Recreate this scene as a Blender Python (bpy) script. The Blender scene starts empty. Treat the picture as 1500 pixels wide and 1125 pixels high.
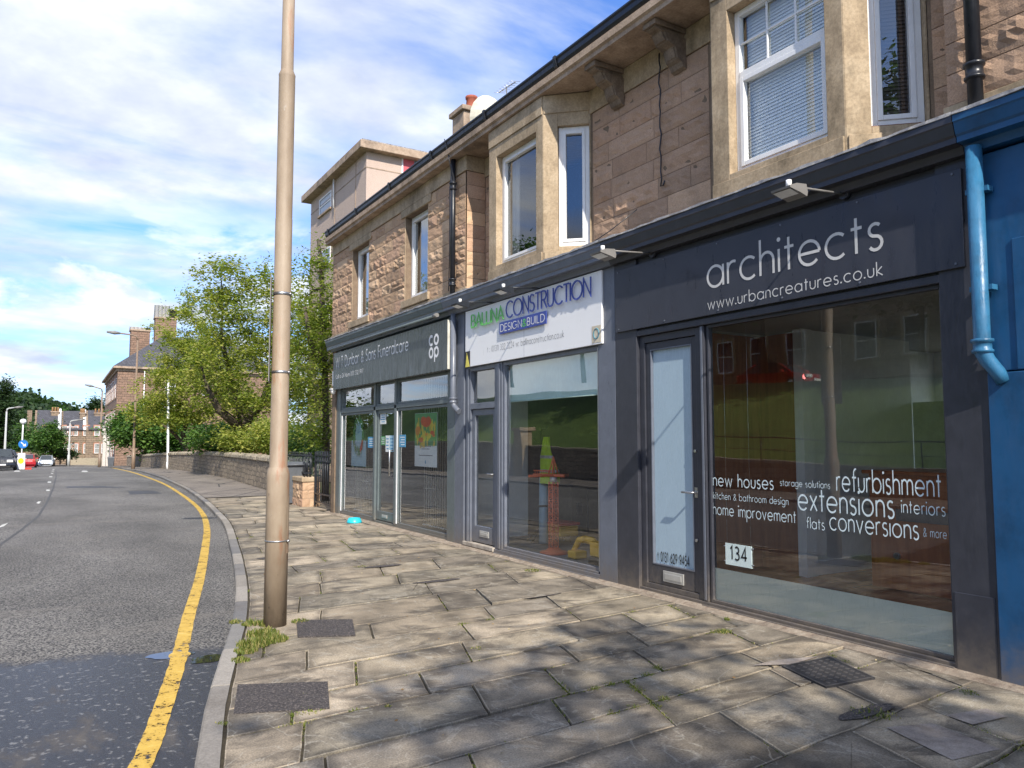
import bpy, bmesh, math, random
from mathutils import Vector, Matrix, noise
R=math.radians; PI=math.pi
scene=bpy.context.scene
col=scene.collection
random.seed(7)
# ------------------------------------------------------------------ camera
FPX=1127.; CX,CY=750.,562.5; EYE=1.6
YAW=R(30.9618); PIT=R(4.2373)
_c,_s=math.cos(PIT),math.sin(PIT); _ct,_st=math.cos(YAW),math.sin(YAW)
FW=Vector((_st*_c,_ct*_c,_s)); RT=Vector((_ct,-_st,0)); UP=RT.cross(FW)
def ray(x,y): return RT*(x-CX)-UP*(y-CY)+FW*FPX
def atX(x,y,X):
    d=ray(x,y); t=X/d.x; return d.y*t, EYE+d.z*t
def atY(x,y,Y):
    d=ray(x,y); t=Y/d.y; return d.x*t, EYE+d.z*t
def gz(Y):
    if Y<28: return 0.
    if Y<60: return -.00035*(Y-28)**2
    if Y<150: return -.3584-.0224*(Y-60)
    return -2.374
def G(x,y,dz=0.):
    d=ray(x,y); t=(dz-EYE)/d.z
    for _ in range(30): t=(gz(d.y*t)+dz-EYE)/d.z
    return d.x*t,d.y*t
cam=bpy.data.cameras.new('camera'); cam.sensor_width=36; cam.lens=FPX/1500*36; cam.clip_end=3000; cam.clip_start=.05
camo=bpy.data.objects.new('camera',cam); col.objects.link(camo)
camo.location=(0,0,EYE); camo.rotation_euler=(PI/2+PIT,0,-YAW); scene.camera=camo
# ------------------------------------------------------------------ node helpers
def new_mat(name):
    m=bpy.data.materials.new(name); m.use_nodes=True; nt=m.node_tree; nt.nodes.clear()
    out=nt.nodes.new('ShaderNodeOutputMaterial'); b=nt.nodes.new('ShaderNodeBsdfPrincipled')
    nt.links.new(b.outputs[0],out.inputs[0]); return m,nt,b,out
def N(nt,t,**k):
    n=nt.nodes.new(t)
    for a,v in k.items():
        if a.startswith('i_'): n.inputs[a[2:].replace('_',' ')].default_value=v
        else: setattr(n,a,v)
    return n
def L(nt,a,b): nt.links.new(a,b)
def ramp(nt,fac,stops):
    r=nt.nodes.new('ShaderNodeValToRGB'); e=r.color_ramp.elements
    while len(e)<len(stops): e.new(.5)
    for i,(p,c) in enumerate(stops):
        e[i].position=p; e[i].color=(c if hasattr(c,'__len__') else (c,c,c))[:3]+(1,) if hasattr(c,'__len__') else (c,c,c,1)
    L(nt,fac,r.inputs[0]); return r
def mix(nt,a,b,fac,mode='MIX'):
    m=nt.nodes.new('ShaderNodeMix'); m.data_type='RGBA'; m.blend_type=mode
    for i,v in ((0,fac),(6,a),(7,b)):
        if isinstance(v,(int,float)): m.inputs[i].default_value=v
        elif isinstance(v,tuple): m.inputs[i].default_value=(v+(1,))[:4]
        else: L(nt,v,m.inputs[i])
    return m.outputs[2]
def math_(nt,op,a,b=None,c=None):
    m=nt.nodes.new('ShaderNodeMath'); m.operation=op
    for i,v in enumerate((a,b,c)):
        if v is None: continue
        if isinstance(v,(int,float)): m.inputs[i].default_value=v
        else: L(nt,v,m.inputs[i])
    return m.outputs[0]
def nz(nt,scale,detail=6,rough=.55,vec=None,dist=0):
    n=N(nt,'ShaderNodeTexNoise'); n.inputs['Scale'].default_value=scale; n.inputs['Detail'].default_value=detail
    n.inputs['Roughness'].default_value=rough; n.inputs['Distortion'].default_value=dist
    if vec is not None: L(nt,vec,n.inputs['Vector'])
    return n.outputs['Fac']
def pos(nt):  # world position: the same for every piece of one surface
    return N(nt,'ShaderNodeNewGeometry').outputs['Position']
def mapv(nt,vec,scale=(1,1,1),rot=(0,0,0)):
    m=N(nt,'ShaderNodeMapping'); m.inputs['Scale'].default_value=scale; m.inputs['Rotation'].default_value=rot; L(nt,vec,m.inputs['Vector']); return m.outputs[0]
def bump(nt,b,h,dist=.01,strength=1):
    n=N(nt,'ShaderNodeBump'); n.inputs['Distance'].default_value=dist; n.inputs['Strength'].default_value=strength
    L(nt,h,n.inputs['Height']); L(nt,n.outputs[0],b.inputs['Normal'])
MATS={}
def paint(name,c,rough=.45,metal=0,var=.12,sc=6,bumpd=.0008,dirt=.25,streak=1.,splash=0.):
    """painted or plastic surface with slight wear, grime and waviness"""
    if name in MATS: return MATS[name]
    m,nt,b,o=new_mat(name); p=pos(nt)
    n1=nz(nt,sc,8,.65,p); n2=nz(nt,sc*7,4,.6,mapv(nt,p,(1,1,.25)))
    dark=tuple(x*(1-dirt) for x in c); light=tuple(min(1,x*(1+var)+.004) for x in c)
    r=ramp(nt,n1,[(.3,dark),(.52,c),(.75,light)])
    c2=mix(nt,r.outputs[0],tuple(x*.82+.01 for x in c),math_(nt,'MULTIPLY',math_(nt,'MAXIMUM',math_(nt,'SUBTRACT',n2,.45),0.),1.2*streak))
    if splash:
        sz=N(nt,'ShaderNodeSeparateXYZ'); L(nt,p,sz.inputs[0])
        hgt=math_(nt,'ADD',sz.outputs[2],math_(nt,'MULTIPLY',math_(nt,'SUBTRACT',nz(nt,11,6,.7,p),.5),.5))
        c2=mix(nt,c2,(.17,.14,.11),ramp(nt,hgt,[(.0,splash),(.22,splash*.25),(.42,0.)]).outputs[0])
        c2=mix(nt,c2,tuple(min(1,x*1.8+.05) for x in c),ramp(nt,nz(nt,30,6,.75,mapv(nt,p,(1,1,.7))),[(.70,0.),(.76,.5)]).outputs[0])
    L(nt,c2,b.inputs['Base Color'])
    rr=ramp(nt,n2,[(.3,max(.03,rough-.1)),(.7,min(1,rough+.15))]); L(nt,rr.outputs[0],b.inputs['Roughness'])
    b.inputs['Metallic'].default_value=metal
    if bumpd: bump(nt,b,n2,bumpd)
    MATS[name]=m; return m
def stone(name,c1,c2,c3,dirt=(.09,.075,.06),bd=.012,sc=9,stain=.5,attr=False,rough=.9):
    if name in MATS: return MATS[name]
    m,nt,b,o=new_mat(name); p=pos(nt)
    n=nz(nt,sc,10,.65,p); f=nz(nt,sc*9,6,.7,p); big=nz(nt,1.1,6,.7,mapv(nt,p,(1,1,.55)))
    r=ramp(nt,n,[(.28,c1),(.5,c2),(.74,c3)]); base=r.outputs[0]
    if attr:
        a=N(nt,'ShaderNodeAttribute'); a.attribute_name='Col'
        base=mix(nt,base,a.outputs['Color'],.72)
    st=ramp(nt,big,[(.5,0.),(.66,stain),(.8,stain)])
    cc=mix(nt,base,dirt,st.outputs[0])
    sp=ramp(nt,f,[(.35,.78),(.6,1.08)]); cc=mix(nt,cc,sp.outputs[0],1.,'MULTIPLY')
    L(nt,cc,b.inputs['Base Color']); b.inputs['Roughness'].default_value=rough
    b.inputs['Specular IOR Level'].default_value=.25
    h=math_(nt,'ADD',math_(nt,'MULTIPLY',n,.7),math_(nt,'MULTIPLY',f,.4)); bump(nt,b,h,bd)
    MATS[name]=m; return m
def rubble(name,c1,c2,mortar,w=.45,h=.2,axis='Y',bd=.03,jit=.25):
    """coursed masonry: brick texture warped by noise"""
    if name in MATS: return MATS[name]
    m,nt,b,o=new_mat(name); p=pos(nt)
    sep=N(nt,'ShaderNodeSeparateXYZ'); L(nt,p,sep.inputs[0]); cmb=N(nt,'ShaderNodeCombineXYZ')
    u=math_(nt,'ADD',sep.outputs[0],sep.outputs[1])
    wob=nz(nt,2.2,3,.5,p); wob2=nz(nt,3.1,3,.5,mapv(nt,p,(1,1,1),(1,0,1)))
    L(nt,math_(nt,'ADD',u,math_(nt,'MULTIPLY',wob,jit)),cmb.inputs[0]); L(nt,math_(nt,'ADD',sep.outputs[2],math_(nt,'MULTIPLY',wob2,jit*.5)),cmb.inputs[1])
    br=N(nt,'ShaderNodeTexBrick'); L(nt,cmb.outputs[0],br.inputs['Vector'])
    br.inputs['Scale'].default_value=1; br.inputs['Brick Width'].default_value=w; br.inputs['Row Height'].default_value=h
    br.inputs['Mortar Size'].default_value=.012; br.inputs['Mortar Smooth'].default_value=.3; br.inputs['Bias'].default_value=0
    br.inputs['Color1'].default_value=c1+(1,); br.inputs['Color2'].default_value=c2+(1,); br.inputs['Mortar'].default_value=mortar+(1,)
    n=nz(nt,7,9,.7,p); r=ramp(nt,n,[(.3,.6),(.7,1.25)])
    L(nt,mix(nt,br.outputs['Color'],r.outputs[0],1.,'MULTIPLY'),b.inputs['Base Color']); b.inputs['Roughness'].default_value=.95
    hh=math_(nt,'SUBTRACT',math_(nt,'MULTIPLY',n,.8),br.outputs['Fac']); bump(nt,b,hh,bd)
    MATS[name]=m; return m
# ------------------------------------------------------------------ mesh builder
ORG={}   # world origins of the things
class Fr:
    """local frame: s along, d outward, z up"""
    def __init__(s,o,u,n): s.o=Vector((o[0],o[1],0)); s.u=Vector((u[0],u[1],0)).normalized(); s.n=Vector((n[0],n[1],0)).normalized()
    def __call__(s,a,d,z): return s.o+s.u*a+s.n*d+Vector((0,0,z))
W=Fr((0,0),(1,0),(0,1))
def FX(X): return Fr((X,0),(0,1),(-1,0))   # frame on a plane of the shop fronts: s = world Y, d = towards the street
class MB:
    def __init__(s): s.v=[];s.f=[];s.c=[];s.m=[];s.mi=0;s.smooth=[]
    def face(s,pts,colr=None,sm=False):
        i=len(s.v); s.v+= [Vector(p) for p in pts]; s.f.append(tuple(range(i,i+len(pts)))); s.c.append(colr); s.m.append(s.mi); s.smooth.append(sm)
    def box(s,fr,a0,a1,d0,d1,z0,z1,c=None,bev=0):
        P=[fr(a,d,z) for z in (z0,z1) for d in (d0,d1) for a in (a0,a1)]
        i=len(s.v); s.v+=P
        for q in ((0,1,3,2),(4,6,7,5),(0,4,5,1),(2,3,7,6),(0,2,6,4),(1,5,7,3)):
            s.f.append(tuple(i+k for k in q)); s.c.append(c); s.m.append(s.mi); s.smooth.append(False)
    def wbox(s,x0,x1,y0,y1,z0,z1,c=None): s.box(W,x0,x1,y0,y1,z0,z1,c)
    def tube(s,pts,rad,n=8,caps=True,c=None,sq=None):
        pts=[Vector(p) for p in pts]; rr=rad if hasattr(rad,'__len__') else [rad]*len(pts)
        i0=len(s.v); prev=None
        for k,p in enumerate(pts):
            t=(pts[min(k+1,len(pts)-1)]-pts[max(k-1,0)]).normalized()
            if prev is None:
                a=Vector((0,0,1)) if abs(t.z)<.9 else Vector((1,0,0)); x=t.cross(a).normalized()
            else:
                x=(prev-t*prev.dot(t)).normalized()
            prev=x; y=t.cross(x)
            for j in range(n):
                an=2*PI*j/n; s.v.append(p+(x*math.cos(an)+y*math.sin(an))*rr[k])
        for k in range(len(pts)-1):
            for j in range(n):
                a=i0+k*n+j; b=i0+k*n+(j+1)%n
                s.f.append((a,b,b+n,a+n)); s.c.append(c); s.m.append(s.mi); s.smooth.append(True)
        if caps:
            s.f.append(tuple(i0+j for j in range(n))[::-1]); s.c.append(c); s.m.append(s.mi); s.smooth.append(False)
            e=i0+(len(pts)-1)*n
            s.f.append(tuple(e+j for j in range(n))); s.c.append(c); s.m.append(s.mi); s.smooth.append(False)
    def lathe(s,cx,cy,prof,n=20,c=None):
        """prof: list of (radius, z)"""
        i0=len(s.v)
        for r,z in prof:
            for j in range(n):
                an=2*PI*j/n; s.v.append(Vector((cx+r*math.cos(an),cy+r*math.sin(an),z)))
        for k in range(len(prof)-1):
            for j in range(n):
                a=i0+k*n+j; b=i0+k*n+(j+1)%n
                s.f.append((a,b,b+n,a+n)); s.c.append(c); s.m.append(s.mi); s.smooth.append(True)
        for e,rv in ((i0,True),(i0+(len(prof)-1)*n,False)):
            q=tuple(e+j for j in range(n)); s.f.append(q[::-1] if rv else q); s.c.append(c); s.m.append(s.mi); s.smooth.append(False)
    def prism(s,fr,poly,d0,d1,c=None):
        """poly in (s,z), thickness from d0 to d1"""
        n=len(poly); A=[fr(a,d0,z) for a,z in poly]; B=[fr(a,d1,z) for a,z in poly]
        s.face(A,c); s.face(B[::-1],c)
        for k in range(n): s.face([A[k],B[k],B[(k+1)%n],A[(k+1)%n]],c)
    def ext(s,poly,fr,a0,a1,c=None):
        """poly in (d,z) swept along s"""
        n=len(poly); A=[fr(a0,d,z) for d,z in poly]; B=[fr(a1,d,z) for d,z in poly]
        s.face(A,c); s.face(B[::-1],c)
        for k in range(n): s.face([A[k],B[k],B[(k+1)%n],A[(k+1)%n]],c)
    def build(s,name,mat,parent=None,bevel=0,fixn=True,merge=False):
        me=bpy.data.meshes.new(name); o0=ORG.get(parent.name,Vector()) if parent else Vector()
        if parent is None and s.v:
            xs=[p.x for p in s.v]; ys=[p.y for p in s.v]; zs=[p.z for p in s.v]
            o0=Vector(((min(xs)+max(xs))/2,(min(ys)+max(ys))/2,min(zs)))
        me.from_pydata([tuple(p-o0) for p in s.v],[],s.f)
        for mm in (mat if isinstance(mat,(list,tuple)) else [mat]): me.materials.append(mm)
        me.polygons.foreach_set('material_index',s.m); me.polygons.foreach_set('use_smooth',s.smooth)
        if any(c is not None for c in s.c):
            at=me.color_attributes.new('Col','FLOAT_COLOR','CORNER'); buf=[]
            for p,c in zip(me.polygons,s.c):
                if isinstance(c,list):
                    for q in c: buf+=list(q)[:3]+[1.]
                else: buf+= (list(c or (.3,.25,.2))[:3]+[1.])*p.loop_total
            at.data.foreach_set('color',buf)
        if fixn or merge:
            bm=bmesh.new(); bm.from_mesh(me)
            if merge: bmesh.ops.remove_doubles(bm,verts=bm.verts,dist=.0001)
            if fixn: bmesh.ops.recalc_face_normals(bm,faces=bm.faces)
            bm.to_mesh(me); bm.free()
        o=bpy.data.objects.new(name,me); col.objects.link(o)
        if parent: o.parent=parent; ORG[o.name]=o0
        else: o.location=o0; ORG[o.name]=o0
        if bevel:
            b=o.modifiers.new('bevel','BEVEL'); b.width=bevel; b.segments=2; b.limit_method='ANGLE'; b.angle_limit=R(40)
        return o
def tag(o,label=None,cat=None,group=None,kind=None):
    if label: o['label']=label
    if cat: o['category']=cat
    if group: o['group']=group
    if kind: o['kind']=kind
    return o
def thing(name,loc,label,cat,group=None):
    o=bpy.data.objects.new(name,None); o.empty_display_size=.2; col.objects.link(o); o.location=loc
    ORG[o.name]=Vector(loc); return tag(o,label,cat,group)
def copy_tree(o,parent=None):
    c=o.copy(); col.objects.link(c)
    if parent: c.parent=parent
    for ch in [x for x in o.children]: copy_tree(ch,c)
    return c
def lerp(a,b,t): return a+(b-a)*t
def curve(pts):
    """smooth interpolation through (t,v...) points"""
    def f(t):
        if t<=pts[0][0]: 
            p,q=pts[0],pts[1]; k=(t-p[0])/(q[0]-p[0]); return lerp(p[1],q[1],k)
        if t>=pts[-1][0]: return pts[-1][1]
        for i in range(len(pts)-1):
            if pts[i][0]<=t<=pts[i+1][0]: break
        x0,y0=pts[i]; x1,y1=pts[i+1]; h=x1-x0; k=(t-x0)/h
        m0=(y1-pts[max(i-1,0)][1])/(x1-pts[max(i-1,0)][0]); m1=(pts[min(i+2,len(pts)-1)][1]-y0)/(pts[min(i+2,len(pts)-1)][0]-x0)
        return (2*k**3-3*k**2+1)*y0+(k**3-2*k**2+k)*h*m0+(-2*k**3+3*k**2)*y1+(k**3-k**2)*h*m1
    return f
# ------------------------------------------------------------------ sky and sun
SD=Vector((-.78,-3.18,2.6)).normalized()      # towards the sun
EL=math.asin(SD.z); AZ=math.atan2(SD.x,SD.y)
w=bpy.data.worlds.new('World'); scene.world=w; w.use_nodes=True; nt=w.node_tree; nt.nodes.clear()
out=N(nt,'ShaderNodeOutputWorld'); bg=N(nt,'ShaderNodeBackground'); bg.inputs[1].default_value=1
L(nt,bg.outputs[0],out.inputs[0])
sky=N(nt,'ShaderNodeTexSky'); sky.sky_type='NISHITA'; sky.sun_disc=False; sky.sun_elevation=EL; sky.sun_rotation=AZ; sky.air_density=1.0; sky.dust_density=.6; sky.ozone_density=1.6
skyc=mix(nt,(0,0,0),sky.outputs[0],.135)
skyc=mix(nt,skyc,(.52,.82,1.34),1.,'MULTIPLY')
tc=N(nt,'ShaderNodeTexCoord'); nrm=tc.outputs['Generated']
sp=N(nt,'ShaderNodeSeparateXYZ'); L(nt,nrm,sp.inputs[0])
zz=math_(nt,'ADD',math_(nt,'MAXIMUM',sp.outputs[2],0.),.16)
cb=N(nt,'ShaderNodeCombineXYZ'); L(nt,math_(nt,'DIVIDE',sp.outputs[0],zz),cb.inputs[0]); L(nt,math_(nt,'DIVIDE',sp.outputs[1],zz),cb.inputs[1])
cm=mapv(nt,cb.outputs[0],(.75,1.25,1),(0,0,R(35)))
mp=cm.node; mp.inputs['Location'].default_value=(3.1,7.45,0)
n1=nz(nt,.95,9,.50,cm,.25); n2=nz(nt,2.2,9,.55,mapv(nt,cb.outputs[0],(.5,1.3,1),(0,0,R(62))),.4)
cl=math_(nt,'ADD',math_(nt,'MULTIPLY',n1,.72),math_(nt,'MULTIPLY',n2,.28))
hz=math_(nt,'MULTIPLY',math_(nt,'SUBTRACT',.42,math_(nt,'MINIMUM',sp.outputs[2],.42)),.10)
cl=math_(nt,'ADD',cl,hz)
cmask=ramp(nt,cl,[(.44,0.03),(.505,.55),(.56,.96)])
dirn=mapv(nt,nrm,(1,1,2.2)); q1=nz(nt,5.5,9,.55,dirn,.2)
low=math_(nt,'SUBTRACT',1.,math_(nt,'MULTIPLY',math_(nt,'ABSOLUTE',math_(nt,'SUBTRACT',sp.outputs[2],.13)),6.5))
qq=math_(nt,'ADD',q1,math_(nt,'MULTIPLY',low,.10)); cum=ramp(nt,qq,[(.545,0.),(.60,.75),(.66,1.)])
shade=nz(nt,2.3,6,.55,mapv(nt,cb.outputs[0],(1,1,1),(0,0,1.)),0)
ccol=ramp(nt,shade,[(.35,(.43,.48,.60)),(.48,(.56,.60,.69)),(.60,(.72,.745,.79))])
s1=mix(nt,skyc,ccol.outputs[0],cmask.outputs[0])
q2=nz(nt,9,6,.6,dirn); cumc=ramp(nt,math_(nt,'ADD',q2,math_(nt,'MULTIPLY',q1,.3)),[(.55,(.56,.61,.74)),(.72,(.86,.88,.92))])
s2=mix(nt,s1,cumc.outputs[0],math_(nt,'MULTIPLY',cum.outputs[0],math_(nt,'MINIMUM',1.,math_(nt,'MULTIPLY',math_(nt,'MAXIMUM',low,0.),2.2))))
L(nt,s2,bg.inputs[0])
sun=bpy.data.lights.new('sun','SUN'); sun.energy=4.2; sun.angle=R(.53); sun.color=(1,.93,.82)
so=bpy.data.objects.new('sun',sun); col.objects.link(so); so.rotation_euler=(-SD).to_track_quat('-Z','Y').to_euler(); so.location=(0,-20,30)
scene.view_settings.view_transform='Standard'; scene.view_settings.look='None'; scene.view_settings.exposure=.64; scene.view_settings.gamma=1
scene.render.engine='CYCLES'; scene.cycles.max_bounces=9; scene.cycles.diffuse_bounces=6; scene.cycles.transparent_max_bounces=12; scene.cycles.sample_clamp_indirect=6
# ------------------------------------------------------------------ materials
M={}
M['sand']=stone('sandstone_rockfaced',(.36,.245,.165),(.49,.345,.235),(.60,.44,.31),bd=.010,attr=True,stain=.3)
M['dressed']=stone('sandstone_dressed',(.31,.235,.155),(.43,.33,.22),(.54,.43,.30),dirt=(.10,.08,.05),bd=.003,stain=.72,sc=4)
M['mortar']=stone('mortar_joint',(.16,.11,.08),(.22,.16,.11),(.27,.2,.14),bd=.004)
M['harl']=stone('harling_render',(.42,.32,.26),(.54,.42,.35),(.62,.50,.42),bd=.02,sc=26,stain=.12)
M['conc']=stone('weathered_concrete',(.25,.18,.13),(.40,.30,.22),(.52,.40,.30),bd=.006,stain=.6,sc=5)
M['upvc']=paint('white_upvc',(.80,.80,.80),.3,dirt=.08,var=.02)
M['iron']=paint('black_iron',(.022,.026,.034),.35,dirt=.4)
M['gutter']=paint('black_gutter',(.012,.014,.02),.35,dirt=.4)
M['char']=paint('charcoal_paint',(.040,.042,.054),.38,splash=.75,dirt=.18,bumpd=.0004)
M['charsign']=paint('charcoal_sign',(.043,.046,.060),.33,dirt=.12,var=.05,bumpd=.0002,sc=1.5)
M['steelgrey']=paint('blue_grey_paint',(.135,.15,.185),.35,splash=.75,dirt=.15,bumpd=.0004)
M['greengrey']=paint('green_grey_paint',(.115,.14,.145),.35,splash=.75,dirt=.15,bumpd=.0004)
M['greensign']=paint('green_grey_sign',(.062,.074,.072),.25,dirt=.06,var=.03,sc=1.5,bumpd=0,streak=.15)
M['blue']=paint('blue_paint',(.012,.080,.195),.38,splash=.75,dirt=.4,sc=3,bumpd=.0006)
M['bluepipe']=paint('blue_pipe_paint',(.035,.16,.30),.34,dirt=.4,bumpd=.0025)
M['whitesign']=paint('white_sign',(.86,.86,.86),.35,dirt=.03,var=.01,sc=2,bumpd=0,streak=.1)
M['lettergrey']=paint('pale_grey_lettering',(.60,.59,.57),.5,dirt=.06)
M['letterwhite']=paint('white_lettering',(.8,.8,.8),.4,dirt=.04)
M['vinyl']=paint('pale_window_vinyl',(.62,.72,.74),.6,dirt=.04)
M['lettergreen']=paint('green_lettering',(.14,.52,.13),.35,dirt=.05)
M['letterblue']=paint('blue_lettering',(.045,.075,.33),.35,dirt=.05)
M['blackink']=paint('dark_ink',(.02,.02,.022),.5,dirt=.05)
M['lead']=stone('lead_flashing',(.12,.12,.14),(.28,.28,.29),(.50,.48,.45),bd=.006,sc=14,stain=.5,rough=.6)
M['steel']=paint('brushed_steel',(.5,.5,.5),.3,metal=.9,dirt=.1)
M['lampshell']=paint('grey_lamp_housing',(.20,.19,.18),.45,dirt=.2)
M['slate']=rubble('roof_slate',(.07,.07,.08),(.10,.10,.115),(.03,.03,.035),w=.3,h=.2,bd=.01,jit=.05)
M['intwhite']=paint('interior_white',(.80,.84,.82),.8,dirt=.04)
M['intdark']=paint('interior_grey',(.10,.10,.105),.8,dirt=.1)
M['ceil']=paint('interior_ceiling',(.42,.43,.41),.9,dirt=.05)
M['blind']=paint('fabric_blind',(.50,.66,.64),.9,dirt=.05)
M['vblind']=paint('white_blind_slat',(.86,.88,.84),.8,dirt=.05)
M['frost']=paint('frosted_film',(.36,.47,.55),.22,dirt=.03,var=.02,bumpd=0)
M['frost2']=paint('frosted_band',(.46,.50,.44),.3,dirt=.03,var=.02,bumpd=0)
def wood(name,c1,c2,ax=(6,6,.6),rough=.35):
    m,nt,b,o=new_mat(name); p=pos(nt); n=nz(nt,1.6,8,.6,mapv(nt,p,ax),1.2)
    r=ramp(nt,n,[(.3,c1),(.7,c2)]); L(nt,r.outputs[0],b.inputs['Base Color']); b.inputs['Roughness'].default_value=rough; bump(nt,b,n,.0006); return m
M['wood']=wood('varnished_wood',(.27,.08,.028),(.44,.145,.05))
M['floorw']=wood('wood_floor',(.26,.12,.05),(.42,.21,.10),(.5,7,3),.25)
def glass(name,tint=(.82,.9,.86),boost=1.9,add=.02):
    m=bpy.data.materials.new(name); m.use_nodes=True; nt=m.node_tree; nt.nodes.clear()
    o=N(nt,'ShaderNodeOutputMaterial'); t=N(nt,'ShaderNodeBsdfTransparent'); t.inputs[0].default_value=tint+(1,)
    g=N(nt,'ShaderNodeBsdfGlossy'); g.inputs['Roughness'].default_value=.0; g.inputs[0].default_value=(.95,.97,.97,1)
    ge=N(nt,'ShaderNodeNewGeometry'); vm=N(nt,'ShaderNodeVectorMath'); vm.operation='DOT_PRODUCT'; L(nt,ge.outputs['Incoming'],vm.inputs[0]); L(nt,ge.outputs['True Normal'],vm.inputs[1])
    co=math_(nt,'SUBTRACT',1.,math_(nt,'ABSOLUTE',vm.outputs['Value'])); fz=math_(nt,'ADD',.045,math_(nt,'MULTIPLY',math_(nt,'POWER',co,4.6),.955))
    n=nz(nt,.9,2,.5,pos(nt)); bp=N(nt,'ShaderNodeBump'); bp.inputs['Distance'].default_value=.0015; L(nt,n,bp.inputs['Height']); L(nt,bp.outputs[0],g.inputs['Normal'])
    fac=math_(nt,'MINIMUM',math_(nt,'ADD',math_(nt,'MULTIPLY',fz,boost),add),1.)
    mx=N(nt,'ShaderNodeMixShader'); L(nt,fac,mx.inputs[0]); L(nt,t.outputs[0],mx.inputs[1]); L(nt,g.outputs[0],mx.inputs[2]); L(nt,mx.outputs[0],o.inputs[0])
    return m
M['glass']=glass('shop_window_glass',(.97,.985,.98),2.5,.0); M['glassup']=glass('upper_window_glass',(.94,.96,.96),2.,.02)
def leafmat(name,c1,c2,c3,tr=.35):
    m=bpy.data.materials.new(name); m.use_nodes=True; nt=m.node_tree; nt.nodes.clear()
    o=N(nt,'ShaderNodeOutputMaterial'); b=N(nt,'ShaderNodeBsdfPrincipled'); t=N(nt,'ShaderNodeBsdfTranslucent')
    a=N(nt,'ShaderNodeAttribute'); a.attribute_name='Col'
    sp=N(nt,'ShaderNodeSeparateColor'); L(nt,a.outputs['Color'],sp.inputs[0])
    r=ramp(nt,sp.outputs[0],[(0.,c1),(.5,c2),(1.,c3)]); L(nt,r.outputs[0],b.inputs['Base Color']); b.inputs['Roughness'].default_value=.55; b.inputs['Specular IOR Level'].default_value=.3
    c=mix(nt,r.outputs[0],(1.3,1.5,.5),1.,'MULTIPLY'); L(nt,c,t.inputs[0])
    mx=N(nt,'ShaderNodeMixShader'); mx.inputs[0].default_value=tr; L(nt,b.outputs[0],mx.inputs[1]); L(nt,t.outputs[0],mx.inputs[2]); L(nt,mx.outputs[0],o.inputs[0]); return m
M['leafY']=leafmat('cherry_leaf',(.08,.13,.025),(.23,.28,.055),(.44,.41,.11),.45)
M['leafG']=leafmat('green_leaf',(.03,.075,.018),(.07,.15,.03),(.15,.25,.05))
M['leafD']=leafmat('dark_leaf',(.015,.035,.012),(.03,.06,.018),(.05,.09,.025),.25)
M['grassb']=leafmat('weed_blade',(.07,.11,.02),(.16,.20,.035),(.40,.33,.14))
M['bark']=stone('tree_bark',(.05,.04,.03),(.10,.08,.06),(.16,.13,.10),bd=.02,sc=12)
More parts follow.
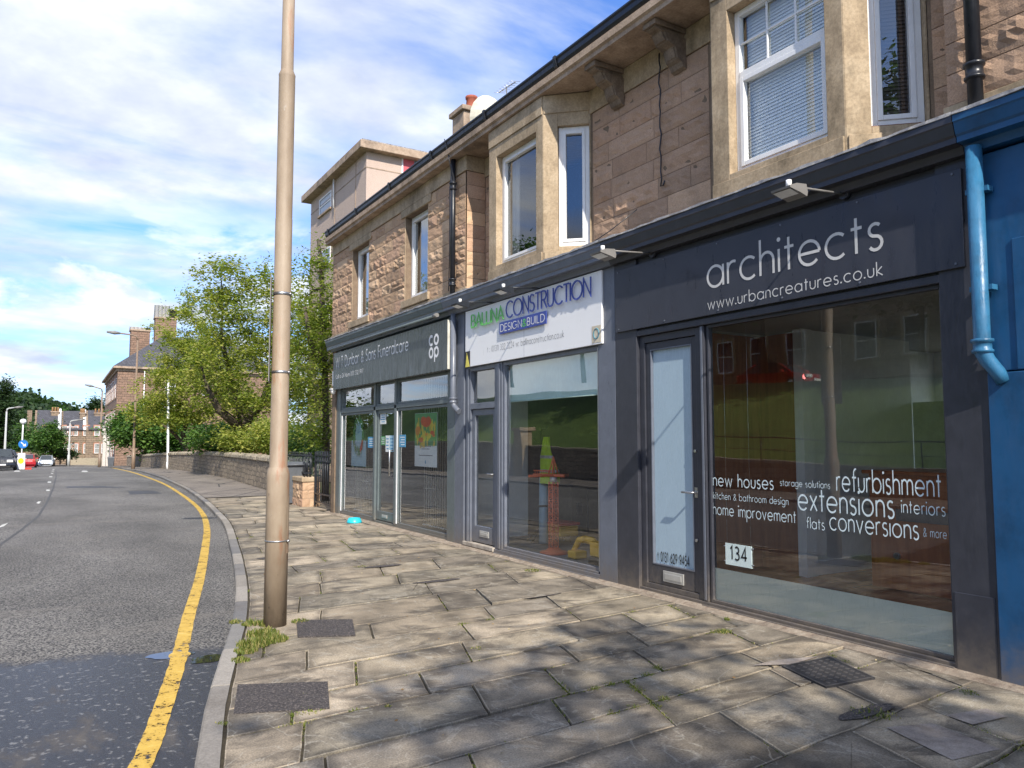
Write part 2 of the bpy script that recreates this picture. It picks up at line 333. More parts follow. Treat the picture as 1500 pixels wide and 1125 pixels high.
# ------------------------------------------------------------------ stroke lettering (monoline)
def arc(cx,cy,rx,ry,a0,a1,n=14): return [(cx+rx*math.cos(R(a0+(a1-a0)*i/n)),cy+ry*math.sin(R(a0+(a1-a0)*i/n))) for i in range(n+1)]
def GL(ch):
    O=arc(.5,.5,.5,.5,90,450,24); A=1.62
    g={'a':([O,[(1,0),(1,1)]],1.),'b':([O,[(0,0),(0,A)]],1.),'c':([arc(.5,.5,.5,.5,48,312,18)],.86),'d':([O,[(1,0),(1,A)]],1.),
    'e':([[(0,.5),(1,.5)],arc(.5,.5,.5,.5,0,318,20)],1.),'f':([[(.22,0),(.22,1.3)]+arc(.5,1.3,.28,.3,180,80,6),[(0,1),(.52,1)]],.5),
    'g':([O,[(1,1),(1,-.1)]+arc(.52,-.1,.48,.42,0,-150,10)],1.),'h':([[(0,0),(0,A)],[(0,.55)]+arc(.36,.62,.36,.38,170,0,10)+[(.72,0)]],.72),
    'i':([[(0,0),(0,1)],'d0']),'k':([[(0,0),(0,A)],[(.62,1),(.03,.48),(.68,0)]],.66),'l':([[(0,0),(0,A)]],0.),
    'm':([[(0,0),(0,1)],[(0,.6)]+arc(.3,.68,.3,.32,170,0,8)+[(.6,0)],[(.6,.6)]+arc(.9,.68,.3,.32,170,0,8)+[(1.2,0)]],1.2),
    'n':([[(0,0),(0,1)],[(0,.55)]+arc(.35,.62,.35,.38,170,0,10)+[(.7,0)]],.7),'o':([O],1.),'p':([O,[(0,-.6),(0,1)]],1.),
    'r':([[(0,0),(0,1)],[(0,.6)]+arc(.34,.62,.34,.38,165,65,6)],.46),
    's':([arc(.28,.76,.25,.24,40,270,10)+arc(.28,.25,.27,.27,90,-150,10)],.56),'t':([[(.22,0),(.22,1.42)],[(0,1),(.48,1)]],.46),
    'u':([[(0,1),(0,.38)]+arc(.36,.38,.36,.38,180,360,10)+[(.72,.38),(.72,1)]],.72),'v':([[(0,1),(.4,0),(.8,1)]],.8),
    'w':([[(0,1),(.33,0),(.66,.95),(.99,0),(1.32,1)]],1.32),'x':([[(0,0),(.7,1)],[(0,1),(.7,0)]],.7),'y':([[(0,1),(.4,0)],[(.8,1),(.2,-.55)]],.8),
    '.':(['d.'],.05),'&':([[(.95,0),(.2,1.05)]+arc(.45,1.15,.25,.26,200,-30,10)+[(.12,.55)]+arc(.36,.3,.34,.32,140,290,8)+[(.9,.6)]],.95),
    ':':(['d.','d:'],.1),'/':([[(0,-.1),(.5,A)]],.5),'(':([arc(.5,.7,.5,.95,130,230,8)],.2),')':([arc(-.3,.7,.5,.95,50,-50,8)],.2),
    '0':([arc(.42,.75,.42,.75,90,450,22)],.84),'1':([[(.05,1.2),(.35,1.5),(.35,0)]],.4),'2':([arc(.4,1.1,.38,.4,165,-35,10)+[(0,0),(.82,0)]],.82),
    '3':([arc(.38,1.13,.34,.36,140,-90,10)+arc(.38,.38,.4,.39,90,-140,12)],.8),'4':([[(.65,0),(.65,1.5),(0,.4),(.9,.4)]],.9),
    '5':([[(.75,1.5),(.2,1.5),(.1,.85)]+arc(.38,.47,.4,.47,110,-140,12)],.8),'6':([[(.6,1.5),(.08,.65)],arc(.42,.44,.4,.44,90,450,18)],.84),
    '7':([[(0,1.5),(.8,1.5),(.25,0)]],.8),'8':([arc(.4,1.12,.33,.36,90,450,14),arc(.4,.38,.4,.38,90,450,14)],.8),
    '9':([[(.25,0),(.78,.85)],arc(.42,1.06,.4,.44,90,450,18)],.84),' ':([],.45),
    'B':([[(0,0),(0,1.5)],[(0,1.5),(.4,1.5)]+arc(.4,1.13,.34,.37,90,-90,8)+[(0,.78)],[(.4,.77)]+arc(.42,.385,.4,.385,90,-90,8)+[(0,0)]],.82),
    'A':([[(0,0),(.55,1.5),(1.1,0)],[(.2,.5),(.9,.5)]],1.1),'L':([[(0,1.5),(0,0),(.65,0)]],.65),'I':([[(0,0),(0,1.5)]],0.),
    'N':([[(0,0),(0,1.5),(1,0),(1,1.5)]],1.),'C':([arc(.72,.75,.72,.75,48,312,20)],1.22),'O':([arc(.75,.75,.75,.75,90,450,26)],1.5),
    'S':([arc(.4,1.12,.34,.37,40,270,10)+arc(.4,.38,.38,.38,90,-150,12)],.8),'T':([[(.4,0),(.4,1.5)],[(0,1.5),(.8,1.5)]],.8),
    'R':([[(0,0),(0,1.5),(.4,1.5)]+arc(.4,1.12,.36,.38,90,-90,8)+[(0,.74)],[(.35,.74),(.85,0)]],.82),
    'U':([[(0,1.5),(0,.45)]+arc(.45,.45,.45,.45,180,360,12)+[(.9,.45),(.9,1.5)]],.9),
    'D':([[(0,0),(0,1.5),(.35,1.5)]+arc(.35,.75,.7,.75,90,-90,14)+[(0,0)]],1.05),'E':([[(.65,1.5),(0,1.5),(0,0),(.65,0)],[(0,.78),(.6,.78)]],.65),
    'G':([arc(.72,.75,.72,.75,48,345,20)+[(1.42,.68),(.85,.68)]],1.42),'W':([[(0,1.5),(.42,0),(.85,1.4),(1.28,0),(1.7,1.5)]],1.7),
    'F':([[(.6,1.5),(0,1.5),(0,0)],[(0,.78),(.55,.78)]],.6)}
    r=g[ch]
    return r if isinstance(r,tuple) else (r,0.)
def text_width(t,gap): 
    x=0
    for ch in t: x+=GL(ch)[1]+gap
    return x-gap
def letters(mb,fr,t,y0,y1,zb,hx=None,lw=.12,gap=.32,d0=0,th=.002,slope=0,c=None):
    """write t on a wall plane from s=y0 (left, larger Y) to y1; zb baseline; hx x-height (None: uniform)"""
    wt=text_width(t,gap); sx=(y0-y1)/wt; sz=hx or sx
    hw=lw/2; x=0; k=0
    def P(px,pz,d): return fr(y0-px*sx,d,zb+pz*sz+slope*px*sx)
    for ch in t:
        strokes,adv=GL(ch)
        for st in strokes:
            k+=1; dd=d0+(k%7)*.0002
            if isinstance(st,str):
                zc={'d0':1.42,'d.':.08,'d:':.9}[st]; q=lw*.78
                pts=[(x+q*math.cos(a*PI/5),zc+q*math.sin(a*PI/5)) for a in range(10)]
                A=[P(px,pz,dd+th) for px,pz in pts]; B=[P(px,pz,dd) for px,pz in pts]
                mb.face(A,c); mb.face(B[::-1],c)
                for i in range(10): mb.face([A[i],B[i],B[(i+1)%10],A[(i+1)%10]],c)
                continue
            closed=len(st)>4 and abs(st[0][0]-st[-1][0])<1e-6 and abs(st[0][1]-st[-1][1])<1e-6
            n=len(st); Lf=[];Rt=[]
            for i,(px,pz) in enumerate(st):
                a=st[i-1] if i>0 else (st[-2] if closed else None); b=st[i+1] if i<n-1 else (st[1] if closed else None)
                d1=Vector((px-a[0],pz-a[1])).normalized() if a else None; d2=Vector((b[0]-px,b[1]-pz)).normalized() if b else None
                if d1 is None: d1=d2
                if d2 is None: d2=d1
                if d1.length<.5: d1=d2
                if d2.length<.5: d2=d1
                n1=Vector((-d1.y,d1.x)); n2=Vector((-d2.y,d2.x)); m=(n1+n2)
                if m.length<.2: m=n1
                m.normalize(); ml=hw/max(.45,m.dot(n1))
                Lf.append((x+px+m.x*ml,pz+m.y*ml)); Rt.append((x+px-m.x*ml,pz-m.y*ml))
            for i in range(n-1):
                q=[Lf[i],Lf[i+1],Rt[i+1],Rt[i]]
                A=[P(u,v,dd+th) for u,v in q]; mb.face(A,c)
                if th>.004:
                    B=[P(u,v,dd) for u,v in q]; mb.face(B[::-1],c)
                    mb.face([A[0],B[0],B[1],A[1]],c); mb.face([A[2],B[2],B[3],A[3]],c)
            if th>.004 and not closed:
                for i in (0,n-1):
                    mb.face([P(*Lf[i],dd+th),P(*Rt[i],dd+th),P(*Rt[i],dd),P(*Lf[i],dd)],c)
        x+=adv+gap
# ================================================================== the stone terrace
rnd=random.Random(11)
STC=[(.53,.375,.25),(.48,.33,.225),(.58,.42,.28),(.51,.345,.25),(.45,.315,.215),(.61,.46,.32),(.53,.39,.265)]
PINK=[(.44,.31,.23),(.40,.28,.205),(.48,.335,.245),(.38,.275,.21),(.50,.365,.265),(.44,.30,.22),(.46,.33,.25)]
def rockwall(mb,fr,s0,s1,z0,z1,holes=(),ch=.205,cols=STC,proud=.034,bl=(.38,.72),flat=.55):
    nrow=max(1,round((z1-z0)/ch)); h=(z1-z0)/nrow
    for r in range(nrow):
        za=z0+r*h+.004; zb=z0+(r+1)*h-.004; segs=[(s0,s1)]
        for (a,b,c,d) in holes:
            if zb>c+.03 and za<d-.03:
                ns=[]
                for (p,q) in segs:
                    if b<=p or a>=q: ns.append((p,q))
                    else:
                        if a-p>.02: ns.append((p,a))
                        if q-b>.02: ns.append((b,q))
                segs=ns
        for (p,q) in segs:
            s=p; first=True
            while s<q-.01:
                ln=rnd.uniform(*bl)*(.6 if first and r%2 else 1); first=False
                e=s+ln if q-(s+ln)>.22 else q
                c=rnd.choice(cols); k=rnd.uniform(.84,1.12); c=(c[0]*k*1.05,c[1]*k*.97,c[2]*k*.90)
                rough=rnd.random()<flat
                nx=max(3,int((e-s)/.06)); nzc=5; base=len(mb.v); off=rnd.random()*100; pr=proud*rnd.uniform(.6,1.2)*(1 if rough else .45)
                for j in range(nzc+1):
                    for i in range(nx+1):
                        u=i/nx; v=j/nzc; ed=min(min(u,1-u)*(e-s)/.045,min(v,1-v)*h/.04,1)
                        P=fr(s+.004+(e-s-.008)*u,0,za+(zb-za)*v)
                        nn=noise.fractal(Vector((P.x*0+ (s+u*(e-s))*7+off,off,P.z*11)),1,2,4)
                        rg=abs(noise.noise(Vector(((s+u*(e-s))*4+off,off*2,P.z*16))))
                        d=pr*ed*(.55+.75*nn-.9*rg)
                        if j in(0,nzc) or i in(0,nx): d=-.0
                        mb.v.append(P+fr.n*max(d,-.008))
                for j in range(nzc):
                    for i in range(nx):
                        a=base+j*(nx+1)+i
                        mb.f.append((a,a+1,a+nx+2,a+nx+1)); mb.c.append(c); mb.m.append(mb.mi); mb.smooth.append(False)
                # edges back into the joint
                P=lambda i,j:base+j*(nx+1)+i
                ring=[P(i,0) for i in range(nx+1)]+[P(nx,j) for j in range(1,nzc+1)]+[P(i,nzc) for i in range(nx-1,-1,-1)]+[P(0,j) for j in range(nzc-1,0,-1)]
                b0=len(mb.v); mb.v+=[mb.v[t]-fr.n*.03 for t in ring]; m=len(ring)
                for t in range(m):
                    mb.f.append((ring[t],b0+t,b0+(t+1)%m,ring[(t+1)%m])); mb.c.append(c); mb.m.append(mb.mi); mb.smooth.append(False)
                s=e
def backing(mb,fr,s0,s1,z0,z1,holes,d0,d1):
    xs=sorted({s0,s1}|{h[0] for h in holes}|{h[1] for h in holes})
    for a,b in zip(xs,xs[1:]):
        hs=[h for h in holes if h[0]<=a+1e-6 and h[1]>=b-1e-6]
        if not hs: mb.box(fr,a,b,d0,d1,z0,z1)
        else:
            h=hs[0]
            if h[2]>z0: mb.box(fr,a,b,d0,d1,z0,h[2])
            if h[3]<z1: mb.box(fr,a,b,d0,d1,h[3],z1)
terr=thing('stone_terrace',(5.5,7,0),'pinkish sandstone terrace with rock-faced upper floor, bay windows and black gutter above the shops','terrace building')
XC,XR,XB=5.42,5.75,5.30
fC=FX(XC); fR=FX(XR); fB=FX(XB)
w1=(14.67,15.65,4.12,5.66); w2=(11.83,12.80,4.12,5.66)
def wallpart(*a,**k):
    mb=MB(); rockwall(mb,*a,**k); mb.build('stone_wall',M['sand'],terr,fixn=False)
wallpart(fC,10.44,16.98,3.98,5.80,[w1,w2])
ret=Fr((XC,10.4),(1,0),(0,-1)); wallpart(ret,.0,.33,3.9,5.80,bl=(.3,.34),cols=STC,proud=.018)
for a,b in ((9.95,10.4),(5.6,7.6),(3.02,3.26)): wallpart(fR,a,b,4.06,5.74,ch=.235,cols=PINK,proud=.034,bl=(.45,.95),flat=.85)
wallpart(fC,-4,2.98,3.98,5.80,cols=PINK,ch=.235,bl=(.4,.8),proud=.026,flat=.5)
gab=Fr((XC,16.98),(1,0),(0,1)); wallpart(gab,.0,3.,3.9,5.8)
mb=MB()
backing(mb,fC,10.403,16.95,3.86,6.05,[w1,w2],-.26,-.004)
backing(mb,fR,2.98,3.29,3.86,6.05,[],-.26,-.004); backing(mb,fR,5.55,7.64,3.86,6.05,[],-.26,-.004); backing(mb,fR,9.9,10.399,3.86,6.05,[],-.26,-.004)
mb.box(fC,-4,2.95,-.26,-.004,3.86,6.05)
mb.wbox(5.44,12,16.72,16.945,0,6.2); mb.wbox(11.8,12,-4,3.0,0,6.2); mb.wbox(11.8,12,3.0,10.6,0,.9); mb.wbox(11.8,12,3.0,10.6,2.85,6.2); mb.wbox(11.8,12,10.6,16.70,0,6.2); mb.wbox(11.8,12,6.5,7.2,.9,2.85); mb.wbox(5.44,11.79,-4.2,-4.01,0,6.2)  # unseen gaps in the back wall, added to let daylight into the shops
mb.wbox(5.70,11.79,-4,16.7,3.70,3.86)
mb.build('backing_wall',M['mortar'],terr)
mb=MB()   # dressed courses: base course, frieze, lintels, sills, jamb stones
mb.box(fC,10.39,16.985,0,.02,3.80,3.975); mb.box(fR,5.55,7.64,0,.012,3.80,4.05)
mb.box(fC,10.385,16.99,0,.025,5.805,6.045); mb.box(fR,5.55,7.64,0,.02,5.745,6.045); mb.box(fR,9.91,10.40,0,.02,5.745,6.045); mb.box(fC,-4,3.0,0,.025,5.805,6.045)
mb.box(ret,-.022,.33,0,.02,5.805,6.044); mb.box(fR,3.0,3.28,0,.02,5.745,6.045); mb.box(fC,-4,3.0,0,.02,3.80,3.975)
for (a,b,c,d) in (w1,w2):
    mb.box(fC,a-.16,b+.16,.004,.03,d+.002,d+.14); mb.box(fC,a-.10,b+.10,-.16,.045,c-.13,c-.002)
    mb.box(fC,a-.02,a-.001,-.2,.004,c,d); mb.box(fC,b+.001,b+.02,-.2,.004,c,d); mb.box(fC,a-.02,b+.02,-.2,.003,d+.001,d+.03)
mb.build('dressed_stone_course',M['dressed'],terr,bevel=.008)
mb=MB(); mb.ext([(.17,6.05),(.17,6.10),(.20,6.12),(.20,6.2),(-.5,6.2),(-.5,6.05)],fC,-4,17.0)
mb.build('soffit_stone',M['conc'],terr,bevel=.008)
mb=MB()
g=[(0,6.2),(.06,6.2),(.075,6.235),(.10,6.25),(.12,6.28),(.125,6.33),(.14,6.35),(.14,6.37),(.12,6.375),(.10,6.30),(.06,6.26),(.02,6.26),(.02,6.40),(0,6.40)]
mb.ext(g,FX(5.36),-4,17.05)
for y in [16.8-1.83*k for k in range(11)]: mb.ext([(.05,6.19),(.09,6.225),(.13,6.25),(.155,6.35),(.15,6.385),(.13,6.385),(.10,6.3),(.05,6.27)],FX(5.36),y,y+.05)
mb.build('gutter',M['gutter'],terr)
mb=MB(); mb.prism(Fr((0,-4.05),(1,0),(0,1)),[(5.35,6.38),(8.8,8.85),(12.2,6.38),(12.2,6.3),(5.35,6.3)],0,21.1); mb.build('roof',M['slate'],terr)
M['sooty']=stone('sooty_stone',(.14,.105,.08),(.23,.175,.13),(.34,.26,.19),bd=.008,stain=.7,sc=6)
for px in (908,998):
    y=atX(px,90,XR)[0]; mb=MB(); fr=FX(XR)
    prof=[(0.02,6.048),(.43,6.048),(.43,5.97),(.40,5.955),(.36,5.95),(.33,5.90),(.30,5.86),(.24,5.84),(.19,5.82),(.17,5.76),(.15,5.71),(.10,5.68),(.07,5.63),(.02,5.61)]
    mb.ext(prof,fr,y-.07,y+.07); mb.ext([(a*.9,z-.015) for a,z in prof[3:]]+[(.02,5.93),(.33,5.94)],fr,y-.095,y+.095)
    mb.box(fr,y-.1,y+.1,.02,.46,5.985,6.044)
    mb.build('corbel',M['sooty'],terr,bevel=.006)
# ---- bays
bay2=(8.06,9.48); bay3=(3.71,5.13)
def panel(mb,fr,s0,s1,o0,o1,z0,oz0,oz1,z1,dep=.2):
    mb.box(fr,s0,o0,-dep,0,z0,z1); mb.box(fr,o1,s1,-dep,0,z0,z1); mb.box(fr,o0,o1,-dep,0,z0,oz0); mb.box(fr,o0,o1,-dep,0,oz1,z1)
def window(root,fr,s0,s1,z0,z1,d,bars=None,blind=None,split=None,sill=True,curt=None,gl='glassup'):
    """one white window in its opening: frame with pane, sill and blind as sub-parts"""
    mb=MB(); t=.055
    def rect(a0,a1,b0,b1,d0,d1,t):
        mb.box(fr,a0,a0+t,d0,d1,b0,b1); mb.box(fr,a1-t,a1,d0,d1,b0,b1); mb.box(fr,a0+t,a1-t,d0,d1,b0,b0+t); mb.box(fr,a0+t,a1-t,d0,d1,b1-t,b1)
    rect(s0,s1,z0,z1,d-.06,d,t)
    panes=[]
    if split:
        mb.box(fr,s0+t,s1-t,d-.05,d+.006,split-.03,split+.03)
        rect(s0+t,s1-t,z0+t,split-.03,d-.045,d+.012,.045); panes=[(s0+t+.045,s1-t-.045,z0+t+.045,split-.075),(s0+t,s1-t,split+.03,z1-t)]
    else:
        rect(s0+t,s1-t,z0+t,z1-t,d-.045,d+.012,.04); panes=[(s0+t+.04,s1-t-.04,z0+t+.04,z1-t-.04)]
    if bars:
        a,b,c,e=panes[-1]
        for k in range(1,bars[0]): x=lerp(a,b,k/bars[0]); mb.box(fr,x-.009,x+.009,d-.03,d-.012,c,e)
        for k in range(1,bars[1]): x=lerp(c,e,k/bars[1]); mb.box(fr,a,b,d-.031,d-.011,x-.009,x+.009)
    wn=mb.build('window',M['upvc'],root,bevel=.004)
    for (a,b,c,e) in panes:
        p=MB(); p.face([fr(a,d-.035,c),fr(b,d-.035,c),fr(b,d-.035,e),fr(a,d-.035,e)]); p.build('pane',M[gl],wn,fixn=False)
    if sill: q=MB(); q.box(fr,s0-.01,s1+.01,d-.05,d+.05,z0-.035,z0-.002); q.build('sill',M['terracotta'],wn)
    if blind:
        q=MB(); n=int((z1-z0)/.032)
        for k in range(n):
            z=z0+.05+k*.032
            q.face([fr(s0+t,d-.105,z),fr(s1-t,d-.105,z),fr(s1-t,d-.118,z+.036),fr(s0+t,d-.118,z+.036)])
        q.face([fr(s0+t,d-.125,z0+.03),fr(s1-t,d-.125,z0+.03),fr(s1-t,d-.125,z1),fr(s0+t,d-.125,z1)]); q.build('venetian_blind',M[blind],wn,fixn=False)
    if curt:
        q=MB()
        for (a,b) in curt:
            n=26; P=[(lerp(a,b,i/n),d-.16-.018*math.sin(i*1.9)) for i in range(n+1)]
            for (p0,p1) in zip(P,P[1:]): q.face([fr(p0[0],p0[1],z0),fr(p1[0],p1[1],z0),fr(p1[0],p1[1],z1),fr(p0[0],p0[1],z1)],sm=True)
        q.build('curtain',M['curtain'],wn,fixn=False)
    return wn
M['terracotta']=paint('brown_sill',(.20,.085,.045),.6,dirt=.3)
M['curtain']=paint('pale_curtain',(.42,.40,.36),.9,dirt=.1)
M['slat']=paint('cream_slat',(.86,.87,.84),.6,dirt=.03); M['slatdark']=paint('brown_slat',(.08,.06,.05),.6,dirt=.1)
for (b0,b1),k in ((bay2,2),(bay3,3)):
    mb=MB(); fr=fB
    panel(mb,fr,b0+.002,b1-.002,b0+.17,b1-.21,3.80,4.06,5.63,6.045)
    near=Fr((XB,b0),(.45,-.42),(-.42,-.45)); far=Fr((XB,b1),(.45,.42),(-.42,.45))
    ln=.6156
    for f2 in (near,far): panel(mb,f2,0,ln,.19,.595,3.80,4.06,5.63,6.045)
    o=mb.build('bay',M['dressed'],terr,bevel=.006)
    mb=MB()   # string at sill and head of the bay
    for q_ in ((fr,b0+.01,b1-.01,.002,.022,3.82,4.0),(near,.015,ln-.01,.002,.02,3.82,4.0),(fr,b0+.01,b1-.01,.002,.016,5.80,6.04),(near,.012,ln-.01,.002,.014,5.80,6.04)):
        mb=MB(); mb.box(*q_); mb.build('bay_band',M['dressed'],terr,bevel=.005)
    if k==3:
        window(terr,fr,b0+.172,b1-.212,4.07,5.628,-.10,bars=(3,2),blind='slat',split=5.0)
        window(terr,near,.195,.592,4.07,5.628,-.06,blind='slatdark')
    else:
        window(terr,fr,b0+.172,b1-.212,4.07,5.628,-.10,sill=False,curt=[(b1-.42,b1-.2)])
        window(terr,near,.195,.592,4.07,5.628,-.06,sill=False)
    window(terr,far,.195,.592,4.07,5.628,-.06)
window(terr,fC,w1[0]+.002,w1[1]-.002,4.13,5.655,-.12,sill=False,curt=[(15.1,15.6),(14.7,15.0)])
window(terr,fC,w2[0]+.002,w2[1]-.002,4.13,5.655,-.12,sill=False,curt=[(12.35,12.75),(11.9,12.1)])
mb=MB(); mb.wbox(7.1,7.2,-3.9,16.6,3.88,6.0); mb.build('interior_wall',M['intdark'],terr)
# ---- downpipes and cables
def downpipe(y,x,z0,z1,r,mat,elbow=None,collars=(),strap=True):
    mb=MB(); P=[(x,y,z1),(x,y,z0)]
    if elbow: P+=[(x,y,z0-.04),(x+elbow[0]*.25,y+elbow[1]*.25,z0-.11),(x+elbow[0],y+elbow[1],z0-.19),(x+elbow[0]*1.12,y+elbow[1]*1.12,z0-.27)]
    mb.tube(P,r,14); o=mb.build('downpipe',mat,terr)
    for z in collars:
        q=MB(); q.lathe(x,y,[(r,z-.06),(r+.016,z-.055),(r+.018,z-.04),(r+.006,z-.034),(r+.008,z+.03),(r+.02,z+.036),(r+.02,z+.055),(r,z+.06)],16); q.build('collar',mat,o)
    return o
yp=atX(663,400,5.33)[0]
downpipe(yp,5.33,3.9,6.22,.042,M['gutter'],collars=(4.08,5.62))
yp3=atX(1427,100,5.33)[0]
downpipe(yp3,5.33,3.88,6.22,.048,M['gutter'],collars=(4.12,))
mb=MB(); yc=atX(970,180,XR)[0]
mb.tube([(XR-.03+.006*math.sin(k*1.3),yc+.012*math.sin(k*2.1),5.95-k*.085) for k in range(19)]+[(XR-.03,yc-.03,4.42),(XR-.03,yc-.06,4.47)],.008,6)
mb.build('cable',M['gutter'],terr)
mb=MB(); a=atX(933,307,5.7); mb.tube([(5.70,a[0],a[1]),(5.50,a[0]+.25,a[1]-.22),(5.30,a[0]+.42,3.87)],.006,6); mb.tube([(5.36,yp+.12,6.3),(5.34,yp+.05,6.0),(5.30,yp+.06,5.6),(5.31,yp+.07,4.6),(5.30,yp+.08,3.95)],.007,6)
mb.tube([(5.22,yp+.1,6.4),(5.24,yp-.03,6.05),(5.31,yp-.03,5.7)],.007,6); mb.build('cable',M['gutter'],terr)
# ---- chimney, dish and aerial on the ridge
cx,cy0=8.7,atX(690,172,8.7)[0]; zt=atX(690,168,8.7)[1]
mb=MB(); mb.wbox(cx-.35,cx+.35,cy0-.28,cy0+.34,7.6,zt-.06); o=mb.build('chimney',M['conc'],terr,bevel=.02)
q=MB(); q.wbox(cx-.42,cx+.42,cy0-.35,cy0+.41,zt-.06,zt+.06); q.build('coping',M['conc'],o,bevel=.015)
q=MB(); q.lathe(cx,cy0-.02,[(.17,zt+.06),(.15,zt+.1),(.125,zt+.36),(.15,zt+.38),(.155,zt+.44),(.11,zt+.44)],16); q.build('chimney_pot',paint('red_clay',(.34,.09,.05),.8),o)
dy,dz=atX(716,172,8.4)
mb=MB(); n=20
for i in range(6):
    for j in range(n):
        def P(i,j): r=.62*i/6; a=2*PI*j/n; return Vector((8.4+math.cos(a)*r*.8,dy-.35+.35*(r/.62)**2+.0,dz-.1+math.sin(a)*r))
        mb.face([P(i,j),P(i+1,j),P(i+1,j+1),P(i,j+1)],sm=True)
mb.tube([(8.4,dy-.3,dz-.15),(8.5,dy-.05,dz-.5),(8.5,dy,dz-1.6)],.03,8)
mb.build('satellite_dish',paint('cream_dish',(.55,.52,.42),.6),terr,fixn=False)
ay,az=atX(742,130,8.5); mb=MB(); mb.tube([(8.5,ay,az-1.8),(8.5,ay,az+.05)],.015,6); mb.tube([(8.5,ay-.4,az),(8.5,ay+.35,az+.05)],.012,6)
for k in range(7): mb.tube([(8.36,ay-.35+k*.11,az-.0),(8.64,ay-.35+k*.11,az+.06)],.006,5)
mb.tube([(8.5,atX(709,150,8.5)[0],az-1.6),(8.5,atX(709,150,8.5)[0],az+.05)],.006,5)
mb.build('television_aerial',M['steel'],terr)
# ================================================================== shop fronts
T=FX(5.5)
CORN=[(0,3.60),(.09,3.60),(.11,3.655),(.19,3.66),(.19,3.70),(.205,3.715),(.225,3.79),(.235,3.80),(.235,3.845),(-.2,3.845),(-.2,3.6)]
def cornice(root,a,b,mat):
    mb=MB(); mb.ext(CORN,T,a+.001,b-.001); mb.build('cornice',mat,root,bevel=.004)
    mb=MB(); n=int((b-a)/.12); r=random.Random(int(a*10))
    P=[(lerp(a,b,i/n),.243+r.uniform(-.006,.014),3.846+r.uniform(0,.005),3.862+r.uniform(0,.02)) for i in range(n+1)]
    for p,q in zip(P,P[1:]):
        A=[T(p[0],p[1],p[2]),T(q[0],q[1],q[2]),T(q[0],q[1]-.004,q[3]),T(p[0],p[1]-.004,p[3])]
        mb.face(A); mb.face([A[3],A[2],T(q[0],-.24,3.93),T(p[0],-.24,3.93)]); mb.face([A[0],A[1],T(q[0],.1,3.8465),T(p[0],.1,3.8465)])
    mb.build('lead_flashing',M['lead'],root,fixn=False)
def shopglass(root,a,b,z0,z1,d=-.05):
    mb=MB(); mb.face([T(a,d,z0),T(b,d,z0),T(b,d,z1),T(a,d,z1)]); return mb.build('window_pane',M['glass'],root,fixn=False)
def framebox(mb,a,b,z0,z1,t,d0,d1,tb=None):
    tb=tb or t
    mb.box(T,a,a+t,d0,d1,z0,z1); mb.box(T,b-t,b,d0,d1,z0,z1); mb.box(T,a+t,b-t,d0,d1,z0,z0+tb); mb.box(T,a+t,b-t,d0,d1,z1-t,z1)
def room(root,a,b,x1,wall,floorm,zf=.06,zc=2.95,rear=False):
    mb=MB(); mb.wbox(5.58,x1,a+.02,b-.02,zf-.05,zf); mb.build('interior_floor',floorm,root)
    mb=MB(); mb.wbox(x1,x1+.1,a,b,zf,.9 if rear else zc)
    if rear: mb.wbox(x1,x1+.1,a,a+.3,.9,zc); mb.wbox(x1,x1+.1,b-.3,b,.9,zc); mb.wbox(x1,x1+.1,a+.3,b-.3,2.8,zc)  # unseen opening in the end wall, added so sky light brightens the room
    mb.wbox(5.6,x1,a,a+.05,zf,zc); mb.wbox(5.6,x1,b-.05,b,zf,zc); mb.build('interior_wall',wall,root)
    mb=MB(); mb.wbox(5.58,x1,a,b,zc,zc+.06); mb.build('interior_ceiling',M['ceil'],root)
def letterbox(door,y,z,w=.28,h=.06,d=.0):
    mb=MB(); mb.box(T,y-w/2,y+w/2,d,d+.012,z-h,z+h); mb.box(T,y-w/2+.03,y+w/2-.03,d+.012,d+.018,z-h+.025,z+h-.025); mb.build('letterbox',M['steelbox'],door,bevel=.004)
M['steelbox']=paint('satin_letterbox',(.5,.49,.46),.4,metal=.4,dirt=.1)
# ---- architects
A=thing('shopfront',(5.5,4.8,0),'charcoal shopfront of the architects with frosted door and one wide window','shopfront','shopfronts along the terrace')
mb=MB(); mb.box(T,6.47,6.838,-.1,.03,0,3.6); mb.build('pier',M['char'],A,bevel=.006)
mb=MB(); mb.box(T,2.815,3.12,-.1,.03,0,3.6); mb.box(T,2.83,3.10,.03,.036,.0,.55); mb.build('pier',M['char'],A,bevel=.006)
mb=MB(); mb.box(T,3.12,6.47,-.1,.0,2.74,3.6); mb.box(T,3.12,6.47,.0,.03,2.74,2.80); mb.build('fascia',M['char'],A,bevel=.004)
mb=MB(); mb.box(T,3.12,6.468,-.12,.02,0,.055); mb.box(T,3.12,5.54,.02,.045,0,.03); mb.build('plinth',M['char'],A,bevel=.005)
mb=MB(); framebox(mb,3.12,5.47,.056,2.738,.03,-.07,-.012); mb.box(T,5.485,5.54,-.07,.010,.056,2.738); mb.build('window_frame',M['char'],A,bevel=.004)
mb=MB(); mb.box(T,5.50,5.528,.010,.016,.07,2.73); mb.build('glazing_bead',M['steelgrey'],A,bevel=.003)
shopglass(A,3.14,5.45,.09,2.70,-.04)
mb=MB(); mb.face([T(3.15,-.046,.08),T(5.44,-.046,.08),T(5.44,-.046,.385),T(3.15,-.046,.385)]); mb.build('frosted_band',M['frost2'],A,fixn=False)
mb=MB(); framebox(mb,5.545,6.465,.056,2.735,.075,-.10,-.01,.05); d=mb.build('door_frame',M['char'],A,bevel=.004)
mb=MB(); framebox(mb,5.622,6.388,.11,2.655,.075,-.09,-.03,.2); door=mb.build('door',M['char'],A,bevel=.004)
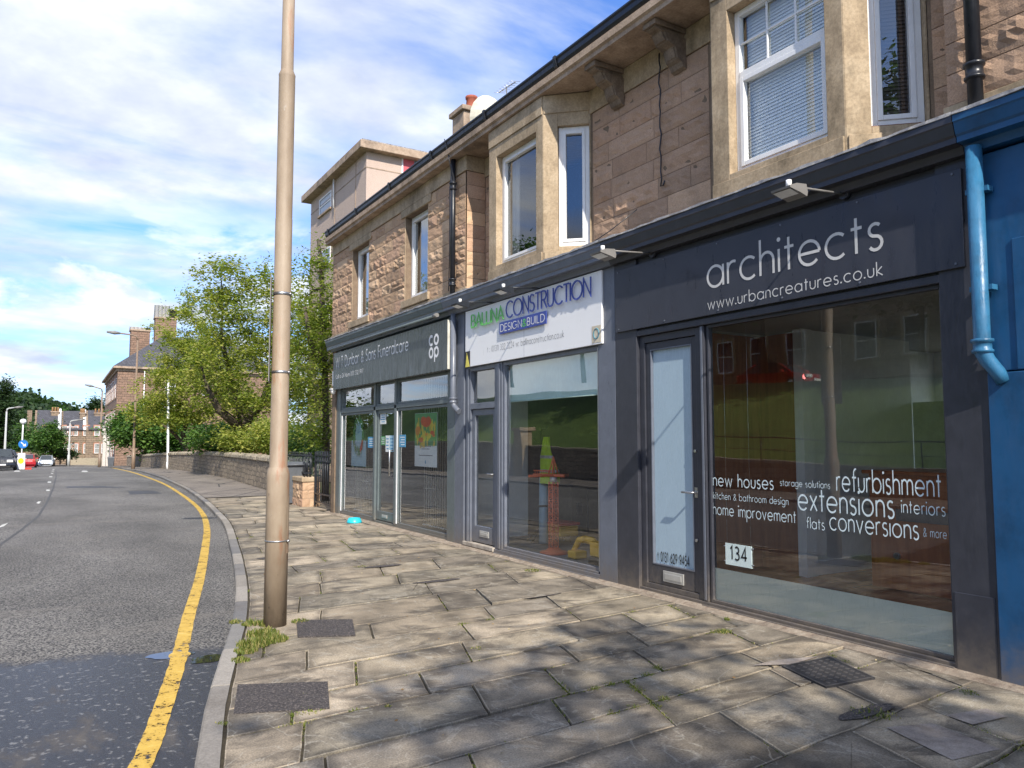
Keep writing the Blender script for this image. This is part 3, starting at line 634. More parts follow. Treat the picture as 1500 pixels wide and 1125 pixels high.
mb=MB(); mb.face([T(5.69,-.06,.30),T(6.32,-.06,.30),T(6.32,-.06,2.59),T(5.69,-.06,2.59)]); mb.build('frosted_pane',M['frost'],door,fixn=False)
mb=MB(); framebox(mb,5.695,6.315,.308,2.582,.012,-.058,-.025); mb.build('glazing_bead',M['steelgrey'],door)
letterbox(door,6.0,.205,.30,.055,-.03)
mb=MB(); mb.tube([T(5.655,-.03,1.09),T(5.655,.03,1.09),T(5.67,.035,1.09),T(5.80,.035,1.09)],.011,8); mb.lathe(0,0,[(0.0,0),(0.0,0)],3); mb.box(T,5.635,5.675,-.03,-.022,1.04,1.14); mb.build('handle',M['steel'],door)
mb=MB()
for z in (.62,1.5): mb.tube([T(5.655,-.03,z),T(5.655,-.012,z)],.016,10)
mb.build('lock',M['steel'],door)
mb=MB(); letters(mb,T,'t 0131 629 9454',6.27,5.80,.345,hx=.062,lw=.24,gap=.42,d0=-.055,th=.001); mb.build('phone_lettering',M['blackink'],door,fixn=False)
cornice(A,2.87,6.838,M['char'])
room(A,2.82,6.80,11.6,M['intwhite'],M['floorw'],rear=True)  # with the added rear opening for daylight
mb=MB(); mb.wbox(7.6,7.66,6.0,6.72,.06,2.9); mb.wbox(5.85,7.6,6.66,6.72,.06,2.9); mb.build('wood_panelling',M['wood'],A)
mb=MB(); mb.wbox(7.42,7.60,5.86,5.98,.06,2.9); mb.wbox(7.60,9.6,5.90,5.96,.06,2.9); mb.box(W,7.6,9.6,5.885,5.90,.06,.22); mb.build('partition',M['intwhite'],A)
mb=MB(); mb.wbox(8.55,8.75,5.880,5.894,.5,.62); mb.build('wall_vent',M['steelgrey'],A)
mb=MB(); mb.wbox(9.62,9.68,2.9,5.9,.06,2.1); mb.build('back_partition',paint('interior_shade_grey',(.30,.33,.33),.8),A)
# window lettering
mb=MB(); fr=T; GD=-.036
def glt(t,x0,x1,yb,hx=None,lw=.13,gap=.34,y1=None):
    X=5.536; a=atX(x0,yb,X); b=atX(x1,y1 or yb,X)
    sl=(b[1]-a[1])/(a[0]-b[0])
    letters(mb,FX(5.5),t,a[0],b[0],(a[1]+b[1])/2,hx=hx,lw=lw,gap=gap,d0=GD,th=.0012)
glt('new houses',1045,1133,712,.075,.14,.36,716)
glt('storage solutions',1143,1216,711,.036,.13,.34,716)
glt('refurbishment',1226,1379,717,.112,.125,.30,730)
glt('kitchen & bathroom design',1045,1155,731,.040,.13,.34,739)
glt('extensions',1170,1310,747,.125,.125,.30,758)
glt('interiors',1321,1385,750,.062,.13,.34,757)
glt('home improvement',1045,1166,754,.068,.13,.33,765)
glt('flats',1182,1208,774,.058,.13,.34,776)
glt('conversions',1216,1346,776,.098,.125,.30,790)
glt('& more',1353,1387,785,.042,.13,.36,790)
mb.build('window_lettering',M['vinyl'],A,fixn=False)
# number card
y0,z1=atX(1063,795,5.535); y1_,z0=atX(1102,833,5.535)
card=MB(); card.box(T,y1_,y0,-.036,-.030,z0,z1); cd=card.build('number_card',paint('pale_card',(.60,.70,.68),.5,dirt=.03),None); tag(cd,'small pale card reading 134 taped inside the architects window','number card')
q=MB(); letters(q,T,'134',y0-.06,y1_+.055,z0+.055,hx=(z1-z0)*.40,lw=.22,gap=.42,d0=-.0295,th=.001); q.build('digits',M['blackink'],cd,fixn=False)
q=MB()
for yy,zz in ((y0+.01,z1-.03),(y1_-.01,z1-.02),(y0+.01,z0+.03),(y1_-.01,z0+.03)): q.tube([T(yy-.012,-.033,zz),T(yy+.012,-.033,zz)],.005,6)
for yy in (y0-.01,y1_+.02): q.tube([T(yy,-.045,z1),T(yy,-.045,2.68)],.0012,4)
q.build('hanger',M['steel'],cd)
# reception desk
bx=MB(); dk=thing('reception_desk',(7.7,4.6,.06),'varnished reddish brown reception desk inside the architects shop','desk')
bx.wbox(7.55,7.6,2.95,5.15,.07,1.25); bx.wbox(7.6,8.4,5.10,5.15,.07,1.25); bx.build('panel',M['wood'],dk,bevel=.004)
bx=MB(); bx.wbox(7.50,8.45,2.93,5.2,1.252,1.29); bx.build('counter_top',M['wood'],dk,bevel=.006)
bx=MB(); bx.wbox(7.535,7.549,4.0,4.05,.07,1.25); bx.wbox(7.54,7.549,2.95,4.85,.78,.90); bx.build('recess',M['intdark'],dk)
bx=MB(); bx.tube([(7.52,4.85,.42),(7.55,4.85,.42)],.035,12); bx.build('knob',M['steel'],dk)
M['edge0']=stone('worn_step',(.30,.25,.20),(.42,.37,.31),(.5,.45,.38),bd=.004)
# ---- construction firm
B=thing('shopfront',(5.5,9,0),'blue-grey shopfront of the construction firm between the white sign and its stone doorstep','shopfront','shopfronts along the terrace')
SG=M['steelgrey']
mb=MB(); mb.box(T,6.842,7.16,-.1,.03,0,3.6); mb.build('pier',SG,B,bevel=.006)
mb=MB(); mb.box(T,10.56,10.87,-.1,.03,0,3.6); mb.build('pier',SG,B,bevel=.006)
mb=MB(); mb.box(T,7.16,10.56,-.1,.0,2.72,3.6); mb.build('fascia',SG,B,bevel=.004)
mb=MB(); mb.box(T,7.16,9.62,-.12,.03,0,.075); mb.box(T,7.16,9.62,.03,.05,.0,.03); mb.build('plinth',SG,B,bevel=.005)
mb=MB(); mb.box(T,9.625,10.555,-.3,.05,.03,.085); mb.build('doorstep',M['edge0'],B,bevel=.006)
mb=MB(); framebox(mb,7.165,9.42,.076,2.718,.05,-.07,.0,.06); mb.box(T,7.2,9.4,.0,.02,.076,.10); mb.box(T,9.42,9.60,-.08,.015,.076,2.718); mb.box(T,9.47,9.53,.015,.03,.09,2.7); mb.build('window_frame',SG,B,bevel=.004)
mb=MB(); mb.box(T,7.19,7.205,0,.008,.1,2.7); mb.build('glazing_bead',M['steelbox'],B)
shopglass(B,7.21,9.38,.13,2.67,-.04)
mb=MB(); mb.face([T(7.22,-.09,2.16),T(9.37,-.09,2.16),T(9.37,-.09,2.67),T(7.22,-.09,2.67)]); mb.tube([T(7.22,-.09,2.155),T(9.37,-.09,2.155)],.012,8); mb.build('roller_blind',M['blind'],B,fixn=False)
mb=MB(); mb.tube([T(9.35,-.06,2.6),T(9.35,-.065,1.45),T(9.33,-.07,1.2),T(9.31,-.065,1.45),T(9.32,-.06,2.6)],.004,5); mb.build('blind_cord',M['upvc'],B)
mb=MB(); mb.box(T,10.40,10.555,-.1,.0,.086,2.718); mb.box(T,9.60,9.66,-.1,.0,.086,2.718); mb.box(T,9.66,10.40,-.1,.0,2.08,2.17); mb.box(T,9.66,10.40,-.1,.0,2.66,2.718); mb.box(T,10.44,10.50,0,.02,.09,2.7); mb.build('door_frame',SG,B,bevel=.004)
mb=MB(); mb.face([T(9.66,-.06,2.17),T(10.4,-.06,2.17),T(10.4,-.06,2.66),T(9.66,-.06,2.66)]); mb.build('transom_pane',M['glass'],B,fixn=False)
mb=MB(); framebox(mb,9.665,10.395,.10,2.075,.09,-.09,-.03,.24); door=mb.build('door',SG,B,bevel=.004)
mb=MB(); mb.face([T(9.755,-.06,.34),T(10.305,-.06,.34),T(10.305,-.06,1.985),T(9.755,-.06,1.985)]); mb.build('door_pane',M['glass'],door,fixn=False)
letterbox(door,10.0,.235,.27,.045,-.03)
mb=MB(); mb.tube([T(9.70,-.03,1.12),T(9.70,.025,1.12),T(9.83,.025,1.12)],.01,8); mb.build('handle',M['steel'],door)
cornice(B,6.842,10.98,SG)
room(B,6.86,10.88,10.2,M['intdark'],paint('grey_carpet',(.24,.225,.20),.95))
mb=MB(); mb.wbox(5.6,6.78,10.79,10.825,.06,2.9); mb.build('inner_wall',M['intwhite'],B)
# ---- funeral shop
C_=thing('shopfront',(5.5,14,0),'green-grey shopfront of the funeral directors at the far end of the terrace','shopfront','shopfronts along the terrace')
GG=M['greengrey']
mb=MB(); mb.box(T,10.874,11.14,-.1,.03,0,3.6); mb.build('pier',GG,C_,bevel=.006)
mb=MB(); mb.box(T,16.46,16.98,-.1,.03,0,3.6); mb.box(T,16.44,16.46,-.1,.01,0,2.75); mb.build('pier',GG,C_,bevel=.006)
mb=MB(); mb.box(T,11.14,16.46,-.1,.0,2.73,3.6); mb.build('fascia',GG,C_,bevel=.004)
mb=MB(); mb.box(T,11.14,16.44,-.12,.01,0,.07); mb.build('plinth',GG,C_,bevel=.004)
mb=MB()
framebox(mb,11.145,13.30,.071,2.20,.045,-.07,.0); framebox(mb,14.46,16.435,.071,2.20,.045,-.07,.0)
framebox(mb,11.145,13.30,2.28,2.725,.04,-.07,.0); framebox(mb,14.46,16.435,2.28,2.725,.04,-.07,.0); framebox(mb,13.40,14.36,2.28,2.725,.04,-.07,.0)
mb.box(T,11.145,16.435,-.07,.02,2.205,2.276); mb.box(T,13.302,13.398,-.08,.02,.071,2.725); mb.box(T,14.362,14.458,-.08,.02,.071,2.725)
mb.build('window_frame',GG,C_,bevel=.004)
for a,b,z0,z1 in ((11.19,13.255,.12,2.155),(14.505,16.39,.12,2.155),(11.19,13.26,2.32,2.685),(14.5,16.39,2.32,2.685),(13.44,14.32,2.32,2.685)): shopglass(C_,a,b,z0,z1,-.035)
mb=MB(); framebox(mb,13.405,14.355,.085,2.20,.07,-.08,-.02,.17); door=mb.build('door',GG,C_,bevel=.004)
mb=MB(); mb.face([T(13.475,-.05,.255),T(14.285,-.05,.255),T(14.285,-.05,2.13),T(13.475,-.05,2.13)]); mb.build('door_pane',M['glass'],door,fixn=False)
letterbox(door,13.9,.17,.26,.03,-.02)
mb=MB(); mb.tube([T(13.52,-.02,.95),T(13.52,.05,.95),T(13.52,.05,1.42),T(13.52,-.02,1.42)],.014,8); mb.build('handle',M['steel'],door)
mb=MB(); mb.box(T,16.39,16.43,.0,.012,.09,2.15); mb.box(T,13.262,13.296,.0,.010,.09,2.15); mb.build('glazing_bead',M['upvc'],C_)
cornice(C_,10.984,16.99,GG)
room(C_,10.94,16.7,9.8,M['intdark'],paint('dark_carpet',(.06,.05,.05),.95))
for (a,b) in ((11.25,12.72),(14.72,16.3)):
    mb=MB(); n=int((b-a)/.089)
    for k in range(n):
        y=a+k*(b-a)/n+.04; an=R(-34 if a>14 else -37); dx,dy_=.043*math.sin(an),.043*math.cos(an)
        c=Vector((5.78,y,0)); 
        mb.face([c+Vector((dx,-dy_,.14)),c+Vector((-dx,dy_,.14)),c+Vector((-dx,dy_,2.7)),c+Vector((dx,-dy_,2.7))])
        mb.tube([c+Vector((-.045,-.02,.125)),c+Vector((.045,.02,.125))],.008,5)
    mb.tube([(5.78,a,2.72),(5.78,b,2.72)],.02,6)
    mb.build('vertical_blind',M['vblind'],C_,fixn=False)
# ---- blue shopfront at the near end
D=thing('shopfront',(5.5,1,0),'bright blue painted shopfront cut off at the right edge, with a blue drainpipe','shopfront','shopfronts along the terrace')
BL=M['blue']
mb=MB(); mb.box(T,2.45,2.81,-.1,.045,0,2.06); mb.box(T,2.45,2.81,-.1,.028,2.07,3.58); mb.box(T,2.5,2.62,.028,.04,2.07,2.95); mb.build('pier',BL,D,bevel=.006)
mb=MB(); mb.box(T,-4,2.45,-.1,.0,2.75,3.6); mb.box(T,-4,2.40,.0,.05,2.80,3.45); mb.build('fascia',BL,D,bevel=.006)
mb=MB(); mb.box(T,-4,2.445,-.12,.02,0,.55); mb.build('stall_riser',BL,D,bevel=.006)
mb=MB(); framebox(mb,-3.9,2.40,.56,2.74,.09,-.08,.0); mb.box(T,-.9,-.8,-.08,.0,.65,2.65); mb.build('window_frame',BL,D,bevel=.004)
mb=MB(); mb.face([T(-3.8,-.04,.65),T(2.3,-.04,.65),T(2.3,-.04,2.65),T(-3.8,-.04,2.65)]); mb.build('window_pane',M['glass'],D,fixn=False)
cornice(D,-4,2.866,BL)
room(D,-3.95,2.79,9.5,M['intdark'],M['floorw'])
mb=MB(); y=atX(1432,350,5.38)[0]; X=5.38
mb.tube([(X,y,3.62),(X,y,2.28),(X,y,2.2),(X+.02,y-.02,2.14),(X+.06,y-.06,2.06),(X+.09,y-.08,2.0)],[.052]*3+[.05,.048,.046],16); o=mb.build('downpipe',M['bluepipe'],D)
q=MB(); [q.box(FX(5.5),y-.075,y+.075,.04,.11,z_,z_+.035) for z_ in (3.3,2.62)]; q.lathe(X,y,[(.05,2.19),(.066,2.195),(.068,2.21),(.057,2.22),(.057,2.26),(.070,2.265),(.070,2.285),(.05,2.29)],18); q.build('collar',M['bluepipe'],o)
# grey pipe by the funeral shop
mb=MB(); y=atX(664,520,5.40)[0]; X=5.40
mb.tube([(X,y,3.6),(X,y,2.28),(X,y,2.2),(X+.01,y-.02,2.14),(X+.03,y-.09,2.08),(X+.04,y-.14,2.06)],.045,14); o=mb.build('downpipe',SG,B)
q=MB(); q.lathe(X,y,[(.045,2.19),(.058,2.195),(.06,2.21),(.05,2.22),(.05,2.25),(.06,2.255),(.06,2.275),(.045,2.28)],16); q.build('collar',SG,o)
# ================================================================== signs
def px_on(X,*pts): return [atX(px,py,X) for px,py in pts]
s=px_on(5.44,(900,396),(1408,247),(1411,388),(901,489)); ya,yb=(s[0][0]+s[3][0])/2,(s[1][0]+s[2][0])/2; zt_,zb_=(s[0][1]+s[1][1])/2,(s[2][1]+s[3][1])/2
SA=thing('shop_sign',(5.44,(ya+yb)/2,zb_),'dark grey sign board reading architects and a web address above the right-hand window','sign','sign boards over the shops')
mb=MB(); mb.box(T,yb,ya,.032,.055,zb_,zt_); mb.build('board',M['charsign'],SA,bevel=.003)
mb=MB(); f5=FX(5.5)
a=atX(1037,420,5.445); b=atX(1293,364,5.445); letters(mb,f5,'architects',a[0],b[0],(a[1]+b[1])/2-.005,lw=.125,gap=.30,d0=.0555,th=.002); 
mb.build('lettering',M['lettergrey'],SA,fixn=False)
mb=MB(); a=atX(1037,452,5.445); b=atX(1293,405,5.445); letters(mb,f5,'www.urbancreatures.co.uk',a[0],b[0],(a[1]+b[1])/2,hx=.068,lw=.135,gap=.36,d0=.0555,th=.001); mb.build('lettering',M['lettergrey'],SA,fixn=False)
mb=MB()
for k in range(6):
    yy=lerp(yb+.06,ya-.06,k/5)
    for zz in (zb_+.03,zt_-.03): mb.tube([T(yy,.055,zz),T(yy,.061,zz)],.009,8)
mb.build('screw',M['steelgrey'],SA)
s=px_on(5.44,(678,458),(882,395),(880,504),(685,537)); ya,yb=(s[0][0]+s[3][0])/2,(s[1][0]+s[2][0])/2; zt_,zb_=(s[0][1]+s[1][1])/2,(s[2][1]+s[3][1])/2
SB=thing('shop_sign',(5.4,(ya+yb)/2,zb_),'white sign board with raised green and blue letters over the middle shop','sign','sign boards over the shops')
mb=MB(); mb.box(T,yb,ya,.031,.057,zb_,zt_); mb.build('board',M['whitesign'],SB,bevel=.003)
def onsign(t,x0,y0,x1,y1,mat,X,name='lettering',root=None,**k):
    mb=MB(); a=atX(x0,y0,X); b=atX(x1,y1,X); letters(mb,f5,t,a[0],b[0],(a[1]+b[1])/2,d0=5.5-X,**k); return mb.build(name,mat,root,fixn=False)
onsign('BALLINA',691,481,738,467,M['lettergreen'],5.415,root=SB,hx=.125,lw=.17,gap=.22,th=.012)
onsign('CONSTRUCTION',742,466,866,433,M['letterblue'],5.415,root=SB,hx=.15,lw=.13,gap=.20,th=.012)
a=atX(732,489,5.42); b=atX(801,473,5.42); z0,z1=atX(733,472,5.42)[1],0
mb=MB(); zc=(atX(733,480,5.42)[1]+atX(800,466,5.42)[1])/2; mb.box(T,b[0],a[0],.078,.088,zc-.085,zc+.085); mb.build('raised_panel',M['letterblue'],SB,bevel=.002)
wd=(a[0]-b[0]); mb=MB()
letters(mb,f5,'DESIGN',a[0]-.04,a[0]-wd*.50,zc-.05,hx=.066,lw=.15,gap=.3,d0=.0885,th=.001); letters(mb,f5,'BUILD',a[0]-wd*.62,b[0]+.04,zc-.05,hx=.066,lw=.15,gap=.38,d0=.0885,th=.001); mb.build('lettering',M['letterwhite'],SB,fixn=False)
mb=MB(); letters(mb,f5,'&',a[0]-wd*.52,a[0]-wd*.60,zc-.05,hx=.066,lw=.2,d0=.0885,th=.001); mb.build('ampersand',M['lettergreen'],SB,fixn=False)
onsign('t : (0131) 332 3224 w: ballinaconstruction.co.uk',714,517,826,493,paint('grey_ink',(.22,.22,.22),.6),5.4425,root=SB,hx=.055,lw=.12,gap=.36,th=.001)
a=atX(867,502,5.44); b=atX(880,478,5.44)
mb=MB(); mb.box(T,b[0],a[0],.058,.060,zb_+.02,zb_+.22); mb.build('sticker',paint('buff_sticker',(.62,.55,.42),.5),SB)
mb=MB(); P=[T((a[0]+b[0])/2+.05*math.cos(k*PI/10),.061,zb_+.125+.06*math.sin(k*PI/10)) for k in range(21)]; mb.tube(P,.006,5,caps=False); mb.build('emblem',paint('teal_ink',(.05,.25,.35),.5),SB)
a=atX(680,537,5.402); mb=MB(); mb.box(T,ya-.16,ya+.01,.058,.062,zb_-.02,zb_+.24); mb.build('alarm_plate',M['blackink'],SB)
mb=MB(); mb.prism(T,[(ya-.15,zb_+.0),(ya-.02,zb_+.0),(ya-.06,zb_+.22)],.0623,.065); mb.build('alarm_triangle',paint('yellow_print',(.75,.65,.12),.5),SB)
mb=MB(); mb.box(T,(ya+yb)/2-.002,(ya+yb)/2+.002,.0572,.0576,zb_,zt_); mb.build('board_joint',M['steelgrey'],SB)
# funeral sign
s=px_on(5.33,(488,517),(655,470),(656,540),(489,572)); ya,yb=(s[0][0]+s[3][0])/2,(s[1][0]+s[2][0])/2; zt_,zb_=(s[0][1]+s[1][1])/2,(s[2][1]+s[3][1])/2
SC=thing('shop_sign',(5.33,(ya+yb)/2,zb_),'deep green-grey box sign with thin white lettering for funeral care at the far shop','sign','sign boards over the shops')
mb=MB(); mb.box(T,yb+.012,ya,.03,.17,zb_,zt_); mb.build('box',M['greensign'],SC,bevel=.004)
mb=MB(); mb.box(T,yb,yb+.011,.03,.168,zb_+.01,zt_-.01); mb.build('end_panel',paint('cream_end',(.6,.58,.5),.5),SC)
for t,x0,y0,x1,y1,hx,lw in (('W T Dunbar & Sons Funeralcare',492,541,598,511,.15,.155),('Call us 24 hours 0131 332 1917',492,556,532,545,.055,.2)):
    onsign(t,x0,y0,x1,y1,M['letterwhite'],5.329,root=SC,hx=hx,lw=lw,gap=.34,th=.001)
for t,x0,x1,yy,yb2,hx in (('co',627,644,507,502,.145),('op',627,644,525,520,.145)):
    onsign(t,x0+2,yy,x1-2,yb2,M['letterwhite'],5.329,name='emblem',root=SC,hx=hx,lw=.30,gap=.50,th=.001)
# lamps above the signs
def sign_lamp(label,cat='sign lamp',length=.64,hm='lampshell'):
    r=thing('sign_lamp',(5.5,0,3.6),label,cat,'swan-neck lamps above the signs')
    mb=MB(); mb.tube([(5.465,0,3.604),(5.5-length,0,3.555)],.010,8); mb.build('arm',M[hm],r)
    mb=MB(); fr=Fr((5.46,0),(0,1),(-1,0))
    mb.lathe(0,0,[(0,0),(0,0)],3); mb.v=[];mb.f=[];mb.c=[];mb.m=[];mb.smooth=[]
    mb.tube([(5.5,0,3.604),(5.455,0,3.604)],.045,16); mb.build('rose',M['char'],r)
    xh=5.5-length
    fr=Fr((xh,0),(0,1),(1,0))
    mb=MB(); mb.ext([(-.10,3.52),(-.02,3.55),(.09,3.56),(.105,3.50),(.095,3.465),(.02,3.485),(-.095,3.505)],fr,-.09,.09); mb.build('housing',M[hm],r,bevel=.006)
    mb=MB(); mb.face([fr(-.08,-.085,3.498),fr(.08,-.085,3.498),fr(.08,.01,3.474),fr(-.08,.01,3.474)]); mb.build('lamp_glass',M['upvc'],r,fixn=False)
    mb=MB(); mb.tube([(xh,0,3.545),(xh,0,3.60)],.022,10); mb.build('knuckle',M['upvc'],r)
    return r
pl=sign_lamp('grey swan-neck lamp above the web address sign, nearest the camera',length=.70)
labs=[(3.865,None),(6.19,'pale-knuckled lamp over the left end of the architects sign, next to the white board'),(8.38,'black-looking lamp above the middle of the white sign board'),(9.59,'lamp over the green letters at the left end of the white sign board')]
pb=sign_lamp('black lamp over the middle of the white sign board',length=.60,hm='iron')
for y,lb in labs:
    o=pl if lb is None else (pb if y==8.38 else copy_tree(pb if y>8 else pl))
    o.location.y=y
    if lb: o['label']=lb
a=atX(480,520,5.22); b=atX(638,466,5.22)
mb=MB(); mb.tube([(5.22,a[0],3.60),(5.22,b[0],3.60)],.022,10)
sl=mb.build('strip_light',M['greengrey'],None); tag(sl,'long thin grey strip light running above the funeral sign','strip light')
q=MB(); 
for k in range(5): y=lerp(a[0],b[0],(k+.5)/5); q.tube([(5.22,y,3.6),(5.42,y,3.64)],.01,6)
q.build('bracket',M['greengrey'],sl)
q=MB(); q.tube([(5.22,b[0]-.06,3.60),(5.22,b[0]+.06,3.60)],.034,10); q.build('end_cap',M['lampshell'],sl)
mb=MB(); y,z=atX(491,573,5.42); mb.lathe(5.38,y,[(.0,z-.07),(.04,z-.06),(.055,z-.02),(.06,z+.01),(.06,z+.03)],14); dc=mb.build('dome_camera',M['upvc'],None); tag(dc,'small white dome camera under the left end of the funeral sign','security camera')
q=MB(); q.box(T,y-.07,y+.07,.03,.19,z+.03,z+.055); q.build('mount',M['upvc'],dc)
y,z=atX(487,562,5.4); mb=MB(); mb.box(T,y-.03,y+.03,.03,.1,z-.05,z+.28); ab=mb.build('alarm_box',M['upvc'],None,bevel=.01); tag(ab,'slim white box on the far corner pier beside the funeral sign','alarm box')
# ================================================================== things inside the windows
def card_thing(name,X,x0,y0,x1,y1,mat,label,cat,group=None,th=.004):
    a=atX(x0,y0,X); b=atX(x1,y1,X); mb=MB(); mb.box(FX(X),b[0],a[0],-th,0,b[1],a[1]); o=mb.build(name,mat,None); return tag(o,label,cat,group),a,b
BLUEP=paint('pale_blue_print',(.38,.58,.68),.5,dirt=.03); DBP=paint('mid_blue_print',(.07,.28,.48),.5,dirt=.03); WP=paint('white_paper',(.70,.74,.74),.6,dirt=.03)
GP=paint('green_print',(.10,.30,.12),.6,dirt=.3); RP=paint('red_print',(.62,.05,.03),.5,dirt=.25); YP=paint('yellow_print2',(.70,.50,.06),.5,dirt=.2); OP=paint('orange_print',(.75,.22,.04),.5)
def blobs(root,name,X,cx,cz,items,mat,d=.0015):
    mb=MB(); k=0
    for (y,z,ry,rz,ang,n) in items:
        k+=1; fr=FX(X); dd=d+k*.00005
        mb.face([fr(cx+y+ry*math.cos(2*PI*i/n+ang),dd,cz+z+rz*math.sin(2*PI*i/n+ang)) for i in range(n)])
    return mb.build(name,mat,root,fixn=False)
XP=5.548
# poppies poster
o,a,b=card_thing('poster',XP,608,606,640,685,WP,'poster of red and yellow poppies above a white panel, in the funeral shop window','poster')
yc,zc=(a[0]+b[0])/2,(a[1]+b[1])/2; wd,ht=a[0]-b[0],a[1]-b[1]
q=MB(); q.face([FX(XP)(b[0]+.005,.001,a[1]-ht*.61),FX(XP)(a[0]-.005,.001,a[1]-ht*.61),FX(XP)(a[0]-.005,.001,a[1]-.005),FX(XP)(b[0]+.005,.001,a[1]-.005)]); q.build('picture_ground',GP,o,fixn=False)
r=random.Random(3)
blobs(o,'meadow',XP,yc,zc+ht*.2,[(r.uniform(-.42,.42)*wd,r.uniform(-.27,.1)*ht,r.uniform(.02,.05),r.uniform(.03,.14),r.uniform(0,3),5) for _ in range(46)],YP,.0015)
blobs(o,'stalk',XP,yc,zc+ht*.2,[(r.uniform(-.42,.42)*wd,r.uniform(-.27,.25)*ht,r.uniform(.01,.02),r.uniform(.05,.12),0,4) for _ in range(22)],GP,.0045)
blobs(o,'poppy',XP,yc,zc+ht*.2,[(-.03*wd,.12*ht,.20*wd,.09*ht,.3,9),(-.12*wd,.14*ht,.13*wd,.1*ht,.9,7),(.10*wd,.15*ht,.12*wd,.09*ht,0,8),(.2*wd,-.2*ht,.12*wd,.05*ht,0,8),(-.3*wd,-.07*ht,.09*wd,.04*ht,.4,7),(-.36*wd,-.12*ht,.06*wd,.03*ht,.4,7)],RP,.006)
blobs(o,'bud',XP,yc,zc+ht*.2,[(.36*wd,-.03*ht,.10*wd,.09*ht,.3,8),(.3*wd,.0*ht,.08*wd,.06*ht,.3,7),(-.05*wd,-.1*ht,.06*wd,.03*ht,0,6)],OP,.0085)
q=MB()
for z,wf in ((.12,.5),(.17,.36),(.29,.62)): zz=zc-ht*z; q.box(FX(XP),yc-wd*wf/2,yc+wd*wf/2,.0005,.0012,zz-.007,zz+.007)
q.build('printed_lines',M['steelgrey'],o)
blobs(o,'printed_mark',XP,yc,zc-ht*.42,[(0,0,.022,.03,0,10),(0,.02,.016,.022,0,8)],DBP,.001)
# wreath poster
o,a,b=card_thing('poster',XP,515,645,536,684,BLUEP,'pale blue poster under a leafy wreath in the far window of the funeral shop','poster')
wy=(a[0]+b[0])/2; wz=atX(526,640,XP)[1]; wr=.40; wh=.36
q=MB(); q.face([FX(XP)(wy+.20*math.cos(2*PI*i/24),.003,wz+.04+.27*math.sin(2*PI*i/24)) for i in range(24)]); q.build('oval_panel',BLUEP,o,fixn=False)
it=[]
for i in range(120):
    t=2*PI*i/60+r.uniform(-.1,.1); k=r.uniform(.72,1.12); it.append((.30*k*math.cos(t),.02+.36*k*math.sin(t),.018,.05,r.uniform(0,3),5))
blobs(o,'wreath',XP,wy,wz,it,GP,.004); blobs(o,'flower',XP,wy,wz,[(-.2,-.2,.06,.08,0,8),(-.24,-.1,.04,.05,0,7),(-.14,-.26,.04,.05,0,7)],RP,.011)
q=MB(); zz=a[1]-.16; q.box(FX(XP),wy-.17,wy+.17,.0005,.0012,zz-.012,zz+.012); q.box(FX(XP),wy-.13,wy+.13,.0005,.0012,zz-.08,zz-.06); q.build('printed_lines',DBP,o)
def notice(x0,y0,x1,y1,m,label,ink=DBP,X=5.532):
    o,a,b=card_thing('notice',X,x0,y0,x1,y1,m,label,'notice','notices stuck on the funeral shop glass'); fr=FX(X); w_=a[0]-b[0]; h_=a[1]-b[1]
    q=MB()
    for k in range(4): z=a[1]-h_*(.2+k*.2); q.box(fr,b[0]+w_*.15,b[0]+w_*(.85-.12*(k%2)),.0005,.0012,z-h_*.035,z+h_*.035)
    q.build('printed_lines',ink,o); return o
notice(539,640,548,656,DBP,'small blue notice on the window just left of the funeral shop door',WP)
notice(585,637,594,655,DBP,'small blue notice just right of the funeral shop door',WP)
X=5.542
notice(557,605,565,621,WP,'white sheet high on the funeral shop door',DBP,X)
notice(558,639,564,652,GP,'green notice at mid height on the funeral shop door',WP,X)
notice(565,638,570,662,WP,'tall white list on the funeral shop door, middle of three',DBP,X)
notice(570.6,638,577,662,BLUEP,'pale blue and white sheet on the funeral shop door nearest its handle',DBP,X)
# toy crane
def put(px,X): return atX(px,780,X)[0]
OR=paint('orange_plastic',(.75,.16,.06),.45,dirt=.1); YE=paint('yellow_plastic',(.75,.42,.02),.4,dirt=.1)
cx,cy=6.0,put(811,6.0); zt2=atX(811,706,6.0)[1]
cr=thing('toy_crane',(cx,cy,.06),'orange toy tower crane standing in the construction shop window','toy crane')
q=MB(); q.lathe(cx,cy,[(.0,.06),(.20,.06),(.19,.09),(.12,.10),(.07,.14),(.0,.14)],16); q.build('base',OR,cr)
q=MB(); h=.045
for sx in(-1,1):
    for sy in (-1,1): q.tube([(cx+sx*h,cy+sy*h,.12),(cx+sx*h,cy+sy*h,zt2)],.009,6)
n=14
for k in range(n):
    z0=lerp(.14,zt2,k/n); z1=lerp(.14,zt2,(k+1)/n)
    for (p,qv) in (((-h,-h),(h,-h)),((h,-h),(h,h)),((h,h),(-h,h)),((-h,h),(-h,-h))):
        if k%2: p,qv=qv,p
        q.tube([(cx+p[0],cy+p[1],z0),(cx+qv[0],cy+qv[1],z1)],.006,5); q.tube([(cx+p[0],cy+p[1],z0),(cx+qv[0],cy+qv[1],z0)],.005,5)
q.build('mast',OR,cr)
q=MB(); q.tube([(cx,cy,zt2),(cx,cy,zt2+.07)],.05,12); q.build('slewing_ring',M['steelbox'],cr)
q=MB(); zj=zt2+.09
q.tube([(cx-.4,cy+.0,zj),(cx+.25,cy,zj)],.02,6); q.tube([(cx-.1,cy+.35,zj),(cx+.05,cy-.2,zj)],.022,6)
q.tube([(cx-.1,cy+.35,zj+.06),(cx,cy,zj+.06)],.008,5)
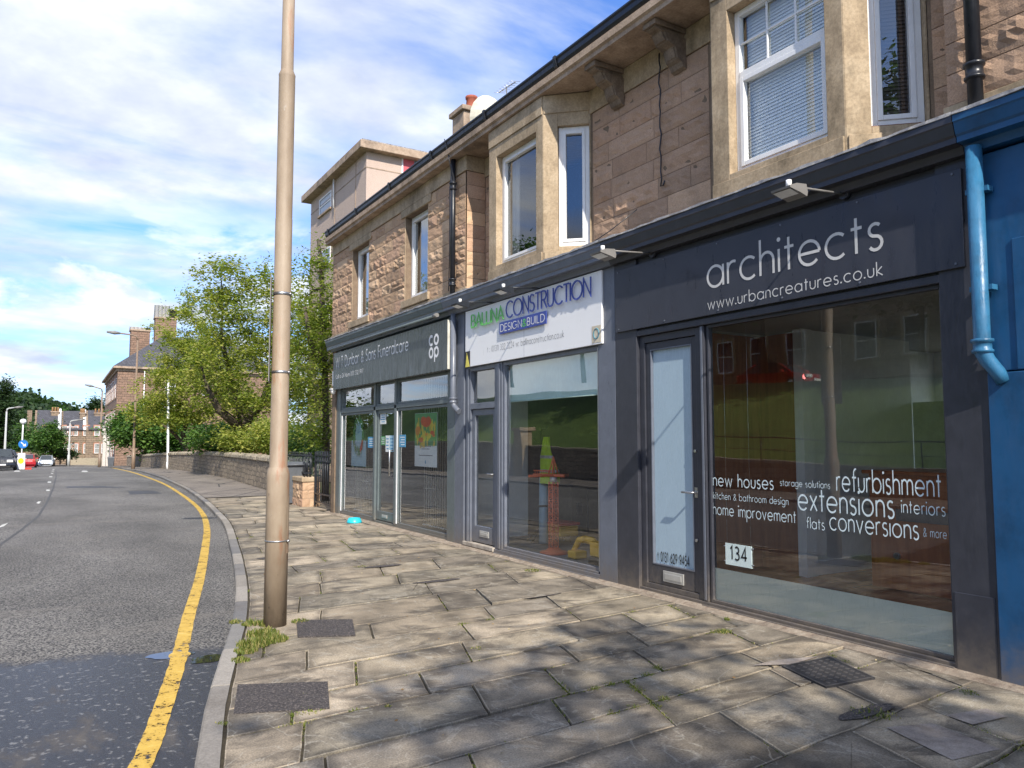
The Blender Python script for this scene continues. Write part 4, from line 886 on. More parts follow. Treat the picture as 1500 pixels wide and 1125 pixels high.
for k in range(9): q.tube([(cx-.1*k/9,cy+.35*k/9,zj),(cx-.1*(k+.5)/9,cy+.35*(k+.5)/9,zj+.06)],.005,4)
for sx,sy in ((-1,-1),(1,-1),(-1,1),(1,1)): q.tube([(cx+sx*.05,cy+sy*.05,zj),(cx,cy,zj+.26)],.009,5)
q.build('jib',OR,cr)
# toy digger
X=6.0; dy0=put(850,X); dg=thing('toy_digger',(X,dy0,.06),'yellow toy excavator on the floor at the near end of the construction shop window','toy digger')
def Y_(px,py): y,z=atX(px,py,X); return Vector((X,y,z))
q=MB(); q.tube([Y_(843,820),Y_(841,805),Y_(849,791),Y_(857,790)],[.04,.035,.045,.05],8); q.tube([Y_(857,790),Y_(868,793),Y_(877,803)],[.05,.055,.05],8); q.build('arm',YE,dg)
q=MB(); p=Y_(845,816); q.wbox(X-.10,X+.10,p.y-.1,p.y+.08,.07,.17); q.build('bucket',YE,dg,bevel=.02)
q=MB(); p=Y_(880,812); q.wbox(X-.12,X+.14,p.y-.2,p.y+.08,.16,.34); q.build('cab',YE,dg,bevel=.02)
q=MB(); q.wbox(X-.14,X-.05,p.y-.24,p.y+.1,.06,.155); q.wbox(X+.06,X+.15,p.y-.24,p.y+.1,.06,.155); q.build('track',M['blackink'],dg,bevel=.03)
# toy tipper
X=6.6; y=put(818,X); tp=thing('toy_tipper',(X,y,.06),'yellow and red toy tipper truck behind the toy crane','toy truck')
q=MB(); q.wbox(X-.18,X+.18,y-.28,y+.28,.2,.36); q.build('skip_body',YE,tp,bevel=.03)
q=MB(); q.wbox(X-.19,X+.19,y-.3,y+.22,.361,.40); q.build('rim',RP,tp,bevel=.01)
for sy in (-.18,.18):
    for sx in(-.16,.16): q=MB(); q.tube([(X+sx-.03,y+sy,.13),(X+sx+.03,y+sy,.13)],.07,12); q.build('wheel',M['blackink'],tp)
# coat stand and vest
X=6.55; y=put(793,X); zt3=atX(793,626,X)[1]
cs=thing('coat_stand',(X,y,.06),'black coat stand behind the construction shop window','coat stand')
q=MB(); q.tube([(X,y,.1),(X,y,zt3)],.018,8); q.build('pole',M['iron'],cs)
q=MB()
for k in range(4): a=k*PI/2+.4; q.tube([(X,y,.3),(X+.25*math.cos(a),y+.25*math.sin(a),.07)],.014,6)
q.build('foot',M['iron'],cs)
q=MB()
for zz in (zt3-.03,zt3-.22):
    for k in range(4): a=k*PI/2+.2; q.tube([(X,y,zz-.02),(X+.1*math.cos(a),y+.1*math.sin(a),zz),(X+.15*math.cos(a),y+.15*math.sin(a),zz+.05)],[.01,.01,.018],6)
q.build('hook',M['iron'],cs)
hv=paint('hi_vis_fabric',(.48,.72,.03),.8,dirt=.15); y2=put(802,X-.1)
vt=thing('safety_vest',(X-.1,y2,.6),'yellow-green high visibility vest hanging from the coat stand','safety vest')
q=MB(); za=atX(802,640,X-.1)[1]; zb=atX(802,708,X-.1)[1]
rows=10; n=18
def VP_(i,j):
    t=j/rows; wv=lerp(.05,.20,t**.7); a=2*PI*i/n; f=1+.3*math.sin(3*a+t*2)+.15*math.sin(5*a-t*5); return Vector((X-.1+.08*f*math.cos(a)*(.5+t),y2+wv*.82*f*math.sin(a)-.07*t+.03*math.sin(t*6),lerp(za,zb,t)))
for j in range(rows):
    for i in range(n): q.face([VP_(i,j),VP_(i+1,j),VP_(i+1,j+1),VP_(i,j+1)],sm=True)
q.build('cloth',hv,vt,fixn=False)
q=MB(); 
for j in (4,7):
    for i in range(n):
        P=[VP_(i,j),VP_(i+1,j),VP_(i+1,j+.6),VP_(i,j+.6)]; c0=Vector((X-.1,y2,0)); q.face([p+Vector(((p.x-c0.x),(p.y-c0.y),0))*.04 for p in P])
q.build('reflective_band',M['steelbox'],vt,fixn=False)
X=6.35; mb=MB(); a=atX(787,692,X); b=atX(796,786,X); mb.tube([(X+.12,a[0],a[1]),(X,b[0],.08)],.07,12); o=mb.build('plan_tube',paint('pale_blue_tube',(.42,.58,.66),.6),None); tag(o,'pale blue cardboard tube leaning beside the coat stand','tube')
q=MB(); m_=Vector((X+.06,(a[0]+b[0])/2,(a[1]+.08)/2)); q.tube([m_,m_+Vector((.003,(a[0]-b[0])*.03,.03))],.075,12); q.build('band',M['blackink'],o)
mb=MB(); mb.wbox(7.3,8.0,10.3,10.82,.07,.85); o=mb.build('cupboard',paint('dull_oak',(.16,.13,.09),.6),None,bevel=.01); tag(o,'dull brown cupboard at the back of the construction shop','cupboard')
q=MB(); q.wbox(7.62,7.64,10.285,10.3,.1,.83); q.wbox(7.4,7.5,10.28,10.3,.4,.6); q.build('door_gap',M['blackink'],o)
mb=MB(); mb.wbox(8.3,8.34,10.3,10.8,.07,1.8); 
for k in range(5): mb.wbox(8.06,8.30,10.3,10.8,.2+k*.38,.22+k*.38)
o=mb.build('shelf_unit',M['intdark'],None); tag(o,'narrow grey shelf unit against the inner wall of the construction shop','shelves')
# cyan dog bowl on the pavement
bx_,by_=G(519,766); bw=paint('turquoise_plastic',(.02,.50,.62),.35,dirt=.05)
mb=MB(); mb.lathe(bx_,by_,[(.0,.004),(.15,.004),(.145,.03),(.115,.095),(.105,.10),(.085,.05),(.0,.04)],24); o=mb.build('dog_bowl',bw,None); tag(o,'turquoise plastic bowl on the paving outside the funeral shop','bowl')
q=MB(); q.lathe(bx_,by_,[(.0,.07),(.094,.07),(.0,.0705)],20); q.build('water',M['glassup'],o)
# ================================================================== ground, road, pavement
KX=curve([(-30,-8.5),(-8,-2.2),(0,-.35),(3,.42),(4.1,.66),(5.1,.88),(6.16,1.16),(7.54,1.52),(9.35,1.9),(12.4,2.43),(16.8,3.09),(26.3,3.92),(36,4.35),(46,4.65),(60,4.95),(80,5.2),(100,4.6),(120,2.2),(140,-2.),(165,-9)])
WX=curve([(22,6.02),(25,6.08),(30,6.35),(36,6.68),(47,6.9),(60,7.0),(80,7.25),(95,7.1),(105,6.3),(125,4.5)])
def rng(a,b,st):
    n=max(1,round((b-a)/st)); return [lerp(a,b,i/n) for i in range(n+1)]
YS=rng(-30,-6,2)+rng(-6,14,.5)[1:]+rng(14,40,1.5)[1:]+rng(40,165,4)[1:]
ROADW=9.0
# asphalt
m,nt,b,o_=new_mat('asphalt'); p=pos(nt)
vor=N(nt,'ShaderNodeTexVoronoi'); vor.inputs['Scale'].default_value=55; L(nt,p,vor.inputs['Vector'])
fine=nz(nt,42,5,.8,p); big=nz(nt,.45,6,.6,mapv(nt,p,(1,.5,1))); mid=nz(nt,3.,6,.6,p)
spk=ramp(nt,math_(nt,'ADD',math_(nt,'MULTIPLY',vor.outputs['Distance'],.35),fine),[(.50,(.013,.013,.016)),(.64,(.062,.059,.059)),(.74,(.26,.245,.22))])
sepp=N(nt,'ShaderNodeSeparateXYZ'); L(nt,p,sepp.inputs[0])
# newer, smooth, damp strip of surfacing across the near road
edge=math_(nt,'ADD',math_(nt,'ADD',sepp.outputs[1],math_(nt,'MULTIPLY',sepp.outputs[0],.18)),math_(nt,'MULTIPLY',math_(nt,'SUBTRACT',mid,.5),.9))
wet=ramp(nt,math_(nt,'DIVIDE',edge,10.),[(.690,1.),(.712,0.)]); 
tone=ramp(nt,big,[(.35,.62),(.65,1.15)]); c=mix(nt,spk.outputs[0],tone.outputs[0],1.,'MULTIPLY')
lt=ramp(nt,nz(nt,.8,5,.6,mapv(nt,p,(.5,1.6,1),(0,0,.2))),[(.56,0.),(.72,.5)]); c=mix(nt,c,(.20,.18,.155),lt.outputs[0])
spk2=ramp(nt,nz(nt,24,3,.5,p),[(.60,(.026,.025,.030)),(.68,(.17,.165,.16))])
dry=ramp(nt,nz(nt,1.3,7,.65,mapv(nt,p,(1.5,.6,1),(0,0,.5))),[(.54,0.),(.66,.75)])
cw=mix(nt,spk2.outputs[0],(.125,.112,.098),dry.outputs[0])
L(nt,mix(nt,c,cw,wet.outputs[0]),b.inputs['Base Color'])
rw=math_(nt,'ADD',.33,math_(nt,'MULTIPLY',dry.outputs[0],.6))
rg=N(nt,'ShaderNodeMix'); rg.data_type='FLOAT'; L(nt,wet.outputs[0],rg.inputs[0]); rg.inputs[2].default_value=.8; L(nt,rw,rg.inputs[3]); L(nt,rg.outputs[0],b.inputs['Roughness'])
bh=math_(nt,'MULTIPLY',fine,math_(nt,'SUBTRACT',1.05,math_(nt,'MULTIPLY',wet.outputs[0],.6))); bump(nt,b,bh,.012)
M['asphalt']=m
RZ=-.08
mb=MB()
for y0,y1 in zip(YS,YS[1:]):
    for a,b_ in zip([0,.25,.5,.75],[.25,.5,.75,1]):
        P=[]
        for (yy,t) in ((y0,a),(y0,b_),(y1,b_),(y1,a)): P.append((KX(yy)-ROADW*(1-t)+.02*t,yy,gz(yy)+RZ+.05*(1-abs(2*t-1))))
        mb.face(P)
tag(mb.build('road',M['asphalt'],None,merge=True,fixn=False),kind='structure')
def roadz(x,y):
    t=1-(KX(y)-x)/ROADW; t=min(1,max(0,t)); q=math.floor(t*4)/4; r=(t-q)*4; f=lambda u:.05*(1-abs(2*u-1))
    return gz(y)+RZ+lerp(f(q),f(min(1,q+.25)),r)
# base ground
GRS=stone('rough_ground',(.05,.06,.02),(.08,.09,.035),(.12,.11,.05),bd=.02,sc=3,stain=.3)
mb=MB(); xs=[-500,-200,-80,-40,-22,-11,-5,0,4,8,14,30,60,120,300,500]; ys=rng(-60,160,10)+[200,300,450,700,1100]
for y0,y1 in zip(ys,ys[1:]):
    for x0,x1 in zip(xs,xs[1:]): mb.face([(x,y,gz(y)-.32) for x,y in ((x0,y0),(x1,y0),(x1,y1),(x0,y1))])
tag(mb.build('ground',GRS,None,merge=True,fixn=False),kind='structure')
# flagstone pavement
m,nt,b,o_=new_mat('flagstone'); p=pos(nt); a=N(nt,'ShaderNodeAttribute'); a.attribute_name='Col'
n1=nz(nt,2.6,8,.62,p); f=nz(nt,95,5,.8,p); st=nz(nt,1.7,6,.6,mapv(nt,p,(1,1.6,1)),.8); ring=nz(nt,1.9,3,.5,mapv(nt,p,(1,1,1),(0,0,.7)),1.6)
c=mix(nt,a.outputs['Color'],ramp(nt,n1,[(.3,.50),(.5,.98),(.72,1.4)]).outputs[0],1.,'MULTIPLY')
c=mix(nt,c,(.085,.072,.058),ramp(nt,st,[(.50,0.),(.64,.85)]).outputs[0])
rr=ramp(nt,ring,[(.485,0.),(.5,.45),(.515,0.)]); c=mix(nt,c,(.40,.37,.31),rr.outputs[0])
c=mix(nt,c,ramp(nt,f,[(.38,.55),(.5,1.),(.66,1.5)]).outputs[0],.8,'MULTIPLY')
L(nt,c,b.inputs['Base Color']); L(nt,ramp(nt,n1,[(.35,.5),(.65,.85)]).outputs[0],b.inputs['Roughness']); b.inputs['Specular IOR Level'].default_value=.3
bump(nt,b,math_(nt,'ADD',math_(nt,'MULTIPLY',f,.25),n1),.006); M['flag']=m
def clip(poly,nx,ny,d):
    """keep nx*x+ny*y<=d"""
    out=[]; n=len(poly)
    for i in range(n):
        p,q=poly[i],poly[(i+1)%n]; a=nx*p[0]+ny*p[1]-d; c_=nx*q[0]+ny*q[1]-d
        if a<=0: out.append(p)
        if a*c_<0: t=a/(a-c_); out.append((lerp(p[0],q[0],t),lerp(p[1],q[1],t)))
    return out
rs=random.Random(5)
rows=[]; v=-3.2
fixed=[3.05,3.42,3.84,4.38,4.84,5.36,5.88,6.42,7.22,7.95]
v=-3.2; 
while v<2.6: rows.append(v); v+=rs.uniform(.5,.68)
rows+=fixed; v=8.6
while v<23: rows.append(v); v+=rs.uniform(.55,.85)
TAR=[((1.0,4.72),(1.66,5.26)),((1.74,6.22),(2.38,6.92))]
def inset(poly,k):
    cx=sum(p[0] for p in poly)/len(poly); cy=sum(p[1] for p in poly)/len(poly); out=[]
    n=len(poly)
    # proper inward offset for convex polygons
    A=sum(poly[i][0]*poly[(i+1)%n][1]-poly[(i+1)%n][0]*poly[i][1] for i in range(n)); sg=1 if A>0 else -1
    for i in range(n):
        p0,p1,p2=poly[i-1],poly[i],poly[(i+1)%n]
        e1=Vector((p1[0]-p0[0],p1[1]-p0[1])); e2=Vector((p2[0]-p1[0],p2[1]-p1[1]))
        if e1.length<1e-4 or e2.length<1e-4: out.append(p1); continue
        e1.normalize(); e2.normalize(); n1=Vector((-e1.y,e1.x))*sg; n2=Vector((-e2.y,e2.x))*sg; m_=n1+n2
        if m_.length<.1: out.append(p1); continue
        m_.normalize(); out.append((p1[0]+m_.x*k/max(.5,m_.dot(n1)),p1[1]+m_.y*k/max(.5,m_.dot(n1))))
    return out
mb=MB(); corners=[]; jo=[]
FC=[(.33,.275,.20),(.29,.245,.18),(.37,.31,.225),(.26,.225,.17),(.31,.255,.185),(.235,.20,.155),(.35,.29,.215),(.205,.175,.135)]
for r0,r1 in zip(rows,rows[1:]):
    x=-3.+rs.uniform(0,1.1); so0=so1=0.
    while x<7.2:
        ln=rs.uniform(.75,1.5) if rs.random()<.75 else rs.uniform(.45,.8)
        x1=x+ln; k0=rs.uniform(-.03,.03); g=.006+rs.uniform(0,.004)
        kk=.30 if r0<9 else .16
        def Q(u,v_): return (u+kk*(v_-4.5)+(0 if r0<9 else .14*4.5), v_+.087*u)
        sn=rs.uniform(-.03,.03); poly=[Q(x,r0),Q(x1,r0),Q(x1+sn,r1),Q(x+so0,r1)]; so0=sn
        jo.append((poly[0],poly[1])); jo.append((poly[0],poly[3]))
        yc=sum(p[1] for p in poly)/4
        y=yc; ka=KX(y+.01); kb=KX(y-.01); sl=(ka-kb)/.02
        # keep x >= KX(y)+.125 : -(x) + sl*y <= -(KX(yc)+.125)+sl*yc
        poly=clip(poly,-1,sl,-(KX(yc)+.135)+sl*yc); 
        if len(poly)>2 and yc<17.4: poly=clip(poly,1,0,5.375)
        if len(poly)>2: poly=clip(poly,1,0,7.3)
        x=x1
        if len(poly)<3: continue
        area=abs(sum(poly[i][0]*poly[(i+1)%len(poly)][1]-poly[(i+1)%len(poly)][0]*poly[i][1] for i in range(len(poly))))/2
        if area<.03: continue
        pp=inset(poly,g); cc=rs.choice(FC); k=rs.uniform(.85,1.12); cc=tuple(q*k for q in cc)
        dz=rs.uniform(-.004,.004); tx,ty=rs.uniform(-.008,.008),rs.uniform(-.010,.010); cx_=sum(p[0] for p in pp)/len(pp); cy_=sum(p[1] for p in pp)/len(pp)
        # wavy edges
        loop=[]
        for i in range(len(pp)):
            p,q=pp[i],pp[(i+1)%len(pp)]; L_=math.hypot(q[0]-p[0],q[1]-p[1]); ns=max(1,int(L_/.11))
            for j in range(ns):
                t=j/ns; X_,Y_2=lerp(p[0],q[0],t),lerp(p[1],q[1],t)
                w_=.011*noise.noise(Vector((X_*7,Y_2*7,1.3))); loop.append((X_+w_,Y_2+w_))
        zt_=lambda p:dz+tx*(p[0]-cx_)+ty*(p[1]-cy_)+gz(p[1])
        inn=inset(loop,.007)
        top=[Vector((p[0],p[1],zt_(p)+.0005)) for p in inn]; ed=[Vector((p[0],p[1],zt_(p)-.003)) for p in loop]; bt=[Vector((p[0],p[1],zt_(p)-.04)) for p in loop]
        n=len(loop); inn2=inset(inn,.055+.02*rs.random()); 
        dk=tuple(q*.50 for q in cc); t2=[Vector((p[0],p[1],zt_(p)+.0015)) for p in inn2]
        def vc(p): k_=1+.45*noise.noise(Vector((p.x*2.3,p.y*2.3,7))); return tuple(q*k_ for q in cc)
        cdk=[tuple(q*(.42+.45*abs(noise.noise(Vector((p.x*4,p.y*4,2))))*1.6) for q in cc) for p in top]; cin=[vc(p) for p in t2]
        mb.face(t2,cin)
        for i in range(n): j=(i+1)%n; mb.face([top[i],top[j],t2[j],t2[i]],[cdk[i],cdk[j],cin[j],cin[i]])
        for i in range(n):
            j=(i+1)%n; mb.face([ed[i],ed[j],top[j],top[i]],cc); mb.face([bt[i],bt[j],ed[j],ed[i]],cc)
pv=mb.build('pavement',M['flag'],None); tag(pv,kind='structure')
JD=stone('joint_dirt',(.03,.026,.02),(.06,.05,.035),(.09,.08,.05),bd=.01,sc=20,stain=.4)
mb=MB()
for y0,y1 in zip(YS,YS[1:]):
    if y0<23.5: mb.face([(KX(y0)+.1,y0,gz(y0)-.016),(7.4 if y0>17 else 5.52,y0,gz(y0)-.016),(7.4 if y0>17 else 5.52,y1,gz(y1)-.016),(KX(y1)+.1,y1,gz(y1)-.016)])
tag(mb.build('pavement_bed',JD,None,fixn=False),kind='structure')
# rough strip between flags and shop plinth
mb=MB(); rr2=random.Random(2); ys_=rng(-4,17.2,.25)
M['edge']=stone('edge_mortar',(.18,.13,.10),(.32,.26,.20),(.42,.36,.29),bd=.02,sc=14,stain=.6)
for y0,y1 in zip(ys_,ys_[1:]):
    def e(y): return 5.355+.03*noise.noise(Vector((y*2,0,0)))
    mb.face([(e(y0),y0,.001),(5.49,y0,.028),(5.49,y1,.028),(e(y1),y1,.001)]); mb.face([(e(y0),y0,-.03),(e(y0),y0,.001),(e(y1),y1,.001),(e(y1),y1,-.03)])
tag(mb.build('pavement_edge',M['edge'],None,fixn=False),kind='structure')
# tarmac footpath further on
m,nt,b,o_=new_mat('footpath_tarmac'); p=pos(nt); f=nz(nt,55,5,.8,p); g2=nz(nt,.8,6,.6,p)
c=ramp(nt,f,[(.35,(.10,.085,.072)),(.55,(.22,.19,.16)),(.7,(.36,.31,.26))]).outputs[0]
vo=N(nt,'ShaderNodeTexVoronoi'); vo.feature='DISTANCE_TO_EDGE'; vo.inputs['Scale'].default_value=.55; L(nt,mapv(nt,p,(1,.6,1)),vo.inputs['Vector'])
c=mix(nt,c,(.03,.028,.03),ramp(nt,vo.outputs['Distance'],[(.006,.9),(.02,0.)]).outputs[0]); c=mix(nt,c,ramp(nt,g2,[(.35,.7),(.65,1.2)]).outputs[0],1.,'MULTIPLY')
L(nt,c,b.inputs['Base Color']); b.inputs['Roughness'].default_value=.9; bump(nt,b,f,.006); M['path']=m
mb=MB()
for y0,y1 in zip(YS,YS[1:]):
    if y0>=22.4:
        for a_,b2 in ((0,.5),(.5,1)):
            P=[]
            for yy,t in ((y0,a_),(y0,b2),(y1,b2),(y1,a_)): P.append((lerp(KX(yy)+.13,max(WX(yy)+.3,KX(yy)+1.8),t),yy,gz(yy)+.006))
            mb.face(P)
tag(mb.build('footpath',M['path'],None,fixn=False),kind='structure')
# kerb stones
M['kerb']=stone('kerb_stone',(.20,.19,.18),(.29,.27,.25),(.38,.35,.31),bd=.006,sc=8,stain=.35,attr=True)
mb=MB(); y=-12.; rk=random.Random(9)
def kpt(y): 
    t=Vector((KX(y+.05)-KX(y-.05),.1,0)).normalized(); return Vector((KX(y),y,gz(y))),Vector((t.y,-t.x,0))
while y<120:
    ln=rk.uniform(.75,1.0) if y<30 else 3.; y1=y+ln; g=.006
    cc=rk.choice([(.22,.20,.175),(.17,.165,.16),(.26,.235,.20),(.19,.185,.175),(.33,.30,.26),(.13,.13,.135)]); dz=rk.uniform(-.004,.006); n=4
    sec=[(0,-.14),(0,-.012),(.014,.0),(.118,.0),(.118,-.14)]
    rings=[]
    for i in range(n+1):
        p_,nn=kpt(lerp(y+g,y1-g,i/n)); wv=.004*noise.noise(Vector((p_.y*6,0,0)))
        rings.append([p_+nn*(a_+wv)+Vector((0,0,z_+dz+.002)) for a_,z_ in sec])
    for A_,B_ in zip(rings,rings[1:]):
        for i in range(4): mb.face([A_[i],A_[i+1],B_[i+1],B_[i]],cc)
    mb.face(rings[0],cc); mb.face(rings[-1][::-1],cc)
    y=y1
tag(mb.build('kerb',M['kerb'],None),kind='structure')
mb=MB(); y=-12.
while y<120:
    y1=y+(2. if y<40 else 5)
    P=[]
    for yy in (y,y1):
        x=KX(yy)-ROADW; P.append([Vector((x+d,yy,gz(yy)+z)) for d,z in ((.02,-.14),(.02,.0),(-.12,.0),(-.12,-.14))])
    for i in range(3): mb.face([P[0][i],P[0][i+1],P[1][i+1],P[1][i]],(.28,.26,.24))
    y=y1
tag(mb.build('kerb',M['kerb'],None),kind='structure')
mb=MB()
for y0,y1 in zip(YS,YS[1:]): mb.face([(KX(y0)-ROADW-.1,y0,gz(y0)-.004),(KX(y0)-ROADW-2.9,y0,gz(y0)-.004),(KX(y1)-ROADW-2.9,y1,gz(y1)-.004),(KX(y1)-ROADW-.1,y1,gz(y1)-.004)])
tag(mb.build('footpath',M['path'],None,fixn=False),kind='structure')
# tar patches in the pavement, cover
mb=MB(); m,nt,b,o_=new_mat('patch_tarmac'); p=pos(nt); f=nz(nt,70,4,.8,p); L(nt,ramp(nt,f,[(.38,(.03,.026,.026)),(.55,(.085,.072,.068)),(.68,(.28,.24,.21))]).outputs[0],b.inputs['Base Color']); b.inputs['Roughness'].default_value=.75; bump(nt,b,f,.012)
M['patch']=m
for (x0,y0),(x1,y1) in TAR:
    for _ in (0,): 
        P=[(x0,y0+.02),(x1-.12,y0-.1),(x1,y1-.12),(x0+.13,y1)]
        if x0>1.5: P=[(1.80,6.40),(2.22,6.20),(2.39,6.76),(1.95,6.99)]
        else: P=[(.985,4.81),(1.50,4.62),(1.645,5.12),(1.12,5.36)]
        mb.face([Vector((x,y,.010)) for x,y in P]); 
        for i in range(4): a_,b2=P[i],P[(i+1)%4]; mb.face([(a_[0],a_[1],-.02),(b2[0],b2[1],-.02),(b2[0],b2[1],.010),(a_[0],a_[1],.010)])
def blobpatch(px,py,rx,ry,z=.009):
    cx_,cy_=G(px,py); n=18; P=[(cx_+rx*math.cos(2*PI*i/n)*(1+.5*noise.noise(Vector((i*.9,px,0)))),cy_+ry*math.sin(2*PI*i/n)*(1+.5*noise.noise(Vector((i*.9,py,3))))) for i in range(n)]
    mb.face([Vector((x,y,z)) for x,y in P])
for a_ in ((562,830,.26,.07),(640,852,.30,.06),(785,874,.32,.07),(1270,1044,.26,.06),(395,818,.16,.10)): blobpatch(*a_)
tag(mb.build('tarmac_patch',M['patch'],None,fixn=False),kind='structure')
mc=MB(); P=[G(1145,978),G(1215,964),G(1282,995),G(1210,1009)]; mc.face([Vector((x,y,.012)) for x,y in P]); 
for i in range(4): a_,b2=P[i],P[(i+1)%4]; mc.face([(a_[0],a_[1],-.02),(b2[0],b2[1],-.02),(b2[0],b2[1],.012),(a_[0],a_[1],.012)])
c_=mc.build('utility_cover',paint('dark_cover',(.035,.033,.035),.6,dirt=.3,bumpd=.004),None,fixn=False); tag(c_,'dark rectangular utility cover set in the paving below the right-hand window','cover')
mc=MB(); PX=[(1120,972),(1145,966),(1205,962),(1170,972)]; mc.face([Vector(G(*q)+(.010,)) for q in [(1100,977),(1140,968),(1200,963),(1160,975)]])
mc.face([Vector(G(*q)+(.010,)) for q in [(1298,1068),(1365,1062),(1465,1100),(1395,1116)]]); mc.face([Vector(G(*q)+(.010,)) for q in [(1385,1050),(1445,1040),(1475,1052),(1425,1064)]])
tag(mc.build('cement_patch',stone('pale_cement',(.22,.18,.15),(.34,.29,.25),(.44,.38,.33),bd=.01,sc=12,stain=.4),None,fixn=False),kind='structure')
fm=MB(); C4=[Vector(q) for q in [P[0]+(0,)]] if 0 else None
PC=[G(1145,978),G(1215,964),G(1282,995),G(1210,1009)]
for i in range(4):
    a_,b2=Vector(PC[i]+(.0145,)),Vector(PC[(i+1)%4]+(.0145,)); cc_=sum((Vector(q+(.0145,)) for q in PC),Vector())/4
    fm.face([a_,b2,b2+(cc_-b2)*.07,a_+(cc_-a_)*.07])
for u in range(1,9):
    for v in range(1,7):
        q=Vector(PC[0]+(.0145,)).lerp(Vector(PC[1]+(.0145,)),v/7).lerp(Vector(PC[3]+(.0145,)).lerp(Vector(PC[2]+(.0145,)),v/7),u/9)
        fm.box(Fr((q.x,q.y),(1,.3),(-.3,1)),-.012,.012,-.012,.012,.0121,.0165)
fm.build('cover_frame',paint('worn_iron_rim',(.13,.12,.115),.5,metal=.4,dirt=.4),c_,fixn=False)
# ---- road markings
m,nt,b,o_=new_mat('yellow_line'); p=pos(nt); n_=nz(nt,9,7,.7,p); w_=nz(nt,38,4,.7,p); tr=N(nt,'ShaderNodeBsdfTransparent'); mx=N(nt,'ShaderNodeMixShader')
L(nt,ramp(nt,n_,[(.3,(.44,.26,.03)),(.6,(.60,.39,.06)),(.8,(.70,.54,.22))]).outputs[0],b.inputs['Base Color']); b.inputs['Roughness'].default_value=.55
L(nt,ramp(nt,math_(nt,'ADD',math_(nt,'MULTIPLY',n_,.55),math_(nt,'MULTIPLY',w_,.45)),[(.425,1.),(.45,0.)]).outputs[0],mx.inputs[0]); L(nt,b.outputs[0],mx.inputs[1]); L(nt,tr.outputs[0],mx.inputs[2]); L(nt,mx.outputs[0],o_.inputs[0]); bump(nt,b,w_,.003)
M['yline']=m
M['wline']=paint('white_road_paint',(.55,.54,.50),.6,dirt=.35,sc=12)
ypx=[(205,1125),(238,1040),(262,965),(276,905),(292,850),(301,800),(303,775),(298,755),(285,739),(262,722),(240,709),(215,699),(186,690),(165,685.5),(150,682.5)]
YP_=[G(x,y,RZ) for x,y in ypx]
YL=curve([(yy,x) for x,yy in [(YP_[0][0]-.9,YP_[0][1]-3)]+YP_])
mb=MB(); rk=random.Random(4); ys_=rng(1.2,12,.06)+rng(12,YP_[-1][1],.5)[1:]
def yw(y): return .058+.007*noise.noise(Vector((y*7,2,0)))+.02*(1 if 6.55<y<6.72 else 0)+min(.06,max(0,(y-30)*.0012))
for y0,y1 in zip(ys_,ys_[1:]):
    P=[]
    for yy in (y0,y1):
        t=Vector((YL(yy+.1)-YL(yy-.1),.2,0)).normalized(); n2=Vector((t.y,-t.x,0)); c0=Vector((YL(yy),yy,0)); P.append([c0-n2*yw(yy),c0+n2*(yw(yy)+.004*noise.noise(Vector((yy*9,0,5))))])
    q=[P[0][0],P[0][1],P[1][1],P[1][0]]; mb.face([Vector((v_.x,v_.y,roadz(v_.x,v_.y)+.004)) for v_ in q])
tag(mb.build('yellow_line',M['yline'],None,fixn=False),kind='structure')
def roadquad(mb,pix,dz=.004):
    P=[G(x,y,RZ+.03) for x,y in pix]; mb.face([Vector((x,y,roadz(x,y)+dz)) for x,y in P])
mb=MB()
for x,y,w_,h in ((70,719,5,2),(72,707,5,1.8),(74,699,4.5,1.4),(76,694,3.5,1),(77,690.5,3,.8),(78,688,3,.7)): roadquad(mb,[(x-w_/2,y+h/2),(x+w_/2,y+h/2),(x+w_/2+.6,y-h/2),(x-w_/2+.6,y-h/2)])
roadquad(mb,[(-6,776),(3,770),(12,767),(6,772)]); roadquad(mb,[(53,738),(57,739),(60,735.5),(56,735.5)])
for x,y in ((25,690),(124,690.5)): roadquad(mb,[(x-5,y+.9),(x+5,y+.9),(x+3,y-.9),(x-3,y-.9)])
tag(mb.build('lane_marking',M['wline'],None,fixn=False),kind='structure')
# tar seam along the lane
mb=MB(); sp_=[(-40,822),(0,799),(30,778),(56,757),(68,738),(78,716),(82,700),(82,690)]
P=[G(x,y,RZ+.03) for x,y in sp_]
for p0,p1 in zip(P,P[1:]):
    for k in range(8):
        a_=(lerp(p0[0],p1[0],k/8),lerp(p0[1],p1[1],k/8)); b2=(lerp(p0[0],p1[0],(k+1)/8),lerp(p0[1],p1[1],(k+1)/8)); hw=.028
        q=[(a_[0]-hw,a_[1]),(a_[0]+hw,a_[1]),(b2[0]+hw,b2[1]),(b2[0]-hw,b2[1])]; mb.face([Vector((x,y,roadz(x,y)+.003)) for x,y in q])
sm=paint('tar_seam',(.07,.068,.070),.75,dirt=.3,sc=5); tag(mb.build('road_seam',sm,None,fixn=False),kind='structure')
mb=MB(); roadquad(mb,[(190,724),(238,722),(226,718),(188,719)],.003); roadquad(mb,[(97,715),(190,714),(150,712),(98,713)],.003)
tag(mb.build('road_patch',paint('new_tarmac',(.045,.045,.05),.6,dirt=.2),None,fixn=False),kind='structure')
